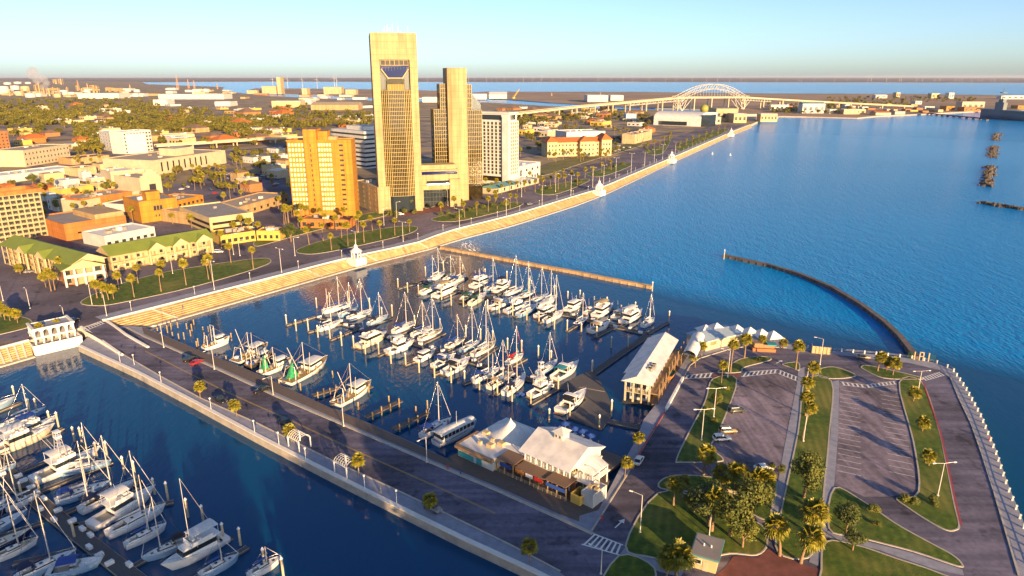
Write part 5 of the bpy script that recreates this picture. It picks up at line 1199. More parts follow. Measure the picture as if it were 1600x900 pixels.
SB = [ # stern, bow, mast top, label, options
 ((498, 518), (533, 506), (514, 456), 'white sloop alone at the second finger pier of the middle dock', {}),
 ((505, 490), (549, 479), (527, 432), 'two-masted white ketch at the seawall end of the middle dock', dict(mast2=.72, cover='cv_blue')),
 ((531, 496), (560, 484), (545, 441), 'small blue-hulled sloop between the white ketch and the sloop with dark blue cover', dict(hullc='hull_blue')),
 ((544, 501), (582, 489), (557, 436), 'tall white sloop with dark blue canvas, beside the small blue-hulled sloop', dict(cover='cv_navy', bim='cv_navy')),
 ((576, 510), (607, 497), (596, 456), 'shaded navy-covered sloop alone at its finger pier, pile at its bow', dict(hullc='hull_blue', cover='cv_navy', bim='cv_navy')),
 ((615, 522), (650, 507), (631, 456), 'sloop with blue canvas all along its deck, behind the big flybridge yacht', dict(cover='cv_blue', bim='cv_blue')),
 ((644, 527), (674, 515), (654, 469), 'slim pale sloop with blue boom cover before the deep cream-decked yacht', dict(cover='cv_blue')),
 ((656, 534), (692, 519), (669, 462), 'broad sailing yacht with crowded cream deck at the centre of the marina', dict(hullc='hull_white', deck='deck_tan', bim='cv_white')),
 ((698, 546), (728, 531), (707, 491), 'sloop with maroon tinted rig beside the dock boxes, blue dodger', dict(deck='deck_tan', cover='cv_blue', bim='cv_blue')),
 ((721, 552), (751, 537), (735, 478), 'very tall masted sloop with long bare boom in mid marina', dict(hullc='hull_blue')),
 ((739, 558), (775, 539), (761, 470), 'long white racing yacht with clean deck and tallest mast of the middle dock', dict(deck='deck_tan')),
 ((739, 599), (781, 581), (757, 512), 'white sloop with blue cabin cover and raised boom, at the shaded finger pier', dict(cover='cv_white', bim='cv_blue')),
 ((764, 609), (802, 588), (784, 531), 'cluttered two-masted cruising yacht with tan deck house', dict(mast2=.8, cover='cv_white', bim='cv_tan', deck='deck_tan')),
 ((789, 619), (821, 592), (811, 544), 'two-masted cluttered yacht with bright green and red ropes and an inflatable beside', dict(mast2=.75, cover='cv_navy', bim='cv_navy')),
 ((792, 571), (818, 558), (801, 509), 'sloop with bright red boom cover', dict(cover='cv_red', bim='cv_red', furl='cv_red')),
 ((841, 588), (871, 568), (853, 519), 'lone pale sloop in the shaded slip by the platform', dict(hullc='hull_blue', cover='cv_navy')),
 ((671, 440), (696, 429), (682, 386), 'sloop with the tallest mast by the seawall end of the upper dock', {}),
 ((658, 461), (691, 447), (678, 398), 'white yacht with dark green awning over its stern', dict(bim='cv_green', cover='cv_green')),
 ((695, 440), (712, 431), (697, 399), 'small white sloop with dark green boom cover', dict(cover='cv_green')),
 ((706, 445), (729, 433), (712, 399), 'white sloop whose bow lies under a big blue tarpaulin', dict(cover='cv_white', bim='cv_blue')),
 ((759, 457), (779, 445), (766, 402), 'blue-canvased sloop tied up beside the two-deck white yacht', dict(cover='cv_blue', bim='cv_blue', hullc='hull_blue')),
 ((735, 478), (760, 462), (750, 420), 'cream sailing boat with green cover and blunt stern lit golden', dict(hullc='hull_cream', cover='cv_green', bim='cv_green')),
 ((809, 496), (841, 480), (829, 430), 'blue-grey sloop with low bare boom beside the white convertible', dict(hullc='hull_blue')),
 ((851, 505), (881, 490), (870, 429), 'white sloop with black cockpit cover at the end slip', dict(cover='cv_black', bim='cv_black')),
 ((790, 463), (818, 453), (807, 398), 'white sloop with a pale sail bundled high on its boom', dict(cover='cv_white')),
 ((811, 467), (836, 459), (821, 408), 'sloop with light green sail cover in the crowded upper dock', dict(cover='cv_teal')),
 ((831, 475), (857, 464), (847, 416), 'blue-hulled sloop with dark cover and a double mast of pale spars', dict(hullc='hull_blue', cover='cv_black')),
 ((847, 478), (871, 466), (858, 421), 'tall white sloop moored behind the two-deck trawler yacht', {}),
 ((898, 511), (919, 500), (913, 457), 'dark navy sloop with white boom on the inner side of the upper dock', dict(hullc='hull_navy')),
 ((1004, 512), (1023, 501), (1020, 459), 'lone small sloop at the corner where the upper dock turns', dict(cover='cv_white')),
 ((659, 686), (706, 660), (674, 596), 'white sloop under a bright blue boom tent tied to the boardwalk', dict(cover='cv_blue', bim='cv_blue')),
 # marina beside the pier
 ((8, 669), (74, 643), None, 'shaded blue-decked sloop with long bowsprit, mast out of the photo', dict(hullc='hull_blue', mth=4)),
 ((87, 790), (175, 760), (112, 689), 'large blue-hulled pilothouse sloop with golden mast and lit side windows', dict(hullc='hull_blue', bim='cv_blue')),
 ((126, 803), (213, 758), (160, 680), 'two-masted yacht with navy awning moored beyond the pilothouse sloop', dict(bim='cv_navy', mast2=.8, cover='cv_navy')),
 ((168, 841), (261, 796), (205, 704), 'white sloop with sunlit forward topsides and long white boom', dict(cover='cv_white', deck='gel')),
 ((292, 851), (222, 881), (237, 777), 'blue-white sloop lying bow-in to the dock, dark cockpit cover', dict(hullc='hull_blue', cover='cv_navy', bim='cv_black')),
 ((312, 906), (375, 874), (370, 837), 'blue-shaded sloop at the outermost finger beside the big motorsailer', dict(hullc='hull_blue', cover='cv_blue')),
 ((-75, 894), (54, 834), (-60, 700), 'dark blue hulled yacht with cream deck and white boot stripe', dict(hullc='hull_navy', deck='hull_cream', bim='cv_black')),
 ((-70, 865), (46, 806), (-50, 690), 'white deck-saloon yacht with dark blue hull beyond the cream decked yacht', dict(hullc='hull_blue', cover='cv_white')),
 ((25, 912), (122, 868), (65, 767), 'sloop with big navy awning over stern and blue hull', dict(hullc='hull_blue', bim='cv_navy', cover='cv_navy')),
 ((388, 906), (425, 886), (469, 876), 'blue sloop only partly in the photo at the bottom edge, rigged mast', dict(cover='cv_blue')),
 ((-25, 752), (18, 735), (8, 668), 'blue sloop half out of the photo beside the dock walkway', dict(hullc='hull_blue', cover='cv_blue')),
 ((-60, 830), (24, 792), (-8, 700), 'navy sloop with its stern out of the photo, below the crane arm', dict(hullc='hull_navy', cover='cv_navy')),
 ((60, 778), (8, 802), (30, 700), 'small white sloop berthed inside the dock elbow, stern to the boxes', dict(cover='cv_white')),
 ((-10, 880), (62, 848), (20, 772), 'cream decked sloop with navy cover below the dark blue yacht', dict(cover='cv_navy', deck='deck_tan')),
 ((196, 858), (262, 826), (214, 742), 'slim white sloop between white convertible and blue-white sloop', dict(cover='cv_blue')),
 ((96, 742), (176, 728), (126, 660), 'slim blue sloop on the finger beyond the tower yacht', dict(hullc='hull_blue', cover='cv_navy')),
]
for st_, bw_, mt_, lab, o in SB:
    o = dict(o); mth = o.pop('mth', None)
    sailboat(st_, bw_, mt_ or (0, 600), lab, **o)
MBT = [
 ((560, 545), (606, 526), 'trawler', 'cream trawler yacht with dark navy canopy and lit orange stern', dict(hullc='hull_cream', canvas='cv_navy')),
 ((604, 554), (648, 540), 'sport', 'biggest white flybridge yacht on the middle dock, square glazed bridge', dict(canvas='cv_white')),
 ((650, 567), (681, 553), 'cruiser', 'small white pilothouse cruiser in shade at the middle dock', dict(fly=False)),
 ((677, 576), (712, 561), 'express', 'cruiser with bright blue folding canopy in the shade', dict(canvas='cv_blue')),
 ((694, 587), (735, 567), 'express', 'wide white power catamaran with black canopy', dict(canvas='cv_black')),
 ((866, 595), (904, 573), 'express', 'cream express cruiser moored along the dark platform', dict(canvas='cv_teal')),
 ((828, 622), (865, 605), 'sport', 'white fishing boat with rod holders and tower in the shaded slip', dict(canvas='cv_white', tower=True)),
 ((874, 647), (916, 618), 'express', 'long white express cruiser with black canopies nosing into the platform', dict(canvas='cv_black')),
 ((679, 466), (716, 452), 'trawler', 'cream-topped trawler with busy upper deck and white mast', dict(hullc='hull_white', canvas='cv_tan', mastv=7)),
 ((737, 451), (770, 439), 'trawler', 'white two-deck yacht with blue awning aft at the upper dock', dict(canvas='cv_blue', mastv=7)),
 ((772, 458), (799, 446), 'sport', 'white convertible with navy bimini on the bay side of the upper dock', dict(canvas='cv_navy')),
 ((722, 473), (737, 461), 'runabout', 'small dark green covered boat beside the golden cream sailing boat', dict(hullc='hull_dark', canvas='cv_green')),
 ((765, 485), (801, 474), 'express', 'sleek white express cruiser with sunlit windscreen', dict(canvas='cv_tan')),
 ((790, 490), (827, 479), 'sport', 'white convertible with high enclosed bridge in the upper dock row', dict(canvas='cv_white')),
 ((838, 498), (870, 485), 'trawler', 'white two-deck trawler yacht with sunlit upper deck near the end slip', dict(canvas='cv_white')),
 ((885, 488), (912, 475), 'cruiser', 'pale work cruiser with white davit frame on its stern', dict(fly=False, mastv=4)),
 ((914, 492), (931, 486), 'runabout', 'small white covered runabout between work cruiser and trawler', dict(canvas='cv_white')),
 ((929, 497), (958, 482), 'trawler', 'white trawler with lit orange deckhouse and raised bow', dict(hullc='hull_white', canvas='cv_tan')),
 ((921, 521), (953, 510), 'express', 'open white cruiser with grey canvas on the inner side of the upper dock', dict(canvas='cv_tan')),
 ((959, 500), (980, 489), 'runabout', 'white boat wholly wrapped in a pale cover', dict(canvas='cv_white')),
 ((972, 507), (1003, 492), 'cruiser', 'white cruiser with dark cabin door and lit roof near the dock corner', dict(fly=True, canvas='cv_white')),
 # beside the pier
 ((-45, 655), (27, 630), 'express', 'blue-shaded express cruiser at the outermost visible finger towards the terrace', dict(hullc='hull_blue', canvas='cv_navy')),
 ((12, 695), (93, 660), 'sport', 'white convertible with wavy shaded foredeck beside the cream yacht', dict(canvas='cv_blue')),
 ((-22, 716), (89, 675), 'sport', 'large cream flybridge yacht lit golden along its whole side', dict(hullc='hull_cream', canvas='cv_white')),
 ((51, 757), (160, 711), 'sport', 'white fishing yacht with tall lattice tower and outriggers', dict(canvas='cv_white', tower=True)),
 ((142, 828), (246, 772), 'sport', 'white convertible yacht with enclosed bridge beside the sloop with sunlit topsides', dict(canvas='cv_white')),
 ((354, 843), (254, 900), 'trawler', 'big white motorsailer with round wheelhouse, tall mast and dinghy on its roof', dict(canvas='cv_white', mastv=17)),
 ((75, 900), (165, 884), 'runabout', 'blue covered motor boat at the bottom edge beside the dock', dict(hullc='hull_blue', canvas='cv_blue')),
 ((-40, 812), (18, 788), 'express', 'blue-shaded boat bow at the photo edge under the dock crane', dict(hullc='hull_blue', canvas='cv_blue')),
 ((-60, 690), (10, 672), 'sport', 'white yacht stack of bridges at the photo edge behind the cream yacht', dict(canvas='cv_white')),
]
for st_, bw_, k, lab, o in MBT: motorboat(st_, bw_, k, lab, **o)
# shrimp boats
def shrimper(stern, bow, label, hullc='hull_white', gantry=False, net=False, poles=(8, 9), house_w=True, arms=True, deckc='wood_old'):
    A, ang, L = boat_at(stern, bow); Bm = L * .33; fb = 1.3
    t = thing('shrimp_boat', A, ang, label, 'fishing boat')
    st = hull(L, Bm, fb, 2.0, .86); hull_mesh(st).build('hull', M[hullc], t); deck_mesh(st, -1, -1, .8).build('deck', M[deckc], t)
    b = MB(); house(b, L * .48, L * .76, Bm * .34, Bm * .26, fb, fb + 2.5, 0, .4, 0, 1, (.55, .85)); b.build('wheelhouse', [M['gel'], M['glass']], t)
    b = MB(); slab(b, L * .44, L * .78, Bm * .36, Bm * .30, fb + 2.55, .12); b.build('wheelhouse_roof', M['cv_white'], t)
    b = MB(); b.tube((L * .44, 0, fb), (L * .44, 0, fb + poles[1]), .16, .09, 6); b.build('mast', M['alu'], t)
    if arms:
        for s in (1, -1): b = MB(); b.tube((L * .42, s * Bm * .35, fb), (L * .34, s * Bm * .7, fb + poles[0]), .13, .08, 5); b.build('outrigger', M['alu'], t)
        b = MB(); b.tube((L * .44, 0, fb + poles[1] * .6), (L * .02, 0, fb + 3.5), .12, .1, 5); b.build('boom', M['wood_old'], t)
    b = MB()
    for s in (1, -1): b.tube((L * .10, s * Bm * .4, fb), (L * .14, s * Bm * .25, fb + 4), .1, .1, 5)
    b.tube((L * .14, -Bm * .25, fb + 4), (L * .14, Bm * .25, fb + 4), .1, .1, 5)
    if gantry:
        for s in (1, -1): b.tube((L * .40, s * Bm * .35, fb), (L * .40, s * Bm * .35, fb + 7), .1, .1, 5)
        b.tube((L * .40, -Bm * .35, fb + 7), (L * .40, Bm * .35, fb + 7), .1, .1, 5)
    b.build('gantry', M['alu'], t)
    if net: b = MB(); b.add([(L * .16, -.5, fb + 5.4), (L * .05, -.9, fb + .3), (L * .24, -1.0, fb + .2), (L * .20, .5, fb + 5.4), (L * .07, .9, fb + .3), (L * .26, .9, fb + .2)], [(0, 1, 2), (3, 5, 4), (0, 3, 4, 1), (0, 2, 5, 3), (1, 4, 5, 2)]); b.build('net', M['net_green'], t)
    rnd = random.Random(label)
    for k in range(5): b = MB(); s_ = rnd.uniform(.6, 1.3); b.box((L * rnd.uniform(.06, .42), rnd.uniform(-.28, .28) * Bm, fb), (s_, s_ * .8, s_ * .7), rnd.random()); b.build('deck_box', M[rnd.choice(['wood_old', 'white', 'cv_blue', 'wood'])], t)
    b = MB(); b.cyl((L * .33, 0, fb), .55, 1.0, 10); b.box((L * .33, 0, fb), (.5, 1.8, .5)); b.build('winch', M['steel'], t)
    b = MB(); 
    for q in ((L * .98, 0, fb * 2), (L * .05, Bm * .4, fb), (L * .05, -Bm * .4, fb)): b.tube((L * .44, 0, fb + poles[1]), q, .025, .025, 3, 0, False)
    b.build('rigging', M['rope'], t)
shrimper((318, 548), (360, 535), 'white shrimp boat with square gantry frame nearest the ramp', gantry=True, arms=False, poles=(5, 6))
shrimper((366, 570), (420, 545), 'white shrimp boat with two tall pale outriggers', poles=(9, 8))
shrimper((385, 577), (427, 560), 'low wooden work boat rafted beside the shrimp boat with tall outriggers', hullc='hull_dark', poles=(5, 5), deckc='wood')
shrimper((406, 588), (458, 568), 'shrimp boat with bright green net hung amidships over a cluttered deck', net=True, poles=(6, 7))
shrimper((446, 602), (513, 566), 'large white shrimp boat with broad wheelhouse, flared bow and green net', net=True, poles=(8, 10))
shrimper((524, 636), (581, 605), 'shrimp boat with yellow deck and lowered boom at the wooden finger pier', poles=(7, 10))
# tour boat
A, ang, L = boat_at((681, 697), (745, 667)); t = thing('tour_boat', A, ang, 'long blue-white tour boat with rounded white canopy roof', 'tour boat'); Bm = L * .30
st = hull(L, Bm, 1.3, 1.5, .85); hull_mesh(st).build('hull', M['hull_white'], t); deck_mesh(st, -1, -1, .8).build('deck', M['walk'], t)
b = MB(); house(b, L * .06, L * .86, Bm * .42, Bm * .30, 1.2, 3.2, 0, .3, 0, 1, (.40, .92)); b.build('cabin', [M['hull_white'], M['glass']], t)
b = MB(); slab(b, L * .03, L * .90, Bm * .46, Bm * .34, 3.25, .15, 0, .45); b.build('canopy', M['cv_white'], t); b = MB(); b.tube((L * .5, 0, 3.6), (L * .5, 0, 7.5), .05, .03, 4); b.build('antenna', M['white'], t)
for k in range(8): b = MB(); b.box((L * (.1 + .09 * k), -Bm * .42, 1.6), (.12, .1, 1.7)); b.build('post', M['white'], t)
# inflatable
A = P(814, 617, 0); t = thing('dinghy', A, .6, 'small blue inflatable dinghy floating beside the yacht with coloured ropes', 'dinghy'); b = MB(); pts = [(1.6 * math.cos(a), .8 * math.sin(a), .25) for a in [2 * math.pi * k / 14 for k in range(15)]]; b.path(pts, .25, 6); b.build('tube', M['cv_blue'], t); b = MB(); b.box((0, 0, .1), (2.4, 1.1, .1)); b.build('floor', M['cv_white'], t)
# ---------------------------------------------------------------- palms, trees, shrubs
def palm_mesh(seed, nf=34, r=2.0, spikes=11):
    """fan palm crown around the origin and its skirt of dry fronds"""
    rnd = random.Random(seed); b = MB(); dry = MB()
    for k in range(nf + 12):
        az = k * 2.39996 + rnd.uniform(-.3, .3); isd = k >= nf
        el = (1.35 - 1.9 * (k / nf) ** .9 + rnd.uniform(-.15, .15)) if not isd else rnd.uniform(-1.35, -.9)
        pl = r * rnd.uniform(.42, .6) * (.7 if isd else 1); bl = r * rnd.uniform(.5, .68) * (.75 if isd else 1)
        d = Vector((math.cos(az) * math.cos(el), math.sin(az) * math.cos(el), math.sin(el))); side = Vector((-math.sin(az), math.cos(az), 0)); up = d.cross(side) * -1
        o = Vector((0, 0, 0)); hub = o + d * pl; hub.z -= .06 * pl
        m_ = dry if isd else b
        m_.add([tuple(o - side * .03), tuple(o + side * .03), tuple(hub + side * .02), tuple(hub - side * .02)], [(0, 1, 2, 3)])
        for s in range(spikes):
            a = (s / (spikes - 1) - .5) * 3.3; L = bl * (1 - .22 * abs(a) / 1.65) * rnd.uniform(.88, 1.08)
            dd = d * math.cos(a) + side * math.sin(a) + up * (.12 * abs(a)); w = side * math.cos(a) - d * math.sin(a)
            m1 = hub + dd * L * .58; tip = hub + dd * L; tip.z -= L * rnd.uniform(.18, .42); m1.z -= L * .05; ww = .085 * r
            m_.add([tuple(hub), tuple(m1 - w * ww), tuple(tip), tuple(m1 + w * ww)], [(0, 1, 2, 3)])
    return b, dry
def make_palm(seed, r=2.0, nf=34, spikes=11):
    """unit palm: 10 m to the crown centre"""
    t = thing('fan_palm', (0, 0, 0)); rnd = random.Random(seed)
    b = MB(); q = [(0, 0, -.3)]; lx, ly = rnd.uniform(-.8, .8), rnd.uniform(-.8, .8)
    for i in range(1, 7): q.append((lx * (i / 6) ** 2, ly * (i / 6) ** 2, 10 * i / 6))
    for i in range(6): b.tube(q[i], q[i + 1], .30 - .12 * min(1, i / 3), .30 - .12 * min(1, (i + 1) / 3), 7)
    b.build('trunk', M['trunk'], t)
    c, dry = palm_mesh(seed, nf, r, spikes)
    c.build('crown', M['palm'], t, (lx, ly, 10)); dry.build('dry_fronds', M['palm_dry'], t, (lx, ly, 9.8))
    return t
PALMS = [Series(lambda s=s: make_palm(s, 1.9 + .2 * (s % 3))) for s in (11, 22, 33, 44)]
PALM_LOW = [Series(lambda s=s: make_palm(s, 3.6)) for s in (51, 62, 73)]      # stout: scaled down they have wide crowns
prnd = random.Random(5)
def palm(u, v0, v1, z=CZ, low=False, label=None, group=None, cr=None):
    """palm with base at (u, v0), crown centre near row v1"""
    x, y, _ = P(u, v0, z); h = max(1.2, H(u, v0, v1, z)); sc = h / 10
    fam = PALM_LOW if (low or h < 5) else PALMS
    fr = cr / (3.6 if fam is PALM_LOW else 2.0) if cr else max(sc, .62 if fam is PALM_LOW else .95) * prnd.uniform(.92, 1.08)
    o = prnd.choice(fam).put((x, y, z), prnd.random() * 6.28, (fr, fr, sc), label, 'palm tree' if label else None, group)
    # keep the crown from being squashed: undo the z scale on crown parts
    for ch in o.children:
        if ch.name.startswith(('crown', 'dry_fronds')): ch.scale = (1, 1, fr / sc)
    return o
def leaf_mesh(seed, n, clusters, size, squash=.8, spread=1.0):
    """crown of small leaf faces in uneven clumps, radius about 1"""
    rnd = random.Random(seed); b = MB(); cl = []
    for k in range(clusters):
        a = rnd.random() * 6.28; e = math.asin(rnd.uniform(-.5, 1)); r = rnd.uniform(.25, .78) * spread
        cl.append((math.cos(a) * math.cos(e) * r, math.sin(a) * math.cos(e) * r, math.sin(e) * r * squash, rnd.uniform(.24, .46)))
    for k in range(n):
        cx, cy, cz, cr = cl[rnd.randrange(clusters)]
        v = Vector((rnd.gauss(0, 1), rnd.gauss(0, 1), rnd.gauss(0, 1))).normalized(); rr = cr * rnd.uniform(.65, 1.05)
        p = Vector((cx, cy, cz)) + v * rr
        nrm = (v + Vector((rnd.uniform(-.7, .7), rnd.uniform(-.7, .7), rnd.uniform(-.4, .9)))).normalized()
        t1 = nrm.orthogonal().normalized(); t1.rotate(__import__('mathutils').Quaternion(nrm, rnd.random() * 6.28)); t2 = nrm.cross(t1); s = size * rnd.uniform(.6, 1.3)
        b.add([tuple(p - t1 * s), tuple(p - t2 * s * .55), tuple(p + t1 * s), tuple(p + t2 * s * .55)], [(0, 1, 2, 3)])
    return b, cl
def make_tree(seed, n, mat_, clusters=16, size=.07, trunk_h=.75, squash=.8, name='broadleaf_tree'):
    """unit tree: crown radius 1 centred at height trunk_h + .6"""
    t = thing(name, (0, 0, 0)); c, cl = leaf_mesh(seed, n, clusters, size, squash); zc = trunk_h + .55
    b = MB(); b.tube((0, 0, -.1), (0, 0, trunk_h), .085, .055, 6)
    for k in range(min(7, len(cl))): b.tube((0, 0, trunk_h * .75), (cl[k][0] * .8, cl[k][1] * .8, zc + cl[k][2] * .8), .045, .012, 4)
    b.build('trunk', M['trunk'], t); c.build('crown', M[mat_], t, (0, 0, zc))
    return t
TREES = [Series(lambda s=s: make_tree(s, 3200, 'leaf' if s % 2 else 'leaf_dark', 20, .06)) for s in (1, 2, 3, 4)]
FAR_TREES = [Series(lambda s=s: make_tree(s, 520, 'leaf_far', 11, .15, .45, .75)) for s in (5, 6, 7, 8)]
SHRUBS = [Series(lambda s=s: make_tree(s, 1100, 'leaf', 12, .09, .05, .75, 'shrub')) for s in (15, 16, 17)]
def tree(u, v, r, label, z=PZ, fam=TREES, name=None, group=None, tall=1.0, cat='tree'):
    x, y, _ = P(u, v, z)
    return prnd.choice(fam).put((x, y, z), prnd.random() * 6.28, (r, r, r * tall), label, cat, group)
# --- named palms of the headland
def palms(rows, fmt, group, z=PZ, low=False, cr=None):
    its = [palm(u, v0, v1, z, low, cr=cr) for u, v0, v1 in rows]; ordinals(its, fmt, 'palm tree', group); return its
palms([(1141, 583, 538), (1163, 560, 530)], 'tall fan palm on the small lawn before the curved white restaurant, {n} from the street', 'palms before the curved restaurant')
palms([(1127, 599, 570), (1083, 567, 556), (1096, 556, 540), (1192, 545, 530), (1223, 545, 534)], 'low fan palm planted near the curved white restaurant, {n} from the floating restaurant', 'low palms by the curved restaurant', low=True, cr=1.7)
palms([(1243, 577, 540), (1268, 598, 574), (1263, 626, 597), (1254, 686, 635), (1258, 650, 618)], 'slender fan palm on the lawn strip between the lots, {n} in line', 'palms between the parking lots')
palms([(1371, 580, 556), (1385, 579, 565), (1395, 586, 566)], 'fan palm on the grass island by the jetty gate, {n} from the road', 'palms by the jetty gate')
palms([(1427, 627, 612), (1441, 674, 661), (1451, 728, 714)], 'short stout fan palm on the lawn beside the seaside road, {n} from the jetty', 'short palms on the seaside lawn', low=True, cr=2.0)
palms([(1099, 742, 712), (1125, 765, 742), (1148, 770, 738), (1153, 774, 741), (1180, 780, 744), (1190, 782, 750)], 'bushy fan palm in the grove below the first parking lot, {n} along the grove', 'palms of the grove', cr=2.5)
palms([(1218, 868, 826), (1251, 880, 836), (1268, 838, 800), (1112, 830, 776), (1041, 905, 872), (1056, 905, 866)], 'big sunlit fan palm near the red paving, {n} counting along the paving', 'palms by the red paving', cr=2.7)
palms([(998, 703, 684), (976, 747, 722)], 'small fan palm on the pavement beside the water, {n} from the headland junction', 'pavement palms by the street', low=True, cr=1.7)
palms([(313, 622, 604), (370, 650, 632), (455, 690, 672), (560, 744, 720), (672, 796, 780), (828, 878, 852)], 'short fan palm on the pier footpath, {n} counting from the ramp', 'palms along the pier footpath', low=True, cr=1.9)
palms([(1052, 790, 756), (1065, 778, 752)], 'dark fan palm at the edge of the shaded lawn, {n} from the street', 'palms on the shaded lawn', cr=1.9)
# --- palms of the boulevard
palms([(210, 465, 434), (252, 456, 425), (291, 446, 411), (332, 441, 402), (216, 443, 418), (255, 434, 412), (361, 411, 384), (396, 421, 390), (326, 437, 408)], 'tall fan palm on the lawn median before the long motel, {n} from the junction', 'palms on the long motel median', CZ)
palms([(152, 466, 444), (160, 466, 446), (170, 469, 448), (178, 468, 450), (186, 452, 430), (80, 455, 425), (86, 453, 430), (72, 449, 432), (98, 440, 406), (32, 428, 418)], 'fan palm beside the motel lobby and junction, {n} from the shaded car park', 'palms around the motel lobby', CZ)
palms([(483, 382, 358), (518, 391, 368), (544, 385, 352), (569, 379, 350), (595, 373, 348), (617, 368, 344), (640, 363, 346), (582, 361, 340), (505, 377, 352), (534, 372, 350), (558, 365, 340)], 'tall fan palm on the median before the orange hotel, {n} from the hotel lawn tip', 'palms on the orange hotel median', CZ)
palms([(689, 333, 320), (710, 328, 310), (726, 340, 318), (745, 337, 318), (763, 331, 310), (777, 327, 306), (791, 332, 316), (797, 326, 305), (808, 320, 306)], 'tall fan palm on the median before the golden towers, {n} from the forecourt', 'palms on the tower median', CZ)
palms([(615, 327, 312), (642, 330, 312), (650, 322, 312), (654, 321, 306), (668, 316, 296), (674, 318, 290), (680, 316, 296), (690, 318, 305), (720, 310, 300), (728, 312, 302), (737, 308, 296)], 'palm at the foot of the golden towers, {n} from the corner shrubs', 'palms at the tower forecourt', CZ)
palms([(836, 300, 283), (848, 296, 280), (860, 294, 277), (872, 297, 275), (884, 293, 274), (893, 288, 270), (902, 291, 272), (914, 278, 264), (926, 276, 263), (940, 270, 256), (955, 266, 252), (842, 290, 276), (866, 286, 270), (880, 280, 266), (820, 300, 284), (828, 288, 270)], 'fan palm along the boulevard beyond the white hotel, {n} from the hotel terrace', 'palms beyond the white hotel', CZ)
palms([(744, 298, 284), (752, 300, 286), (760, 296, 280), (768, 302, 288), (776, 296, 282), (784, 304, 290), (796, 298, 284), (808, 300, 285), (762, 312, 296), (774, 316, 300)], 'fan palm in the shrubbery before the white hotel, {n} from the towers', 'palms before the white hotel', CZ)
palms([(346, 388, 364), (390, 372, 345), (318, 345, 330), (310, 352, 334), (300, 356, 338), (356, 360, 342), (366, 366, 350), (378, 362, 340), (404, 366, 350), (270, 350, 336)], 'fan palm at the street corner by the parking garage, {n} from the orange hall', 'palms by the parking garage', CZ)
palms([(8, 500, 482), (16, 502, 486), (24, 500, 488), (28, 505, 490), (2, 496, 476)], 'fan palm in the clump on the corner lawn, {n} from the photo edge', 'palms on the corner lawn', CZ, low=True, cr=2.0)
palms([(64, 470, 492), (93, 520, 504)][1:], 'bushy palm inside the arched terrace, {n} of them', 'palms in the terrace', CZ, low=True, cr=1.6)
palms([(66, 530, 510)], 'round bushy palm rising above the arched terrace roof', 'terrace palm', CZ, low=True, cr=1.7)
palms([(1012, 236, 224), (1022, 232, 220), (1030, 234, 222), (1038, 226, 214), (1046, 220, 208), (1062, 232, 222), (1072, 228, 218), (1082, 226, 214), (1092, 221, 210), (1102, 218, 207), (1112, 214, 203), (1122, 210, 199), (1132, 206, 196), (980, 216, 202), (968, 222, 206), (960, 216, 200)], 'palm on the far boulevard near the arena, {n} from the cream villa', 'palms near the arena', CZ)
# --- broadleaf trees and shrubs of the headland
tree(1256, 778, 4.6, 'big dense round tree standing alone on the lawn between the footpaths', tall=1.15)
for (u, v, r, lab) in ((1106, 822, 4.8, 'dark spreading tree of the grove, beside the slim light mast'), (1140, 838, 5.2, 'widest dark tree of the grove above the red paving'), (1172, 810, 4.8, 'dark tree of the grove nearest the first footpath'), (1160, 855, 3.4, 'low sunlit tree at the lower rim of the grove'), (1085, 800, 2.6, 'small dark tree on the street side of the grove'),
    (1322, 832, 3.2, 'thin tree with pale trunk on the lawn below the second lot'), (1332, 860, 2.4, 'dark leaning tree on the grass beside the slanting path'), (1120, 634, 2.0, 'small rounded tree on the narrow lawn between street and first lot')): tree(u, v, r, lab)
for (u, v, r, lab) in ((1365, 800, 1.5, 'round shrub on the lawn beside the exit road of the second lot'), (1369, 822, 1.0, 'small round shrub nearest the slanting path'), (1412, 785, 1.8, 'wide dark shrub at the corner of the second lot'), (1424, 788, 1.6, 'shrub squeezed between two others at the second lot corner'), (1458, 787, 1.7, 'dark shrub at the foot of the double armed lamp'), (1135, 610, 1.3, 'flat clipped shrub on the narrow lawn near the crossing'), (1115, 660, 1.2, 'round yellow-green shrub beside the small utility box'), (1103, 640, .9, 'little shrub under the narrow lawn lamp'), (1185, 565, 1.3, 'small conical shrub on the lawn before the curved restaurant'), (1205, 735, 1.5, 'dark shrub hiding a white car in the first lot'), (1222, 738, 1.4, 'dark shrub at the lower corner of the first lot')): tree(u, v, r, lab, fam=SHRUBS, cat='shrub')
# --- city shrubs and named trees
for (u, v, r, lab) in ((455, 378, 5.0, 'round dark tree on the hotel corner lawn'), (140, 322, 5.5, 'big round tree before the orange brick store'), (30, 320, 5, 'dark tree behind the balcony apartment block'), (92, 330, 4.5, 'dark tree at the shaded lot beside the small white house'), (68, 306, 5, 'dark clump tree in the shaded street'), (52, 290, 5, 'dark tree before the long blue-white store'), (165, 300, 4, 'tree before the pale auditorium block'), (160, 280, 4, 'tree at the side of the tan brick box'), (148, 262, 3, 'round tree on the lawn before the court block')): tree(u, v, r, lab, CZ)
its = [tree(u, v, r, None, CZ, SHRUBS, cat='shrub') for (u, v, r) in ((688, 337, 2.4), (700, 335, 2.4), (716, 341, 2.6), (722, 332, 2.2), (732, 330, 2.4), (742, 327, 2.4), (755, 325, 2.2), (770, 321, 2.2), (784, 320, 2.0), (610, 336, 3.0), (620, 338, 3.0), (632, 333, 2.6), (648, 334, 2.4))]
ordinals(its, 'clipped shrub in the bed before the golden towers, {n} from the orange hotel', 'shrub', 'shrubs before the golden towers')
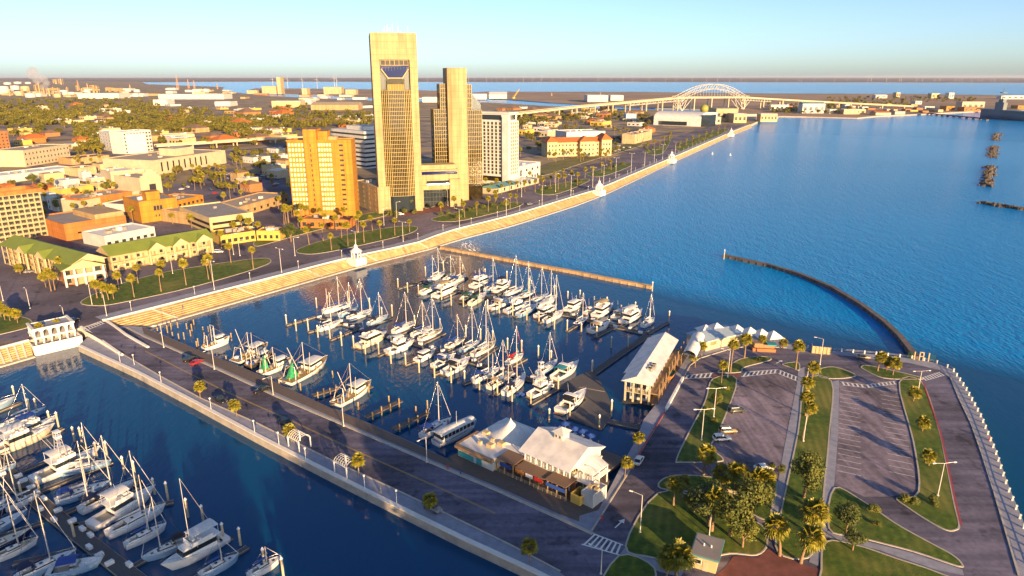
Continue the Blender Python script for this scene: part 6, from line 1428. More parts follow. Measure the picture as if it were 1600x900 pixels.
its = [tree(u, v, r, None, CZ, SHRUBS, cat='shrub') for (u, v, r) in ((846, 298, 2.4), (858, 296, 2.4), (900, 284, 2.6), (905, 286, 2.6), (950, 265, 3), (960, 262, 3), (972, 258, 3), (1012, 238, 3.5), (1020, 234, 3.5), (1028, 234, 3.5), (1060, 231, 3.4), (1072, 227, 3.4), (1084, 223, 3.4), (1096, 219, 3.4), (1108, 214, 3.4), (1120, 209, 3.4), (1130, 205, 3.4), (1040, 224, 3.2), (1045, 216, 3.2), (1008, 232, 3.4))]
ordinals(its, 'shrub on the planted medians far along the boulevard, {n} from the white hotel', 'shrub', 'shrubs on the far medians')
# --- trees seen over the city
crnd = random.Random(99)
REG = [ # u0, u1, v0, v1, count, r, group words
 (0, 165, 196, 216, 34, 6.5, 'trees of the wooded quarter beyond the court block'),
 (170, 330, 188, 212, 40, 6.5, 'trees of the wooded quarter beyond the white office'),
 (240, 420, 206, 232, 24, 6.0, 'trees around the elevated road'),
 (330, 450, 232, 300, 26, 5.0, 'trees in the shaded blocks beside the orange hotel'),
 (430, 585, 190, 250, 26, 5.0, 'trees around the banded office'),
 (118, 160, 226, 246, 12, 4.5, 'trees between court block and white office'),
 (240, 360, 268, 300, 22, 4.0, 'trees in the car parks before the exhibition hall'),
 (0, 210, 270, 330, 16, 3.6, 'street trees among the low stores'),
 (740, 850, 196, 236, 40, 5.0, 'trees around the quarter behind the cream villa'),
 (850, 1015, 186, 206, 40, 5.0, 'trees before the arched arena'),
 (955, 1010, 212, 240, 8, 4.0, 'trees beside the stepped hall'),
]
for (u0, u1, v0, v1, n, r, g) in REG:
    for k in range(n):
        for _ in range(12):
            u, v = crnd.uniform(u0, u1), crnd.uniform(v0, v1)
            if clear(*P(u, v, CZ)[:2], 3): break
        else: continue
        tree(u, v, r * crnd.uniform(.6, 1.15), 'dark green city tree, one of the ' + g, CZ, FAR_TREES, None, g)
for (u0, u1, v0, v1, n, g) in ((110, 165, 236, 262, 10, 'between court block and white office'), (300, 360, 270, 300, 12, 'in the car park before the exhibition hall'), (350, 450, 240, 330, 16, 'on the shaded streets beside the orange hotel'), (0, 230, 296, 380, 16, 'among the low stores and shaded lots'), (440, 560, 335, 362, 14, 'in the garden of the orange slab hotel'), (846, 950, 244, 256, 12, 'in front of the cream villa'), (740, 850, 205, 250, 10, 'in the quarter behind the white hotel')):
    rows = [q for q in ((crnd.uniform(u0, u1), crnd.uniform(v0, v1)) for k in range(n * 2)) if clear(*P(*q, CZ)[:2], 1.5)][:n + 2]
    its = []
    for u, v in rows:
        x, y, _ = P(u, v, CZ); its.append(palm(u, v, PX(x, y, CZ + crnd.uniform(6, 11))[1], CZ))
    ordinals(its, 'city palm ' + g + ', {n} across the photo', 'palm tree', 'city palms ' + g)
# --- woods that read as one mass
def woods(name, regs, n, r, seed):
    rnd = random.Random(seed); me = [leaf_mesh(seed + k, 70, 7, .26, .7)[0] for k in range(4)]; b = MB(); tot = sum((x[1] - x[0]) * (x[3] - x[2]) for x in regs)
    for (u0, u1, v0, v1) in regs:
        for k in range(int(n * (u1 - u0) * (v1 - v0) / tot)):
            # even on the ground, not in the picture
            a, c = P(0, v0, CZ)[1], P(0, v1, CZ)[1]; y = 1 / rnd.uniform(1 / a, 1 / c); v = PX(0, y, CZ)[1]; u = rnd.uniform(u0, u1); x, y, _ = P(u, v, CZ)
            if not clear(x, y, 6): continue
            s = r * rnd.uniform(.6, 1.3); m_ = me[rnd.randrange(4)]
            b.add([(x + p[0] * s, y + p[1] * s, CZ + s * .6 + p[2] * s) for p in m_.v], m_.f)
    return kind(b.build(name, M['leaf_far']), 'stuff')
woods('distant_woods', [(-20, 250, 156, 172), (0, 330, 172, 186), (330, 430, 184, 200), (-20, 120, 176, 196), (430, 480, 163, 176), (350, 420, 200, 214), (165, 440, 186, 206), (120, 165, 196, 236), (440, 580, 176, 200)], 1500, 8, 3)
woods('distant_woods', [(740, 860, 178, 196), (860, 1010, 176, 188), (1290, 1420, 152, 166), (1200, 1330, 164, 178), (1420, 1530, 152, 160)], 420, 7, 4)
# --- unseen trees added behind the viewpoint to shade the marina and pier
b = MB(); b.prism([(-150, -40), (140, -40), (140, 66), (-150, 66)], -2, PZ - .3); kind(b.build('added_ground', M['walk']))  # unseen ground added to carry the shading trees
srnd = random.Random(21)
for k in range(34):
    x = -92 + k * 4.7 + srnd.uniform(-1.5, 1.5); r = srnd.uniform(4.8, 7.0) * (1.0 if k < 18 else 1.12)
    if k in (7, 13, 17, 22): continue
    o = srnd.choice(TREES).put((x, srnd.uniform(38, 54), PZ - .3), srnd.random() * 6, (r, r, r * (1.75 if k < 17 else 1.75)), 'tall shore tree behind the viewpoint that shades the boats', 'tree', 'shore trees behind the viewpoint')
# ---------------------------------------------------------------- restaurants and small buildings of the pier and headland
def corr_metal():
    m = bpy.data.materials.new('metal_roof'); m.use_nodes = True; t = m.node_tree; n = t.nodes; b = n['Principled BSDF']
    b.inputs['Base Color'].default_value = (.70, .69, .68, 1); b.inputs['Roughness'].default_value = .45
    tc = n.new('ShaderNodeTexCoord'); w = n.new('ShaderNodeTexWave'); w.inputs['Scale'].default_value = 1.1; w.bands_direction = 'X'
    t.links.new(tc.outputs['Object'], w.inputs['Vector']); bp = n.new('ShaderNodeBump'); bp.inputs['Strength'].default_value = .6; bp.inputs['Distance'].default_value = .08
    t.links.new(w.outputs[0], bp.inputs['Height']); t.links.new(bp.outputs[0], b.inputs['Normal'])
    no = n.new('ShaderNodeTexNoise'); no.inputs['Scale'].default_value = .35; no.inputs['Detail'].default_value = 6; cr = n.new('ShaderNodeValToRGB'); cr.color_ramp.elements[0].color = (.55, .54, .55, 1); cr.color_ramp.elements[1].color = (.74, .72, .70, 1); cr.color_ramp.elements[0].position = .35; cr.color_ramp.elements[1].position = .6
    t.links.new(tc.outputs['Object'], no.inputs['Vector']); t.links.new(no.outputs[0], cr.inputs[0]); t.links.new(cr.outputs[0], b.inputs['Base Color'])
    return m
M['metal_roof'] = corr_metal()
def fence(b, p, q, h=1.1, n=None, bars=3, r=.04):
    L = (Vector(q) - Vector(p)).length; n = n or max(1, int(L / 1.6))
    for i in range(n + 1):
        f = i / n; x = [p[k] + (q[k] - p[k]) * f for k in range(3)]; b.tube(x, (x[0], x[1], x[2] + h), r, r, 4)
    for j in range(1, bars + 1): b.tube((p[0], p[1], p[2] + h * j / bars), (q[0], q[1], q[2] + h * j / bars), r * .8, r * .8, 4)
t = thing('restaurant_deck', (0, 0, 0), 0, 'timber deck on piles carrying the restaurants between boardwalk and basin', 'deck'); b = MB(); b.prism([p[:2] for p in poly([(700, 716), (745, 690), (830, 700), (905, 700), (945, 725), (952, 752), (935, 797), (905, 806), (880, 801), (800, 764), (720, 729)], PZ)], 1.0, PZ + .07); b.build('deck', M['plank'], t)
# --- two-storey white restaurant
A = P(820, 736, PZ); B = P(889, 768, PZ); ang = math.atan2(B[1] - A[1], B[0] - A[0]); Wr = d2(A, B); Dr = 13.0
t = thing('white_restaurant', A, ang, 'white two storey restaurant with grey-white gabled metal roof, cupola and side porch', 'restaurant')
b = MB(); b.box((Wr / 2, Dr / 2 + 1.5, -.2), (Wr - 1, Dr - 2, 6.0)); b.box((Wr / 2, Dr / 2, 2.9), (Wr + .4, Dr + .5, .3)); b.build('wall', M['w_white'], t)
b = MB()
for i in range(9):
    x = Wr * i / 8; b.box((x, .1, 0), (.25, .25, 5.6)); b.box((x, Dr - .2, -3), (.35, .35, 6))
fence(b, (0, .1, 3.2), (Wr, .1, 3.2), 1.1, 14, 4, .05); b.build('gallery_railing', M['white'], t)
b = MB(); ez, rz_ = 5.6, 8.8; b.gable(-.8, Wr + .4, -.9, Dr + .6, ez, rz_, 'x', 0, .3, 1); b.build('roof', [M['metal_roof'], M['w_white']], t)
b = MB(); b.box((Wr * .45, Dr / 2, rz_ - .9), (2.6, 2.6, 2.2)); b.hip(Wr * .45 - 1.3, Wr * .45 + 1.3, Dr / 2 - 1.3, Dr / 2 + 1.3, rz_ + 1.3, rz_ + 2.4, 0, .5); b.build('cupola', M['w_white'], t)
cw = win_mesh(.6, .7, M['pane'], M['w_white'])
for k in range(2): o = bpy.data.objects.new('window', cw); COL.objects.link(o); o.parent = t; o.location = (Wr * .45 - .6 + 1.1 * k, Dr / 2 - 1.3, rz_)
b = MB(); vs = [(Wr + .2, 1.5, 5.6), (Wr + 4.6, 2.5, 4.6), (Wr + 4.6, Dr - 4, 4.6), (Wr + .2, Dr - 3, 5.6), (Wr + .2, Dr * .45, 6.8), (Wr + 4.6, Dr * .45, 5.2)]
b.add(vs, [(0, 1, 5, 4), (4, 5, 2, 3), (1, 2, 5)]); b.build('porch_roof', M['metal_roof'], t)
b = MB(); b.box((Wr + 2.4, Dr * .42, 2.7), (4.5, 8.6, .25)); 
for x, y in ((Wr + 4.4, 2.7), (Wr + 4.4, Dr - 4.2), (Wr + 2, 2.7), (Wr + 4.4, Dr * .42)): b.box((x, y, -3), (.22, .22, 7.7))
fence(b, (Wr + .3, 2.6, 2.9), (Wr + 4.5, 2.6, 2.9), 1.1, 6, 4, .05); fence(b, (Wr + 4.5, 2.6, 2.9), (Wr + 4.5, Dr - 4.2, 2.9), 1.1, 8, 4, .05); b.build('porch', M['white'], t)
windows(t, (0, 2.5), 'f', Wr, 6, 1, 1.8, 1.2, 3.9, 3, 'pane', 'w_pale'); windows(t, (0, 2.5), 'f', Wr, 5, 1, 1.6, 1.4, .8, 3, 'pane', 'w_pale'); windows(t, (Wr - .5, 0), 'r', Dr, 4, 1, 1.6, 1.8, 3.6, 3, 'pane_gold', 'w_yellow', 2, Dr - 3)
b = MB(); b.box((Wr * .5, Dr + 4, -1.2), (Wr + 4, 8, .9)); b.build('rear_deck', M['plank'], t)
ut = []
for k, (u, v) in enumerate(((866, 676), (872, 673), (883, 668), (898, 676), (910, 680), (922, 687), (800, 684), (816, 690))):
    def mk():
        t2 = thing('parasol', (0, 0, 0)); b = MB(); b.tube((0, 0, 0), (0, 0, 2.6), .05, .05, 5); b.build('pole', M['white'], t2); b = MB(); b.cyl((0, 0, 2.1), 1.4, .7, 8, 0, None, .03); b.build('canopy', M['cv_blue'], t2); b = MB(); b.cyl((0, 0, .7), .55, .06, 10); b.build('table', M['white'], t2); return t2
    if k == 0: PAR = Series(mk)
    ut.append(PAR.put(P(u, v + 5, 1.6), 0))
ordinals(ut, 'blue parasol on the water side deck behind the restaurants, {n} from the tent roof', 'parasol', 'blue parasols behind the restaurants')
# --- tent roofed kitchen pavilion
A = P(716, 712, PZ); B = P(770, 737, PZ); ang = math.atan2(B[1] - A[1], B[0] - A[0]); Wt = d2(A, B)
t = thing('tent_pavilion', A, ang, 'flat roofed oyster bar with a pointed white tent rising from its blue-white roof', 'restaurant')
b = MB(); b.prism([(0, 0), (Wt, 0), (Wt, 16), (0, 16)], -.2, 3.2, 0, 1); b.build('wall', [M['w_white'], M['r_white']], t)
b = MB(); b.box((Wt / 2, -.35, 2.6), (Wt + .6, 1.1, .7)); b.box((-.35, 4, 2.6), (.8, 8, .7)); b.build('fascia', M['wood'], t)
b = MB(); b.box((Wt * .25, -.12, .3), (Wt * .42, .15, 1.3)); b.box((Wt * .62, -.12, .2), (1.6, .15, 1.9)); b.build('serving_hatch', M['cv_teal'], t)
b = MB(); cx, cy = Wt * .62, 12.0; R0 = 6.2; vs = []
for k in range(9):
    for j in range(16):
        f = k / 8; a = 6.2832 * j / 16; r = R0 * (1 - f) ** 1.7 * (1 + .04 * math.cos(4 * a)); vs.append((cx + r * math.cos(a), cy + r * math.sin(a) * .9, 3.4 + 4.6 * f ** 1.0))
b.add(vs, [(k * 16 + j, k * 16 + (j + 1) % 16, k * 16 + 16 + (j + 1) % 16, k * 16 + 16 + j) for k in range(8) for j in range(16)], 0, True); b.box((cx + 2, cy, 3.2), (17, 12, .2)); b.build('tent_roof', M['cv_white'], t)
for k, (x, y) in enumerate(((2.2, 8), (7, 4.2), (8.6, 6.5), (4.2, 3.5), (5.8, 6.5))):
    b = MB(); s_ = 1.7 if k in (0, 1, 2) else .9; b.box((x, y, 3.2), (s_, s_ * .8, .9)); b.build('roof_unit', M['w_cream'], t)
# --- open patio with rust roofs and banners
A = P(776, 735, PZ); B = P(884, 783, PZ); ang = math.atan2(B[1] - A[1], B[0] - A[0]); Wq = d2(A, B)
t = thing('patio_bar', A, ang, 'open patio bar with rust brown tin roofs, wooden posts and coloured banners along the boardwalk', 'bar')
for i, (x0, x1, z) in enumerate(((0, .27, 3.4), (.28, .70, 3.0), (.71, 1.0, 3.3))):
    b = MB(); b.box((Wq * (x0 + x1) / 2, 2.2, z), (Wq * (x1 - x0), 4.6, .14)); b.build('roof', M['r_brown'], t)
for i in range(9): b = MB(); b.box((Wq * i / 8, 0, 0), (.2, .2, 3.1)); b.build('post', M['wood_old'], t)
for i, (x0, x1, c) in enumerate(((.05, .22, 'cv_blue'), (.29, .42, 'w_rust'), (.44, .54, 'cv_white'), (.56, .68, 'cv_red'), (.73, .99, 'cv_blue'))): b = MB(); b.box((Wq * (x0 + x1) / 2, -.12, 1.9), (Wq * (x1 - x0), .08, .95)); b.build('banner', M[c], t)
b = MB(); fence(b, (0, -.3, 0), (Wq, -.3, 0), 1.0, 16, 3, .05); b.build('railing', M['w_pale'], t)
for i in range(6): b = MB(); b.box((Wq * (i + .5) / 6, 1.8, .72), (1.4, .8, .06)); b.box((Wq * (i + .5) / 6, 1.8, 0), (.1, .1, .72)); b.build('table', M['wood'], t)
b = MB(); b.box((Wq / 2, 3.9, 0), (Wq, .2, 2.8)); b.build('rear_wall', M['w_brick'], t)
# --- little utility block
A = P(893, 783, PZ); B = P(922, 797, PZ); ang = math.atan2(B[1] - A[1], B[0] - A[0]); Wk = d2(A, B)
t = thing('utility_hut', A, ang, 'small white utility block with yellow screen wall at the street corner', 'hut')
b = MB(); b.box((Wk * .72, 3.4, -.2), (Wk * .62, 5.4, 3.2)); ring(b, [(Wk * .41, .7), (Wk * 1.03, .7), (Wk * 1.03, 6.1), (Wk * .41, 6.1)], .2, 2.9, 3.35); b.build('wall', M['w_white'], t)
b = MB(); ring(b, [(0, -.4), (Wk * .52, -.4), (Wk * .52, 3.0), (0, 3.0)], .15, -.1, 2.4); b.build('screen_wall', M['w_yellow'], t)
for k in range(3): b = MB(); b.box((Wk * (.55 + .17 * k), 3.2 + (k % 2), 3.0), (1.0, .9, .7)); b.build('roof_unit', M['w_cream'], t)
# --- floating restaurant
A = P(977, 628, 0); B = P(1014, 635, 0); C_ = P(1050, 568, 0); ang = math.atan2(B[1] - A[1], B[0] - A[0]); Wf = d2(A, B); Df = d2(B, C_) + 3
t = thing('floating_restaurant', A, ang, 'long floating restaurant with white metal roof, timber decks and blue-shaded side lean-to', 'restaurant')
b = MB(); b.box((Wf / 2, Df / 2, -.6), (Wf + 1.5, Df + 2, 1.5)); b.build('barge', M['dark'], t)
b = MB(); b.box((Wf / 2, Df / 2, .9), (Wf - 2, Df - 2, 6.2)); b.build('wall', M['w_white'], t)
b = MB(); b.gable(-1.2, Wf + .6, -1, Df + 1, 7.1, 9.3, 'y', 0, .2, 1); b.build('roof', [M['metal_roof'], M['w_white']], t)
b = MB(); b.add([(-1.3, 6, 7.0), (-1.3, Df + 1, 7.0), (-2.6, Df + 1, 6.3), (-2.6, 6, 6.3)], [(0, 1, 2, 3)]); b.build('lean_to_roof', M['metal_roof'], t)
b = MB()
for f in (.0, 3.2): 
    b.box((Wf + 1.4, Df / 2, .8 + f), (3.0, Df, .25)); fence(b, (Wf + 2.8, 0, 1.0 + f), (Wf + 2.8, Df, 1.0 + f), 1.1, 16, 4, .06)
for i in range(9): b.box((Wf + 2.7, Df * i / 8, .5), (.22, .22, 6.8))
b.build('deck', M['wood'], t)
b = MB(); fence(b, (0, -.6, 4.1), (Wf, -.6, 4.1), 1.1, 8, 4, .05); b.box((Wf / 2, .2, 3.9), (Wf, 2.4, .2)); 
for i in range(4): b.box((Wf * i / 3, -.7, .5), (.5, .5, 6.4))
b.build('end_gallery', M['w_pale'], t)
windows(t, (0, .95), 'f', Wf, 3, 2, 1.2, 1.3, 1.8, 3.1, 'pane', 'w_blue', 1.2, Wf - 1.2); windows(t, (Wf - 1, 0), 'r', Df, 10, 2, 1.6, 1.4, 1.8, 3.1, 'pane', 'wood', 2, Df - 2)
for i in range(6): b = MB(); b.box((Wf * (.72 + .05 * (i % 3)), Df * (.18 + .05 * (i // 2)), 8.0), (1.1, 1.0, 1.2)); b.build('roof_unit', M['steel'], t)
# skiff hung on the deck side
p = P(1046, 592, 4.0); tt = thing('skiff', p, ang + math.pi / 2, 'old wooden skiff with orange side and green bottom propped beside the floating restaurant', 'boat'); st = hull(6, 2, .8, 1.4, .6); hull_mesh(st).build('hull', M['w_rust'], tt); deck_mesh(st, .1, .9, .8).build('interior', [M['cv_green'], M['net_green']], tt)
# entrance walkway deck of the floating restaurant
t = thing('entrance_deck', P(1040, 625, PZ), 0, 'timber entrance deck with railings and planters beside the floating restaurant', 'deck'); o0 = t.location
b = MB(); q = [(x - o0.x, y - o0.y) for x, y, z in poly([(1028, 632), (1046, 600), (1072, 560), (1082, 545), (1068, 548), (1052, 575), (1030, 612), (1018, 632)], PZ)]; b.prism(q, -2.5, .12); b.build('deck', M['plank'], t)
b = MB(); q3 = [(x - o0.x, y - o0.y, .1) for x, y, z in poly([(1041, 640), (1067, 592)], PZ)]; b.box(((q3[0][0] + q3[1][0]) / 2, (q3[0][1] + q3[1][1]) / 2, 0), (d2(q3[0], q3[1]), .7, .8), math.atan2(q3[1][1] - q3[0][1], q3[1][0] - q3[0][0])); b.build('planter', M['white'], t)
# --- curved white restaurant with peaked awnings
t = thing('curved_restaurant', P(1100, 552, PZ), 0, 'curved cream walled restaurant with blue roof and peaked white canopies on the bay side', 'restaurant'); o0 = t.location
fr = [(p[0] - o0.x, p[1] - o0.y) for p in poly([(1102, 549), (1124, 543), (1148, 538), (1160, 536)], PZ)]; bk = offset_line(fr, 9)
b = MB(); b.prism(fr + bk[::-1], -.3, 3.4); b.build('wall', M['w_pale'], t)
b = MB(); fo = offset_line(fr, -.5); b.prism(fo + offset_line(fr, 9.5)[::-1], 3.4, 3.7); b.strip([(*p, 3.72) for p in fo], [(*p, 4.5) for p in offset_line(fr, 6)]); b.build('roof', M['w_blue'], t)
for f, w in ((.18, 2.6), (.62, 2.6), (.85, 1.6)):
    i = min(2, int(f * 3)); g = f * 3 - i; x = fr[i][0] + (fr[i + 1][0] - fr[i][0]) * g; y = fr[i][1] + (fr[i + 1][1] - fr[i][1]) * g; an = math.atan2(fr[i + 1][1] - fr[i][1], fr[i + 1][0] - fr[i][0])
    o = bpy.data.objects.new('window', win_mesh(w, 1.1, M['curtain'], M['w_yellow'])); COL.objects.link(o); o.parent = t; o.location = (x, y - .05, 1.7); o.rotation_euler.z = an
b = MB(); b.prism([(p[0] - o0.x, p[1] - o0.y) for p in poly([(1066, 566), (1084, 570), (1096, 546), (1079, 540)], PZ)], 3.0, 3.2); b.build('pergola_floor', M['w_blue'], t)
b = MB()
q = [(p[0] - o0.x, p[1] - o0.y) for p in poly([(1064, 570), (1086, 574), (1098, 546), (1080, 539)], PZ)]
L0 = Vector((q[3][0] - q[0][0], q[3][1] - q[0][1])); W0 = Vector((q[1][0] - q[0][0], q[1][1] - q[0][1])); n = 8; vs = []
for i in range(2):
    for k in range(n + 1): a = math.pi * k / n; f = (1 - math.cos(a)) / 2; pt_ = Vector(q[0]) + L0 * i + W0 * f; vs.append((pt_.x, pt_.y, 3.2 + 2.2 * math.sin(a)))
b.add(vs, [(k, k + 1, n + 2 + k, n + 1 + k) for k in range(n)], 0, True); b.build('vault_canopy', M['cv_white'], t)
b = MB()
for pt_ in q: b.tube((pt_[0], pt_[1], 0), (pt_[0], pt_[1], 3.2), .12, .12, 5)
b.build('post', M['wood'], t)
for k, (u, v) in enumerate(((1101, 531), (1118, 528), (1150, 531), (1170, 535), (1188, 538), (1206, 541))):
    p = P(u, v, PZ); tt = thing('peaked_canopy', p, .2, 'white peaked canopy on the bay side, %s from the floating restaurant' % ordw(k + 1), 'canopy', 'peaked canopies of the curved restaurant')
    b = MB(); b.hip(-2.7, 2.7, -2.7, 2.7, 3.7, 5.9, 0, .2); b.build('canopy', M['cv_white'], tt); b = MB(); posts(b, -2.5, 2.5, 2.5, 2.5, 0, 3.7, .08); b.build('frame', M['wood'], tt)
p, an, w_ = site((1176, 549), (1212, 551), PZ); t = thing('beach_bar', p, an, 'low brick patio bar with teal counter under the last peaked canopies', 'bar'); b = MB(); b.box((w_ / 2, 2, -.2), (w_, 4, 1.3)); b.build('wall', M['w_brick'], t); b = MB(); b.box((w_ * .8, 1.0, 2.6), (w_ * .4, 3.0, .3)); b.build('awning', M['cv_teal'], t); b = MB(); b.box((w_ * .5, 2.2, 1.1), (w_ * .9, 2.4, 1.5)); b.build('counter', M['wood'], t)
# --- flat roofed booth
A = P(1080, 886, PZ); B = P(1118, 897, PZ); ang = math.atan2(B[1] - A[1], B[0] - A[0]); Wb_ = d2(A, B)
t = thing('booth', A, ang, 'small cream booth with gravel flat roof and teal rim by the red paving', 'booth'); Db = 6.2
b = MB(); b.box((Wb_ / 2, Db / 2, -.2), (Wb_, Db, 3.1)); b.build('wall', M['w_cream'], t)
b = MB(); b.box((Wb_ / 2, Db / 2, 2.9), (Wb_ + .9, Db + .9, .35)); b.build('rim', M['r_teal'], t)
b = MB(); b.box((Wb_ / 2, Db / 2, 3.2), (Wb_ + .5, Db + .5, .09)); b.build('roof', M['r_grey'], t)
b = MB(); b.box((Wb_ * .55, -.04, 0), (.9, .1, 2.1)); b.build('door', M['w_pale'], t)
for k in range(2): b = MB(); b.cyl((Wb_ * (.35 + .3 * k), Db * .5, 3.28), .15, .5, 8); b.build('vent', M['white'], t)
o = bpy.data.objects.new('window', win_mesh(1.6, .9, M['pane'], M['white'])); COL.objects.link(o); o.parent = t; o.location = (Wb_ * .2, 0, 1.3)
# --- restroom block in the grove
A = P(1130, 770, PZ); B = P(1185, 784, PZ); ang = math.atan2(B[1] - A[1], B[0] - A[0]); w_ = d2(A, B); t = thing('low_wall', A, ang, 'low pale wall with banner panels half hidden in the palm grove', 'wall'); b = MB(); b.box((w_ / 2, 0, -.1), (w_, .3, 1.3)); b.build('wall', M['w_pale'], t); b = MB(); b.box((w_ * .62, -.2, .3), (w_ * .35, .08, .8)); b.build('panel', M['w_cream'], t)
# --- yellow fence panel by the seaside road
A = P(1269, 554, PZ); B = P(1298, 557, PZ); ang = math.atan2(B[1] - A[1], B[0] - A[0]); w_ = d2(A, B); t = thing('screen_fence', A, ang, 'plain yellow screen fence by the seaside road, beside a tall lamp', 'fence'); b = MB(); b.box((w_ / 2, 1.4, 0), (w_, .12, 2.6)); b.box((0, 2.6, 0), (.12, 2.4, 2.6)); b.box((w_, 2.6, 0), (.12, 2.4, 2.6)); b.build('panel', M['w_cream'], t); b = MB()
for k in range(6): b.box((w_ * k / 5, 1.3, 0), (.14, .14, 2.8))
b.build('post', M['wood_old'], t)
# --- gate at the jetty
A = P(1428, 562, PZ); t = thing('jetty_gate', A, -.3, 'green mesh security gate with pale frame where the jetty meets the headland', 'gate'); b = MB()
for x in (0, 1.5, 2.6, 4.2): b.box((x, 0, -.3), (.3, .3, 3.2))
b.box((2.05, 0, 2.7), (1.4, .3, .3)); b.box((2.05, 0, 1.3), (1.2, .2, .25)); b.build('frame', M['cv_tan'], t); b = MB()
for x in range(9): b.box((-2 + .22 * x, 0, 0), (.05, .05, 2.6)); b.box((4.4 + .22 * x, 0, 0), (.05, .05, 2.6))
b.build('mesh_panel', M['cv_green'], t)
# --- white pergolas on the pier
def pergola(u, v, label):
    p = P(u, v, PZ); t = thing('pergola', p, math.atan2(-.8, 1.0), label, 'pergola'); Lp, Wp, h = 4.6, 3.4, 2.7
    b = MB()
    for x in (0, Lp):
        for y in (0, Wp): b.box((x, y, 0), (.22, .22, h))
    b.build('post', M['white'], t)
    b = MB()
    for y in (0, Wp): b.box((Lp / 2, y, h), (Lp + .6, .16, .18))
    for i in range(7):
        x = Lp * i / 6; pts = [(x, Wp / 2 - Wp / 2 * math.cos(math.pi * k / 8), h + 1.25 * math.sin(math.pi * k / 8)) for k in range(9)]; b.path(pts, .06, 4)
    for k in range(1, 8): y = Wp / 2 - Wp / 2 * math.cos(math.pi * k / 8); z = h + 1.25 * math.sin(math.pi * k / 8); b.tube((0, y, z), (Lp, y, z), .05, .05, 4)
    b.build('arch_lattice', M['white'], t)
pergola(451, 697, 'white arched lattice pergola on the pier beside a palm, nearer the ramp')
pergola(523, 737, 'white arched lattice pergola with a palm at its headland side')
# ---------------------------------------------------------------- lamps, bollards, pilings, boxes
def make_street_lamp(arms=1, h=10.0, arm=2.2):
    t = thing('street_lamp', (0, 0, 0)); b = MB(); b.cyl((0, 0, -.1), .28, .5, 8); b.tube((0, 0, 0), (0, 0, h), .13, .08, 6); b.build('pole', M['alu'], t)
    for s in ((1,) if arms == 1 else (1, -1)):
        b = MB(); b.tube((0, 0, h), (s * arm, 0, h + .25), .06, .05, 5); b.build('arm', M['alu'], t)
        b = MB(); b.box((s * (arm + .25), 0, h + .13), (.8, .32, .18), 0, 0, .8); b.build('lamp_head', M['white'], t)
    return t
L1 = Series(lambda: make_street_lamp(1)); L2 = Series(lambda: make_street_lamp(2)); 
def lamps(rows, fmt, group, z, fam=L1, rz=0.0):
    its = []
    for r in rows:
        u, v0, v1 = r[:3]; x, y, _ = P(u, v0, z); s_ = max(4, H(u, v0, v1, z)) / 10; its.append(fam.put((x, y, z), r[3] if len(r) > 3 else rz, (1, 1, s_)))
    ordinals(its, fmt, 'street lamp', group)
pa = math.atan2(-.8, 1.0)
lamps([(256, 543, 507), (335, 577, 546), (427, 617, 588), (537, 666, 621), (667, 722, 683)], 'tall pale street lamp between pier road and boardwalk, {n} from the ramp', 'lamps along the boardwalk', PZ, L1, pa - math.pi / 2)
lamps([(1096, 688, 640), (1115, 652, 607), (1465, 775, 724), (1435, 608, 580)], 'double armed lamp on the headland lawns, {n} from the street', 'double lamps of the headland', PZ, L2, .1)
lamps([(1137, 590, 548), (1281, 570, 530), (1000, 832, 774), (939, 897, 858), (1108, 838, 796)], 'single tall lamp standing on the headland, {n} from the pier', 'single lamps of the headland', PZ, L1, 2.6)
lamps([(1260, 600, 575), (1255, 690, 640)], 'plain pole on the lawn between the lots, {n} from the wide lot', 'poles between the lots', PZ, L1, 1)
lamps([(144, 476, 444), (167, 494, 460), (47, 482, 452), (5, 470, 446), (101, 500, 480)], 'curved arm traffic lamp at the junction before the terrace, {n} from the photo edge', 'lamps at the junction', CZ, L1, 2.4)
lamps([(335, 453, 408), (440, 426, 389), (557, 396, 362), (630, 378, 347), (718, 357, 327), (791, 339, 310), (847, 321, 290), (892, 308, 274), (926, 293, 262), (943, 287, 258), (962, 278, 247), (986, 270, 240), (1007, 260, 238), (1022, 254, 234), (1035, 248, 226), (1055, 240, 222)], 'boulevard lamp along the promenade, {n} counting from the junction', 'lamps along the boulevard', CZ, L2, math.atan2(gd.y, gd.x) + 1.57)
lamps([(190, 443, 415), (270, 428, 400), (365, 398, 366), (461, 400, 372), (700, 322, 296), (620, 340, 316), (868, 300, 272), (815, 308, 280), (375, 400, 375), (600, 352, 326)], 'inland lamp between medians and hotels, {n} counting from the motel lobby', 'inland boulevard lamps', CZ, L1, .5)
def make_low_lamp():
    t = thing('promenade_lamp', (0, 0, 0)); b = MB(); b.tube((0, 0, 0), (0, 0, 3.4), .07, .05, 6); b.build('pole', M['white'], t); b = MB(); b.cyl((0, 0, 3.3), .22, .4, 8, 0, None, .28); b.build('lamp_globe', M['white'], t); return t
LL = Series(make_low_lamp)
its = [LL.put(P(u, v, PZ), 0) for u, v in ((188, 566), (210, 570), (252, 598), (330, 640), (398, 676), (436, 695), (478, 720), (570, 764), (620, 788))]
ordinals(its, 'short globe lamp on the pier footpath, {n} counting from the ramp', 'street lamp', 'globe lamps on the pier footpath')
its = []
for k, (x, y, a) in enumerate(along(offset_line([p[:2] for p in topL], 4), 26, 12)):
    if k < 34: its.append(LL.put((x, y, CZ + .16), 0))
ordinals(its, 'short lamp on the seawall promenade, {n} counting from the pier', 'street lamp', 'short lamps on the promenade')
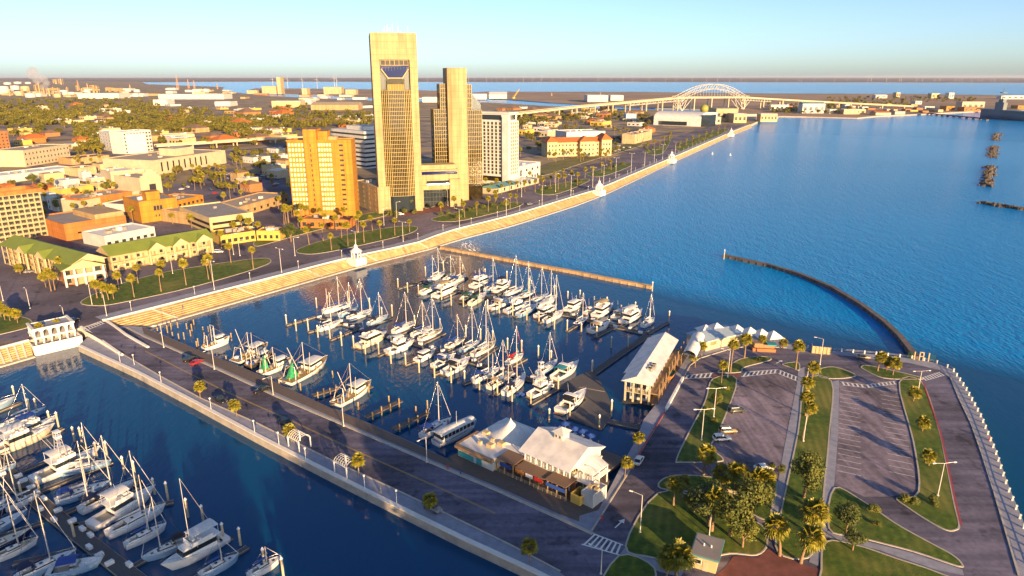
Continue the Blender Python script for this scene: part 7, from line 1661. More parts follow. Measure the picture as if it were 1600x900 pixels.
# white concrete posts along the seaside walk
def make_bollard():
    t = thing('rail_post', (0, 0, 0)); b = MB(); b.box((0, 0, 0), (.38, .38, .9), 0, 0, .85); b.box((0, 0, .9), (.44, .44, .12)); b.build('post', M['cap'], t); return t
BL = Series(make_bollard)
sh = [p[:2] for p in poly([(1240, 540), (1285, 546), (1360, 552), (1425, 559), (1462, 566), (1490, 577), (1512, 609), (1535, 651), (1560, 711), (1577, 761), (1603, 824), (1632, 899)], PZ)]
its = [BL.put((x, y, PZ), a) for x, y, a in along(offset_line(sh, -.5), 3.6, 1)]
ordinals(its, 'white square rail post on the seaside walk, {n} from the curved restaurant', 'rail post', 'rail posts on the seaside walk')
t = thing('seaside_rail', (0, 0, 0), 0, 'thin metal rail running between the white posts of the seaside walk', 'railing'); b = MB(); q = offset_line(sh, -.5); b.path([(*p, PZ + .85) for p in q], .045, 4); b.path([(*p, PZ + .5) for p in q], .045, 4); b.build('rail', M['steel'], t)
# white pilings with cone caps
def make_pile():
    t = thing('mooring_pile', (0, 0, 0)); b = MB(); b.cyl((0, 0, -1.2), .25, 5.6, 10); b.build('shaft', M['pile'], t); b = MB(); b.cyl((0, 0, 4.4), .34, .12, 10); b.cyl((0, 0, 4.52), .34, .5, 10, 0, None, .04); b.build('cone_cap', M['white'], t); return t
M['pile'] = mat('pile', (.52, .44, .30), .8, var=.25, scale=.8)
PL = Series(make_pile)
def piles(rows, fmt, group):
    its = [PL.put(P(u, v, 0), 0, (1, 1, prnd.uniform(.88, 1.08))) for u, v in rows]; ordinals(its, fmt, 'mooring pile', group)
piles([(448, 508), (463, 517), (482, 518), (497, 527), (516, 531), (534, 540), (553, 545), (578, 484), (544, 472), (613, 495), (597, 497), (571, 553), (592, 556), (611, 568), (634, 572), (655, 582), (679, 590), (705, 598), (726, 600), (749, 610), (777, 617), (800, 628), (829, 633), (858, 660), (648, 510), (688, 514), (728, 528), (751, 532), (770, 537), (793, 546), (815, 549), (495, 481), (861, 567), (841, 560), (872, 610), (890, 653), (936, 670), (955, 650)], 'white capped mooring pile along the middle dock, {n} across the basin from the seawall', 'mooring piles of the middle dock')
piles([(622, 450), (637, 457), (654, 461), (690, 468), (705, 477), (724, 479), (762, 486), (780, 489), (801, 494), (823, 500), (842, 504), (866, 514), (886, 518), (908, 522), (932, 528), (665, 433), (693, 424), (723, 427), (743, 438), (758, 434), (792, 440), (827, 450), (866, 462), (887, 470), (906, 469), (928, 480), (948, 480), (970, 492), (992, 490), (1015, 500), (1045, 503), (1019, 455), (1131, 405), (955, 543), (981, 545), (925, 583)], 'white capped mooring pile along the upper dock, {n} across the basin from the seawall', 'mooring piles of the upper dock')
piles([(24, 624), (58, 644), (48, 648), (92, 668), (79, 664), (128, 692), (117, 690), (168, 714), (152, 716), (212, 748), (195, 742), (263, 782), (242, 772), (318, 816), (294, 808), (376, 852), (350, 846), (443, 902), (414, 890), (35, 778), (117, 842), (62, 770)], 'white capped mooring pile beside the pier marina, {n} counting from the photo edge', 'mooring piles of the pier marina')
def make_wood_pile():
    t = thing('timber_pile', (0, 0, 0)); b = MB(); b.cyl((0, 0, -1), .26, 3.4, 7, 0, 0, .22); b.build('shaft', M['wood_old'], t); b = MB(); b.cyl((0, 0, 2.4), .24, .12, 7); b.build('cap', M['w_cream'], t); return t
WP = Series(make_wood_pile)
its = [WP.put(P(u, v, 0), 0, (1, 1, prnd.uniform(.8, 1.2))) for u, v in ((247, 522), (252, 528), (262, 520), (268, 516), (278, 512), (292, 514), (298, 525), (303, 507), (318, 521), (310, 540), (326, 518), (335, 524), (270, 527), (280, 533), (288, 530), (300, 517), (308, 545), (320, 530), (362, 532), (354, 566), (393, 578), (437, 607), (470, 612), (520, 590), (560, 640), (650, 646), (668, 640), (545, 612), (608, 632), (700, 668))]
ordinals(its, 'weathered timber pile beside the boardwalk, {n} across the water from the ramp', 'timber pile', 'timber piles along the boardwalk')
# white dock boxes
def make_box():
    t = thing('dock_box', (0, 0, 0)); b = MB(); b.box((0, 0, 0), (1.5, .8, .62)); b.build('chest', M['gel'], t); b = MB(); b.box((0, 0, .62), (1.6, .9, .16), 0, 0, .85); b.build('lid', M['gel'], t); return t
DB = Series(make_box)
def boxes(lines, n, group, fmt):
    its = []
    for a, b_ in lines:
        A, B = P(*a, DOCKZ), P(*b_, DOCKZ); an = math.atan2(B[1] - A[1], B[0] - A[0])
        for k in range(n): f = (k + .3 + .4 * prnd.random()) / n; s_ = prnd.choice((-1, 1)); its.append(DB.put((A[0] + (B[0] - A[0]) * f - math.sin(an) * s_ * 1.0, A[1] + (B[1] - A[1]) * f + math.cos(an) * s_ * 1.0, DOCKZ), an + (0 if prnd.random() < .5 else 1.57)))
    ordinals(its, fmt, 'dock box', group)
boxes([((497, 494), (620, 529)), ((620, 529), (764, 574)), ((764, 574), (872, 604))], 9, 'dock boxes on the middle dock', 'white dock box on the middle dock walkway, {n} from the seawall end')
boxes([((660, 439), (777, 468)), ((777, 468), (881, 491)), ((881, 491), (1010, 521))], 7, 'dock boxes on the upper dock', 'white dock box on the upper dock walkway, {n} from the seawall end')
boxes([((-10, 720), (75, 796)), ((75, 796), (205, 897))], 9, 'dock boxes by the pier', 'white dock box on the pier marina walkway, {n} from the photo edge')
# ---------------------------------------------------------------- cars
def make_car(body, kind_='sedan'):
    t = thing('parked_car' , (0, 0, 0)); L, Wc = (4.6, 1.85) if kind_ == 'sedan' else ((4.7, 1.95) if kind_ == 'suv' else (5.5, 2.0))
    h0, h1 = (.35, .92) if kind_ == 'sedan' else (.42, 1.05); top_ = 1.45 if kind_ == 'sedan' else 1.8
    sec = [(-L / 2, h0 + .1, h1 - .08, .80), (-L / 2 + .15, h0, h1, .92), (-L / 4, h0, h1 + .03, 1.0), (L * .1, h0, h1 + .02, 1.0), (L / 2 - .7, h0, h1 - .1, .96), (L / 2 - .1, h0, h1 - .25, .86), (L / 2, h0 + .1, h1 - .4, .78)]
    b = MB(); vs = []
    for x, a, c, w in sec: hw = Wc / 2 * w; vs += [(x, -hw * .92, a), (x, -hw, (a + c) / 2), (x, -hw * .92, c), (x, hw * .92, c), (x, hw, (a + c) / 2), (x, hw * .92, a)]
    n = len(sec); b.add(vs, [(i * 6 + j, i * 6 + (j + 1) % 6, i * 6 + 6 + (j + 1) % 6, i * 6 + 6 + j) for i in range(n - 1) for j in range(6)], 0, True); b.add(vs[:6], [tuple(range(6))]); b.add(vs[-6:], [tuple(range(5, -1, -1))]); b.build('body', body, t)
    x0, x1, x2, x3 = {'sedan': (-L * .40, -L * .22, L * .06, L * .22), 'suv': (-L * .47, -L * .42, L * .06, L * .22), 'pickup': (-L * .08, -L * .04, L * .12, L * .24)}[kind_]
    b = MB(); y0, y1 = Wc * .46, Wc * .37; zb = h1 - .02
    b.add([(x0, -y0, zb), (x3, -y0, zb), (x3, y0, zb), (x0, y0, zb), (x1, -y1, top_ - .06), (x2, -y1, top_ - .06), (x2, y1, top_ - .06), (x1, y1, top_ - .06)], [(0, 1, 5, 4), (1, 2, 6, 5), (2, 3, 7, 6), (3, 0, 4, 7)]); b.build('cabin_glass', M['glass'], t)
    b = MB(); b.box(((x1 + x2) / 2, 0, top_ - .08), (x2 - x1 + .1, y1 * 2 + .06, .1), 0, 0, .95)
    for x, xx in ((x1, x0), (x2, x3)):
        for s in (1, -1): b.tube((xx, s * y0, zb), (x, s * y1, top_ - .05), .05, .05, 4)
    b.build('roof', body, t)
    if kind_ == 'pickup': b = MB(); b.box((-L * .29, 0, h1 - .35), (L * .36, Wc * .8, .37)); b.build('bed', M['black'], t)
    for x in (-L * .31, L * .31):
        for s in (1, -1): b = MB(); b.tube((x, s * Wc * .40, .34), (x, s * Wc * .5, .34), .34, .34, 10); b.tube((x, s * Wc * .5, .34), (x, s * Wc * .51, .34), .2, .2, 8, 1); b.build('wheel', [M['rubber'], M['chrome']], t)
    for s in (1, -1): b = MB(); b.box((L / 2 - .06, s * Wc * .30, h1 - .48), (.1, .35, .14)); b.build('headlight', M['white'], t); b = MB(); b.box((-L / 2 + .03, s * Wc * .34, h1 - .3), (.08, .25, .16)); b.build('tail_light', M['paint_red'], t)
    return t
for k_, c_ in (('car_white', (.75, .75, .75)), ('car_red', (.45, .015, .02)), ('car_black', (.015, .016, .02)), ('car_grey', (.22, .22, .23)), ('car_blue', (.03, .08, .2)), ('car_tan', (.34, .26, .14)), ('car_dark', (.05, .055, .05))): mm(k_, c_, .2, var=0, spec=.7)
CARS = {}
def car(u, v, rz, col, kind_, label, z=PZ + .02, group=None, name=None):
    k = (col, kind_)
    if k not in CARS: CARS[k] = Series(lambda: make_car(M['car_' + col], kind_))
    return CARS[k].put(P(u, v, z), rz, 1.0, label, 'pickup' if kind_ == 'pickup' else 'car', group)
car(308, 568, 1.15, 'red', 'sedan', 'bright red car parked beside the boardwalk kerb'); car(297, 564, 1.1, 'black', 'suv', 'dark car parked close beside the red car at the kerb')
car(344, 627, pa, 'black', 'pickup', 'dark pickup driving on the pier road past a palm shadow'); car(409, 612, 1.0, 'black', 'pickup', 'dark pickup parked across the pier road by the boardwalk'); car(448, 664, pa, 'dark', 'suv', 'dark car on the pier road beside the pergola palm'); car(676, 796, pa, 'grey', 'suv', 'grey car at the footpath kerb under a short palm')
car(998, 722, 1.1, 'white', 'sedan', 'white car driving on the headland street'); car(1128, 688, .1, 'white', 'suv', 'white hatchback parked at the lawn edge of the first lot'); car(1137, 676, .1, 'tan', 'suv', 'tan car parked next to the white hatchback'); car(1151, 644, .15, 'dark', 'suv', 'dark olive car with roof rack parked alone higher in the first lot'); car(1193, 734, .1, 'white', 'sedan', 'white car half hidden under the dark shrubs of the first lot'); car(1348, 560, -.15, 'tan', 'sedan', 'tan car parked along the seaside road before the bay')
car(116, 503, .9, 'black', 'suv', 'dark car waiting at the junction before the terrace', CZ + .05); car(46, 426, .7, 'grey', 'sedan', 'grey car in the shaded motel car park', CZ + .05); car(342, 395, .1, 'white', 'suv', 'white van at the end of the long motel', CZ + .05); car(634, 373, .55, 'black', 'sedan', 'dark car on the boulevard below the orange hotel', CZ + .05); car(626, 336, .3, 'white', 'suv', 'white car by the golden tower shrubs', CZ + .05); car(828, 320, .55, 'grey', 'sedan', 'grey car on the boulevard past the tower median', CZ + .05); car(772, 301, .5, 'white', 'suv', 'white car in front of the white hotel', CZ + .05)
its = []
for k in range(90):
    u, v = crnd.choice(((crnd.uniform(80, 130), crnd.uniform(340, 352)), (crnd.uniform(250, 440), crnd.uniform(286, 306)), (crnd.uniform(350, 445), crnd.uniform(268, 285)), (crnd.uniform(130, 230), crnd.uniform(250, 285)), (crnd.uniform(860, 990), crnd.uniform(228, 238))))
    if not clear(*P(u, v, CZ)[:2], 2.5): continue
    c = car(u, v, math.atan2(gd.y, gd.x) + crnd.choice((0, 1.57)), crnd.choice(('white', 'grey', 'black', 'red', 'blue', 'white')), crnd.choice(('sedan', 'suv')), None, CZ + .05); its.append(c)
for c in its: c.location.z = CZ + .05
ordinals(its, 'small car parked in the inland city lots, {n} across the photo from the photo edge', 'car', 'cars in the inland lots')
# people strolling, a few on seawall and pier
def make_person(c1, c2):
    b = MB(); rnd = random.Random(str(c1))
    # skinned body: joints and radii
    J = [((0, 0, .95), .15), ((0, 0, 1.25), .17), ((0, 0, 1.45), .12), ((0, 0, 1.54), .06), ((0, .01, 1.66), .11), ((.10, 0, .85), .10), ((.12, .08, .48), .07), ((.12, -.04, .08), .05), ((-.10, 0, .85), .10), ((-.12, -.06, .48), .07), ((-.12, -.18, .09), .05), ((.20, 0, 1.42), .065), ((.26, -.03, 1.14), .05), ((.25, .07, .90), .04), ((-.20, 0, 1.42), .065), ((-.26, .02, 1.14), .05), ((-.25, .10, .90), .04), ((.12, .12, .04), .04), ((-.12, -.02, .04), .04)]
    E_ = [(0, 1), (1, 2), (2, 3), (3, 4), (0, 5), (5, 6), (6, 7), (0, 8), (8, 9), (9, 10), (2, 11), (11, 12), (12, 13), (2, 14), (14, 15), (15, 16), (7, 17), (10, 18)]
    me = bpy.data.meshes.new('person'); me.from_pydata([j[0] for j in J], E_, []); o = bpy.data.objects.new('person', me); COL.objects.link(o)
    md = o.modifiers.new('skin', 'SKIN'); 
    for i, j in enumerate(J): me.skin_vertices[0].data[i].radius = (j[1], j[1])
    me.skin_vertices[0].data[0].use_root = True
    o.modifiers.new('sub', 'SUBSURF').levels = 1; o.modifiers['sub'].render_levels = 1
    me.materials.append(M[c1]); return o
mm('cloth_blue', (.05, .09, .22), .9, var=.1); mm('cloth_red', (.4, .05, .05), .9, var=.1); mm('cloth_grey', (.2, .2, .2), .9, var=.1)
for (u, v, z, c1, lab) in ((268, 488, 2.2, 'cloth_grey', 'person in grey standing on the seawall steps near the ramp'), (286, 484, 2.4, 'cloth_blue', 'person in dark blue standing on the seawall steps, further from the ramp'), (940, 815, PZ, 'cloth_red', 'person in red walking on the pavement by the utility block'), (402, 672, PZ, 'cloth_blue', 'person in blue strolling on the pier footpath before the first pergola'), (595, 770, PZ, 'cloth_grey', 'person in grey on the pier footpath past the second pergola'), (1545, 690, PZ, 'cloth_red', 'person in red on the seaside walk beside the rail posts'), (720, 742, PZ, 'cloth_blue', 'person in blue on the boardwalk before the tent roofed bar'), (700, 735, PZ, 'cloth_red', 'person in red on the boardwalk near the tour boat')):
    o = make_person(c1, None); p = P(u, v, z); o.location = p; o.rotation_euler.z = prnd.random() * 6; tag(o, lab, 'person')
# ---------------------------------------------------------------- far side of the city, port, bridge, north shore
frnd = random.Random(17)
def simple(name, label, u0, u1, v, vtop, depth, wall, roof, cat='building', group=None, z=CZ, gable_=False, slots=0):
    p, ang, w_ = site((u0, v), (u1, v), z); h = max(2.5, H((u0 + u1) / 2, v, vtop, z)); t = thing(name, p, ang, label, cat, group)
    b = MB(); b.prism([(0, 0), (w_, 0), (w_, depth), (0, depth)], -.5, h); b.build('wall', M[wall], t)
    b = MB()
    if gable_: b.gable(0, w_, 0, depth, h, h + depth * .12, 'x', 0, .5)
    else: b.prism([(0.4, .4), (w_ - .4, .4), (w_ - .4, depth - .4), (.4, depth - .4)], h - .1, h + .25)
    b.build('roof', M[roof], t)
    for k in range(slots): b = MB(); b.box((w_ * (k + .5) / slots, -.05, h * .3), (w_ / slots * .5, .3, h * .35)); b.build('window', M['pane'], t)
    return t
# scattered low stores and houses in the blocks
INF = [ # u0,u1,v0,v1,count,widths px,h m, words
 (0, 160, 205, 232, 14, (14, 30), (5, 9), 'among the trees beyond the court block'),
 (165, 440, 205, 226, 18, (14, 34), (5, 9), 'in the leafy quarter behind the elevated road'),
 (355, 450, 236, 300, 12, (16, 34), (4, 9), 'in the shaded blocks beside the orange hotel'),
 (120, 235, 262, 300, 9, (14, 26), (4, 8), 'between court block and theatre'),
 (0, 120, 275, 330, 7, (16, 30), (4, 8), 'on the shaded streets behind the balcony block'),
 (0, 330, 164, 196, 26, (8, 20), (4, 8), 'in the wooded quarter before the refinery'),
 (330, 585, 168, 200, 26, (10, 26), (4, 9), 'in the yards behind the banded office'),
 (740, 850, 168, 215, 20, (9, 22), (4, 9), 'in the quarter behind the white hotel'),
 (850, 1015, 172, 200, 22, (8, 22), (4, 9), 'under the long bridge approach'),
 (960, 1015, 205, 216, 4, (10, 18), (4, 7), 'behind the stepped hall')]
BCOL = [('w_cream', 'r_tan', 'cream'), ('w_white', 'r_white', 'white'), ('w_tan', 'r_brown', 'tan'), ('w_rust', 'r_terra', 'orange roofed'), ('w_white', 'r_grey', 'grey roofed'), ('w_pale', 'r_white', 'pale'), ('w_brick', 'r_brown', 'brick'), ('w_yellow', 'r_tan', 'yellow')]
for (u0, u1, v0, v1, n, wd, hs_, words_) in INF:
    its = {}
    for k in range(n):
        for _ in range(10):
            v = v0 + (v1 - v0) * (k + frnd.random()) / n; u = frnd.uniform(u0, u1)
            if clear(*P(u, v, CZ)[:2], 8) and clear(*P(u + 8, v, CZ)[:2], 8): break
        else: continue
        w = frnd.uniform(*wd); wl, rf, cw_ = frnd.choice(BCOL); x, y, _ = P(u, v, CZ)
        an = math.atan2(gd.y, gd.x) - 1.5708 + frnd.choice((0, .0, .12)); W_ = w * y / FPX; hgt = frnd.uniform(*hs_); dp = frnd.uniform(.6, 1.4) * W_
        t = thing('city_house', (x, y, CZ), an, None); b = MB(); b.prism([(0, 0), (W_, 0), (W_, dp), (0, dp)], -.4, hgt); b.build('wall', M[wl], t); b = MB()
        if rf in ('r_terra', 'r_brown'): b.hip(0, W_, 0, dp, hgt, hgt + min(W_, dp) * .22, 0, .5)
        else: b.prism([(.3, .3), (W_ - .3, .3), (W_ - .3, dp - .3), (.3, dp - .3)], hgt - .1, hgt + .3)
        b.build('roof', M[rf], t)
        if v > 230:
            for q in range(4): o = bpy.data.objects.new('window', win_mesh(1.5, 1.4, M['pane'], M['w_white'])); COL.objects.link(o); o.parent = t; o.location = (W_ * (q + .5) / 4, 0, 1.4)
            b = MB(); b.box((W_ * .6, dp * .5, hgt), (2, 1.6, 1.3)); b.build('roof_unit', M['r_metal'], t)
        else:
            for q in range(2): b = MB(); s_ = frnd.uniform(1.2, 3); b.box((W_ * frnd.uniform(.2, .8), dp * frnd.uniform(.2, .8), hgt), (s_, s_, frnd.uniform(1, 2))); b.build('roof_unit', M['r_metal'], t)
            for q in range(3): b = MB(); b.box((W_ * (q + .5) / 3, -.04, hgt * .25), (W_ * .16, .2, hgt * .35)); b.build('window', M['pane'], t)
        its.setdefault(cw_, []).append(t)
    for cw_, L in its.items(): ordinals(L, 'small %s building %s, {n} across the photo' % (cw_, words_), 'building', 'small %s buildings %s' % (cw_, words_))
# larger named sheds
for a in (('shed', 'wide white shed beside the inlet, behind the tall towers', 590, 648, 166, 158, 60, 'w_cream', 'r_white'), ('shed', 'long cream warehouse on the tan ground behind the banded office', 486, 560, 172, 164, 60, 'w_tan', 'r_tan'), ('shed', 'long pale warehouse with tan roof before the port inlet', 425, 470, 168, 158, 50, 'w_cream', 'r_white'), ('shed', 'white warehouse with snowy roof beyond the wooded quarter', 467, 486, 163, 157, 60, 'w_white', 'r_white'),
  ('shed', 'long white warehouse row below the refinery stacks', 122, 186, 154, 146, 90, 'w_white', 'r_white'), ('shed', 'white warehouse row before the harbour, right of the lattice mast'.replace('right of', 'below'), 248, 350, 155, 147.5, 90, 'w_white', 'r_white'), ('shed', 'bright white shed standing alone in the scrub', 336, 360, 166, 159, 60, 'w_white', 'r_white'), ('shed', 'white hall with gabled front in the wooded quarter', 240, 262, 165, 156, 50, 'w_white', 'r_white'), ('shed', 'pale storage block beside the wide white shed', 660, 700, 160, 152, 80, 'w_white', 'r_white'),
  ('shed', 'two white storage cubes, the bigger, before the brown spoil land', 918, 950, 159, 149, 120, 'w_white', 'r_white'), ('shed', 'smaller white storage cube before the brown spoil land', 954, 974, 157, 149, 100, 'w_white', 'r_white'), ('shed', 'white tank shed directly behind the second tower', 730, 760, 155, 147, 90, 'w_white', 'r_white'), ('shed', 'white tank shed beside the harbour crane', 764, 792, 154, 148, 90, 'w_white', 'r_white'), ('shed', 'brick red shed under the bridge approach', 940, 960, 173, 168, 40, 'w_rust', 'r_brown'), ('shed', 'pale blue-white shed in the shade beside the dark trees', 978, 994, 188, 178, 30, 'w_blue', 'r_white')):
    simple(*a, gable_=frnd.random() < .4)
# --- arched arena, museum blocks, sphere
A = P(1021, 195, CZ); B = P(1094, 198, CZ); ang = math.atan2(B[1] - A[1], B[0] - A[0]); Wa = d2(A, B); ha = H(1050, 196, 175, CZ); t = thing('arena', A, ang, 'white arena with curved metal shell roof and glass end wall', 'arena'); Da = 90.0
b = MB(); prof = [(0, 0), (.0, ha * .55)] + [(Da * .32 * (1 - math.cos(math.pi / 2 * k / 6)), ha * .55 + ha * .45 * math.sin(math.pi / 2 * k / 6)) for k in range(1, 7)] + [(Da, ha * .9), (Da, 0)]
n = len(prof); vs = [(x, y, z) for x in (0, Wa) for y, z in prof]; b.add(vs, [(k, k + 1, n + k + 1, n + k) for k in range(n - 1)], 0); b.add(vs, [tuple(range(n))[::-1], tuple(range(n, 2 * n))], 0); b.build('shell', M['r_metal'], t)
b = MB(); b.box((Wa * .42, -.4, 1), (Wa * .6, 1, ha * .28)); b.build('front_glazing', M['glass'], t)
b = MB(); b.prism([(Wa + .5, 2), (Wa + 14, 8), (Wa + 18, 30), (Wa + .5, Da * .7)], -.5, ha * .85); b.build('end_glazing', M['glass'], t); b = MB(); b.box((Wa + 9, 14, 0), (10, 12, ha * .55)); b.build('entrance_glazing', M['glass_blue'], t)
simple('museum', 'beige museum block with stepped parapet beside the arena', 1118, 1152, 190, 170, 60, 'w_beige', 'r_tan', slots=4); simple('museum', 'yellow-beige lower wing of the museum at the boulevard end', 1146, 1166, 192, 178, 40, 'w_cream', 'r_white', slots=3); simple('museum', 'small cream pavilion between arena and museum', 1112, 1126, 194, 183, 30, 'w_pale', 'r_white', slots=2)
simple('harbour_office', 'pale harbour office on the point where the seawall ends', 1188, 1214, 190, 178, 25, 'w_cream', 'r_white', slots=5); simple('harbour_office', 'dark blue shed beside the harbour office', 1166, 1185, 187, 178, 30, 'w_grey', 'r_dark')
p = P(1100, 178, CZ); hs = H(1100, 178, 164, CZ); t = thing('sphere_tank', p, 0, 'round yellow-green sphere with red foot band under the arch bridge', 'tank'); b = MB(); vs = []; r = H(1100, 178, 157, CZ) * .33
for k in range(9):
    for j in range(16): a = math.pi * k / 8; vs.append((r * math.sin(a) * math.cos(j * .3927), r * math.sin(a) * math.sin(j * .3927), r * 1.15 - r * math.cos(a)))
b.add(vs, [(k * 16 + j, k * 16 + (j + 1) % 16, k * 16 + 16 + (j + 1) % 16, k * 16 + 16 + j) for k in range(8) for j in range(16)], 0, True); b.build('shell', mm('tank_olive', (.28, .27, .05), .6, var=.1), t); b = MB(); b.cyl((0, 0, 0), r * .75, r * .35, 16); b.build('foot', M['w_rust'], t)
# --- arch bridge
base = [(770, 187), (800, 184.5), (900, 179), (980, 175.5), (1062, 172), (1157, 169.5), (1200, 169), (1295, 168), (1425, 168.5)]; dk = [184, 177.5, 166.3, 159.3, 152, 151.5, 154, 159.3, 165.5]
path = [P(u, v, CZ)[:2] + (CZ + H(u, v, d, CZ),) for (u, v), d in zip(base, dk)]
t = thing('arch_bridge', path[0][:2] + (0,), 0, 'long harbour bridge with pale steel arch over the ship channel', 'bridge')
viaduct(t, path, 22, 1.2, 62, 'w_pale', 2.0, 3.0, 3.0)
o0 = t.location; LB = lambda i: Vector((path[i][0] - o0.x, path[i][1] - o0.y, path[i][2]))
p4, p5 = LB(4), LB(5); axis = (p5 - p4); nrm = Vector((-axis.y, axis.x, 0)).normalized(); za = CZ + H(1112, 171, 135, CZ)
mm('bridge_steel', (.50, .49, .45), .5, var=.05)
for s in (-10, 10):
    b = MB(); n = 22; up = []; lo = []; dkp = []
    for k in range(-2, n + 3):
        f = k / n; q = p4 + axis * f + nrm * s; zd = p4.z + (p5.z - p4.z) * f; a = max(0, 1 - (2 * f - 1) ** 2); top_ = zd + (za - zd) * a if a > 0 else zd + 1
        up.append(Vector((q.x, q.y, top_ + 6 * (1 if 0 <= k <= n else .3)))); lo.append(Vector((q.x, q.y, max(zd - 10 * (1 - a) ** 2, top_ - 7 if a > .05 else zd - 12)))); dkp.append(Vector((q.x, q.y, zd)))
    b.path(up, .8, 4); b.path(lo, .7, 4)
    for k in range(len(up) - 1): b.tube(up[k], lo[k + 1] if k % 2 else lo[k], .4, .4, 4); b.tube(up[k + 1], lo[k], .4, .4, 4); 
    for k in range(len(up)):
        if lo[k].z > dkp[k].z + 1: b.tube(lo[k], dkp[k], .35, .35, 4)
    b.build('arch_truss', M['bridge_steel'], t)
    for e in (0, 1):
        q = p4 + axis * e + nrm * s; b = MB(); foot = Vector((q.x, q.y, 2)); zd = q.z
        for dx in (-34, -17, 17, 34): c = q + axis.normalized() * dx; b.tube(Vector((c.x, c.y, zd - 2)), foot, .9, 1.1, 4)
        b.tube(foot + Vector((0, 0, 14)), Vector((q.x, q.y, zd)), .8, .8, 4); b.build('v_truss', M['bridge_steel'], t)
    for (i, j) in ((3, 4), (5, 6)):
        a_, c_ = LB(i) + nrm * s, LB(j) + nrm * s; b = MB(); m_ = 10; dn = Vector((0, 0, -9)); b.tube(a_ + dn, c_ + dn, .7, .7, 4)
        for k in range(m_): x = a_ + (c_ - a_) * (k / m_); y = a_ + (c_ - a_) * ((k + 1) / m_); w = (x + y) / 2 + dn; b.tube(x, w, .5, .5, 4); b.tube(w, y, .5, .5, 4)
        b.build('approach_truss', M['bridge_steel'], t)
# --- refinery: tanks, columns, stacks
def tank(u, v, vt, wpx, col):
    p = P(u, v, CZ); h = H(u, v, vt, CZ); r = wpx * p[1] / FPX / 2; t = thing('storage_tank', p); b = MB(); b.cyl((0, 0, -.5), r, h + .5, 20); b.build('shell', M[col], t); b = MB(); b.cyl((0, 0, h), r, r * .12, 20, 0, None, r * .1); b.build('roof', M['r_white'], t); return t
its = [tank(u, v, v - hh_, w, c) for (u, v, hh_, w, c) in ((6, 141, 6, 14, 'w_white'), (24, 140, 6, 12, 'w_white'), (40, 142, 7, 12, 'w_cream'), (8, 147, 6, 16, 'w_white'), (30, 149, 6, 14, 'w_pale'), (100, 148, 7, 12, 'w_white'), (112, 150, 6, 10, 'w_white'), (48, 152, 6, 14, 'w_white'), (90, 152, 5, 10, 'w_cream'), (136, 146, 5, 10, 'w_white'), (200, 143, 4, 9, 'w_white'), (214, 144, 4, 9, 'w_white'), (12, 132, 3, 10, 'w_white'), (28, 131, 3, 10, 'w_white'), (44, 131, 2.6, 8, 'w_white'), (196, 148, 5, 12, 'w_cream'), (212, 151, 5, 10, 'w_white'), (310, 146, 5, 10, 'w_white'), (322, 144, 5, 9, 'w_white'))]
ordinals(its, 'pale round storage tank of the refinery, {n} across from the photo edge', 'tank', 'refinery tanks')
def column(u, v, vt, wpx, col):
    p = P(u, v, CZ); h = H(u, v, vt, CZ); r = wpx * p[1] / FPX / 2; t = thing('refinery_column', p); b = MB(); b.cyl((0, 0, -.5), r, h + .5, 10, 0, None, r * .8); b.build('shaft', M[col], t); b = MB()
    for k in range(4): b.box((0, 0, h * (.3 + .2 * k)), (r * 3.2, r * 3.2, r * .35)); 
    for sx_, sy_ in ((1, 1), (1, -1), (-1, 1), (-1, -1)): b.box((sx_ * r * 1.5, sy_ * r * 1.5, 0), (r * .3, r * .3, h * .9))
    b.build('gantry', M['w_tan'], t); return t
its = [column(u, v, v - hh_, w, c) for (u, v, hh_, w, c) in ((58, 148, 16, 2.2, 'w_tan'), (63, 148, 19, 2.0, 'w_beige'), (70, 150, 13, 3.0, 'w_tan'), (78, 150, 12, 3.2, 'w_beige'), (85, 151, 15, 2.2, 'w_tan'), (92, 149, 12, 2.4, 'w_tan'), (16, 150, 10, 2.4, 'w_beige'), (36, 150, 11, 2.0, 'w_tan'), (147, 145, 12, 4, 'w_tan'), (152, 145, 11, 3, 'w_tan'), (122, 142, 9, 2, 'w_tan'), (138, 143, 13, 1.0, 'w_pale'), (96, 132, 9, 2.6, 'w_beige'), (88, 131, 7, 3.4, 'w_beige'), (172, 143, 6, 5, 'w_tan'), (180, 143, 5, 5, 'w_tan'), (188, 144, 6, 4, 'w_tan'), (204, 142, 10, .9, 'w_pale'), (44, 146, 9, 1.6, 'w_tan'), (106, 146, 10, 1.6, 'w_tan'), (129, 147, 9, 2, 'w_beige'))]
ordinals(its, 'tan refinery column with gantries, {n} across from the photo edge', 'refinery column', 'refinery columns')
its = []
for (u, v, hh_) in ((278, 139, 21), (295, 138, 14), (304, 138, 13), (123, 140, 15), (340, 139, 9), (1150, 150, 7), (862, 150, 5), (938, 148, 4)):
    p = P(u, v, CZ); h = H(u, v, v - hh_, CZ); t = thing('lattice_mast', p); b = MB(); w = h * .07
    for sx_, sy_ in ((1, 1), (1, -1), (-1, 1), (-1, -1)): b.tube((sx_ * w, sy_ * w, 0), (sx_ * w * .15, sy_ * w * .15, h), 1.6, 1.0, 4)
    for k in range(7): f = k / 7; g = w * (1 - .85 * f); b.box((0, 0, h * f), (g * 2.2, g * 2.2, 1.2))
    b.build('lattice', mm('mast_red', (.42, .25, .16), .7, var=.1), t); its.append(t)
ordinals(its, 'thin lattice mast above the port, {n} across from the refinery', 'mast', 'lattice masts of the port')
its = []
for k in range(60):
    u = frnd.uniform(0, 580); v = frnd.uniform(139, 152) if u < 350 else frnd.uniform(150, 158) if u > 430 else frnd.uniform(152, 158); w = frnd.uniform(6, 22); wl, rf, _w = frnd.choice(BCOL[:3] + BCOL[4:6])
    its.append(simple('port_shed', None, u, u + w, v, v - frnd.uniform(1.6, 3.6), 50, wl, rf))
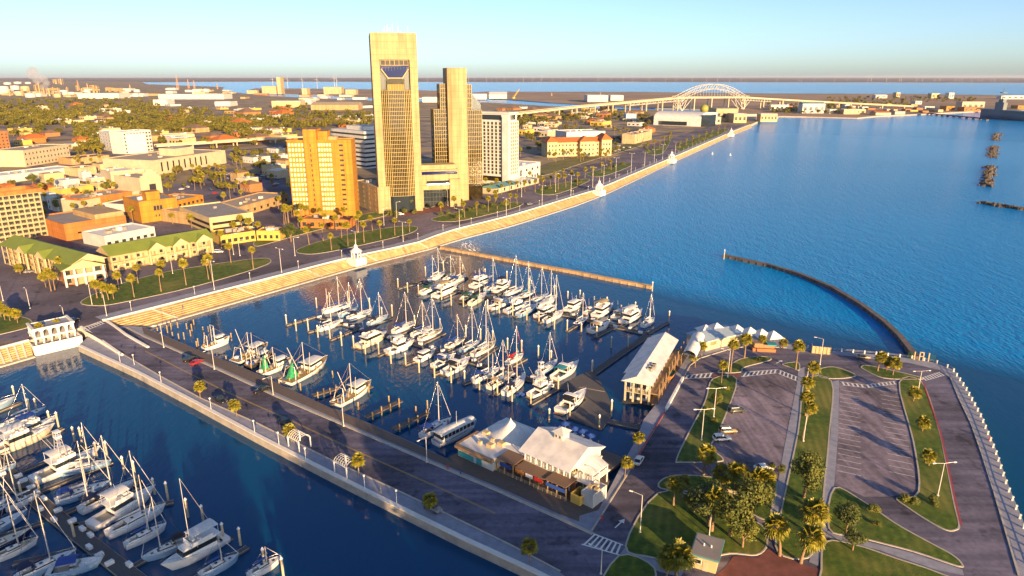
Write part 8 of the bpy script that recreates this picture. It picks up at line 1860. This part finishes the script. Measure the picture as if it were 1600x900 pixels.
ordinals(its, 'low pale shed of the port and refinery belt, {n} across from the photo edge', 'shed', 'port sheds')
# grain elevator on the harbour land
for (u0, u1, v, vt, lab) in ((410, 432, 147, 134.5, 'grain silo block beside its slim head tower'), (434, 440, 147, 120.5, 'slim grain elevator head tower over the port'), (506, 534, 147, 136, 'long silo block on the port spit, below the wind turbines'), (472, 480, 148, 138, 'small tan silo between the two silo blocks'), (540, 556, 148, 140, 'low tan terminal block at the end of the port spit'), (386, 402, 146.5, 141, 'white port terminal at the inlet mouth')): simple('grain_silo', lab, u0, u1, v, vt, 60, 'w_beige', 'r_tan', 'silo', z=2.5)
# cargo ships and crane
its = [simple('moored_ship', l, u0, u1, v, vt, 30, 'w_rust', 'w_white', 'ship', z=.5) for (u0, u1, v, vt, l) in ((396, 418, 148.4, 146, 'red hulled ship moored before the grain silos'),)]
p = P(803, 154, CZ); t = thing('harbour_crane', p, 0, 'yellow lattice crane leaning over the harbour behind the white hotel', 'crane'); b = MB(); b.box((0, 0, 0), (10, 8, 6)); b.build('cab', M['w_yellow'], t); b = MB(); hcr = H(803, 154, 139, CZ); b.tube((0, 0, 5), (hcr * .6, 0, hcr), 2.0, 1.2, 4); b.tube((-6, 0, 6), (hcr * .6, 0, hcr), .6, .6, 3); b.build('boom', M['w_yellow'], t)
# wind turbines
mm('turbine', (.42, .42, .44), .5, var=0)
def make_turbine(seed):
    t = thing('wind_turbine', (0, 0, 0)); b = MB(); b.tube((0, 0, 0), (0, 0, 80), 2.2, 1.3, 8); b.build('tower', M['turbine'], t); b = MB(); b.box((0, 1, 79), (3.6, 10, 3.8)); b.build('nacelle', M['turbine'], t); rnd = random.Random(seed); a0 = rnd.random() * 2
    for k in range(3): a = a0 + k * 2.0944; b = MB(); b.tube((0, -5, 81), (38 * math.sin(a), -5, 81 + 38 * math.cos(a)), 1.3, .4, 5); b.build('blade', M['turbine'], t)
    return t
TB = [Series(lambda s=s: make_turbine(s)) for s in (1, 2, 3, 4)]
def turb(rows, z, fmt, grp):
    its = []
    for u, v, vt in rows: x, y, _ = P(u, v, z); h = H(u, v, vt, z); s_ = h / 81; its.append(frnd.choice(TB).put((x, y, z), frnd.uniform(-.5, .5), (s_, s_, s_)))
    ordinals(its, fmt, 'wind turbine', grp)
turb([(427, 138.5, 124), (450, 138.5, 123), (473, 138.5, 124), (496, 138.5, 124), (523, 138.6, 122), (526.5, 138.7, 123)], 2.5, 'tall white wind turbine on the port spit, {n} from the grain tower', 'wind turbines on the port spit')
far_t = [(u, 127.6, 127.6 - hh_) for u, hh_ in ((668, 6), (725, 6), (732, 7), (742, 5), (760, 7), (768, 5), (776, 6), (788, 6), (806, 7), (818, 8), (832, 6), (846, 8), (864, 7), (876, 6), (885, 6), (906, 6), (935, 8), (955, 5), (974, 7), (988, 6), (1014, 7), (1040, 7), (1056, 8), (1082, 7), (1104, 6), (1121, 8), (1140, 7), (1158, 6), (1214, 8), (1248, 5), (1252, 8), (1272, 6), (1304, 9), (1324, 7), (1356, 8), (1361, 9), (1385, 9), (1405, 8), (1408, 9), (1432, 8), (1441, 8), (1460, 7), (1468, 8), (1492, 7), (1499, 6), (1503, 7), (1518, 8), (1528, 7), (1534, 7), (1548, 7), (1554, 9), (1565, 6), (1573, 7))]
turb(far_t, 6, 'tiny white wind turbine on the hazy far shore, {n} counting from the tall tower', 'wind turbines on the far shore')
# --- north shore: aquarium, hotels, ship
NB = [(1253, 1288, 177, 162, 'w_white', 'r_teal', 'white aquarium block with teal peaked roof on the north shore', True), (1296, 1318, 177.5, 171, 'w_white', 'r_white', 'low white pavilion beside the aquarium', False), (1318, 1352, 178.5, 171, 'w_cream', 'r_white', 'long cream hotel block on the north shore', False), (1368, 1392, 180, 176, 'w_pale', 'r_terra', 'low orange roofed beach house row on the north shore', True), (1398, 1414, 179, 174, 'w_grey', 'r_dark', 'dark beach pavilion on the north shore', False), (1478, 1491, 173, 166, 'w_orange', 'r_brown', 'bright orange cube building on the north shore', False), (1502, 1537, 171.5, 159, 'w_pale', 'r_tan', 'big cream hotel block behind the grey ship', False), (1506, 1536, 174, 167.5, 'w_rust', 'r_terra', 'orange lower wing before the big cream hotel', False), (1455, 1468, 153.5, 146, 'w_cream', 'r_white', 'cream tower block beyond the north shore, with cranes near', False), (1482, 1490, 154, 145, 'w_white', 'r_white', 'slim white tower block beyond the north shore', False), (1400, 1406, 152, 144.5, 'w_cream', 'r_white', 'small cream tower far beyond the bridge end', False), (1368, 1386, 153.5, 149, 'w_white', 'r_white', 'white marina shed far beyond the bridge end', True), (1430, 1440, 163, 158, 'w_white', 'r_white', 'white house beside the bridge end', False), (1445, 1460, 170, 166.5, 'w_white', 'r_white', 'white flat house between orange cube and beach pavilion', False), (1590, 1606, 170, 165, 'w_orange', 'r_brown', 'ochre shed beyond the ship at the photo edge', False), (1564, 1600, 155, 149.5, 'w_white', 'r_white', 'long white tank row on the far land spit at the photo edge', False), (1204, 1232, 172, 164, 'w_white', 'r_white', 'white shed under the bridge before the aquarium', False), (1236, 1250, 175, 168, 'w_tan', 'r_brown', 'tan house between bridge and aquarium', False)]
for (u0, u1, v, vt, wl, rf, lab, g) in NB: simple('shore_building', lab, u0, u1, v, vt, 30, wl, rf, z=2.5, gable_=g, slots=4 if u1 - u0 > 20 else 2)
its = [simple('shore_house', None, u, u + frnd.uniform(5, 12), v, v - frnd.uniform(2, 4), 20, *frnd.choice(BCOL)[:2], z=2.5) for u, v in [(frnd.uniform(1196, 1470), frnd.uniform(165, 176)) for k in range(40)]]
ordinals(its, 'small house or shop on the north shore, {n} counting from the arch bridge', 'house', 'small houses on the north shore')
# grey museum ship
A = P(1536, 183, 0); B = P(1612, 190, 0); ang = math.atan2(B[1] - A[1], B[0] - A[0]); Ls = d2(A, B) * 1.1; t = thing('grey_ship', A, ang, 'big dark grey aircraft carrier moored off the north shore', 'ship'); mm('ship_grey', (.12, .15, .17), .6, var=.2, scale=.02)
hz = H(1560, 184, 171, 0); st = [(Ls * i / 10, 16 * (1 - (abs(i / 10 - .45) / .55) ** 3.5) + .5, hz * (1.0 if i < 9 else 1.08)) for i in range(11)]; hull_mesh(st, 0, .06).build('hull', M['ship_grey'], t); b = MB(); b.box((Ls * .48, 0, hz - .2), (Ls * .98, 36, 2.0)); b.build('flight_deck', M['ship_grey'], t)
b = MB(); b.box((Ls * .42, -13, hz + 1.8), (30, 8, 16)); b.box((Ls * .43, -13, hz + 17.8), (16, 7, 7)); b.tube((Ls * .42, -13, hz + 20), (Ls * .42, -13, hz + 48), 1.2, .6, 5); b.box((Ls * .42, -13, hz + 38), (10, 10, 1.5)); b.build('island', M['ship_grey'], t)
t = thing('ship_pier', P(1330, 180, 0), 0, 'long dark pier leading out to the grey carrier', 'pier'); b = MB(); o0 = t.location; q = [(p[0] - o0.x, p[1] - o0.y) for p in poly([(1440, 176), (1480, 180), (1545, 186)], 3)]; b.strip([(*p, 3) for p in q], [(*p, 3) for p in offset_line(q, 6)]); b.strip([(*p, 2) for p in q], [(*p, 4.2) for p in q]); b.build('deck', M['dark'], t)
for k, (x, y, an) in enumerate(along(q, 25)): b = MB(); b.box((x, y, -1), (2, 5, 4), an); b.build('pier', M['dark'], t)
# small white boats out in the bay
for (u, v, l) in ((1113, 241, 'small white buoy floating in the bay, nearer the seawall'), (1141, 243, 'small white buoy floating in the bay, farther from the seawall')):
    t = thing('channel_buoy', P(u, v, 0), 0, l, 'buoy'); b = MB(); b.cyl((0, 0, -.3), 1.1, 1.0, 10); b.build('float', M['white'], t); b = MB(); b.cyl((0, 0, .7), .6, 2.0, 8, 0, None, .2); b.build('topmark', M['white'], t)
# steam over the refinery
def vol_mat(name, dens, col):
    m = bpy.data.materials.new(name); m.use_nodes = True; t = m.node_tree; t.nodes.remove(t.nodes['Principled BSDF']); v = t.nodes.new('ShaderNodeVolumePrincipled'); v.inputs['Color'].default_value = (*col, 1); v.inputs['Density'].default_value = dens; v.inputs['Anisotropy'].default_value = .2; t.links.new(v.outputs[0], t.nodes['Material Output'].inputs['Volume']); return m
b = MB(); px_ = P(76, 147, CZ); 
for k in range(9):
    f = k / 8; c = Vector((px_[0] - 60 * f + frnd.uniform(-25, 25), px_[1], CZ + 25 + 85 * f)); r = 12 + 16 * f; vs = []
    for i in range(7):
        for j in range(10): a = math.pi * i / 6; vs.append(tuple(c + Vector((math.sin(a) * math.cos(j * .628), math.sin(a) * math.sin(j * .628), math.cos(a))) * r * frnd.uniform(.85, 1.1)))
    b.add(vs, [(i * 10 + j, i * 10 + 10 + j, i * 10 + 10 + (j + 1) % 10, i * 10 + (j + 1) % 10) for i in range(6) for j in range(10)])
kind(b.build('steam_plume', vol_mat('steam', .03, (.9, .9, .92))), 'stuff')
# air
b = MB(); b.box((0, 33500, -3), (122000, 75000, 160)); hz_ = kind(b.build('haze', vol_mat('haze_air', .000012, (.86, .86, .96))), 'stuff')
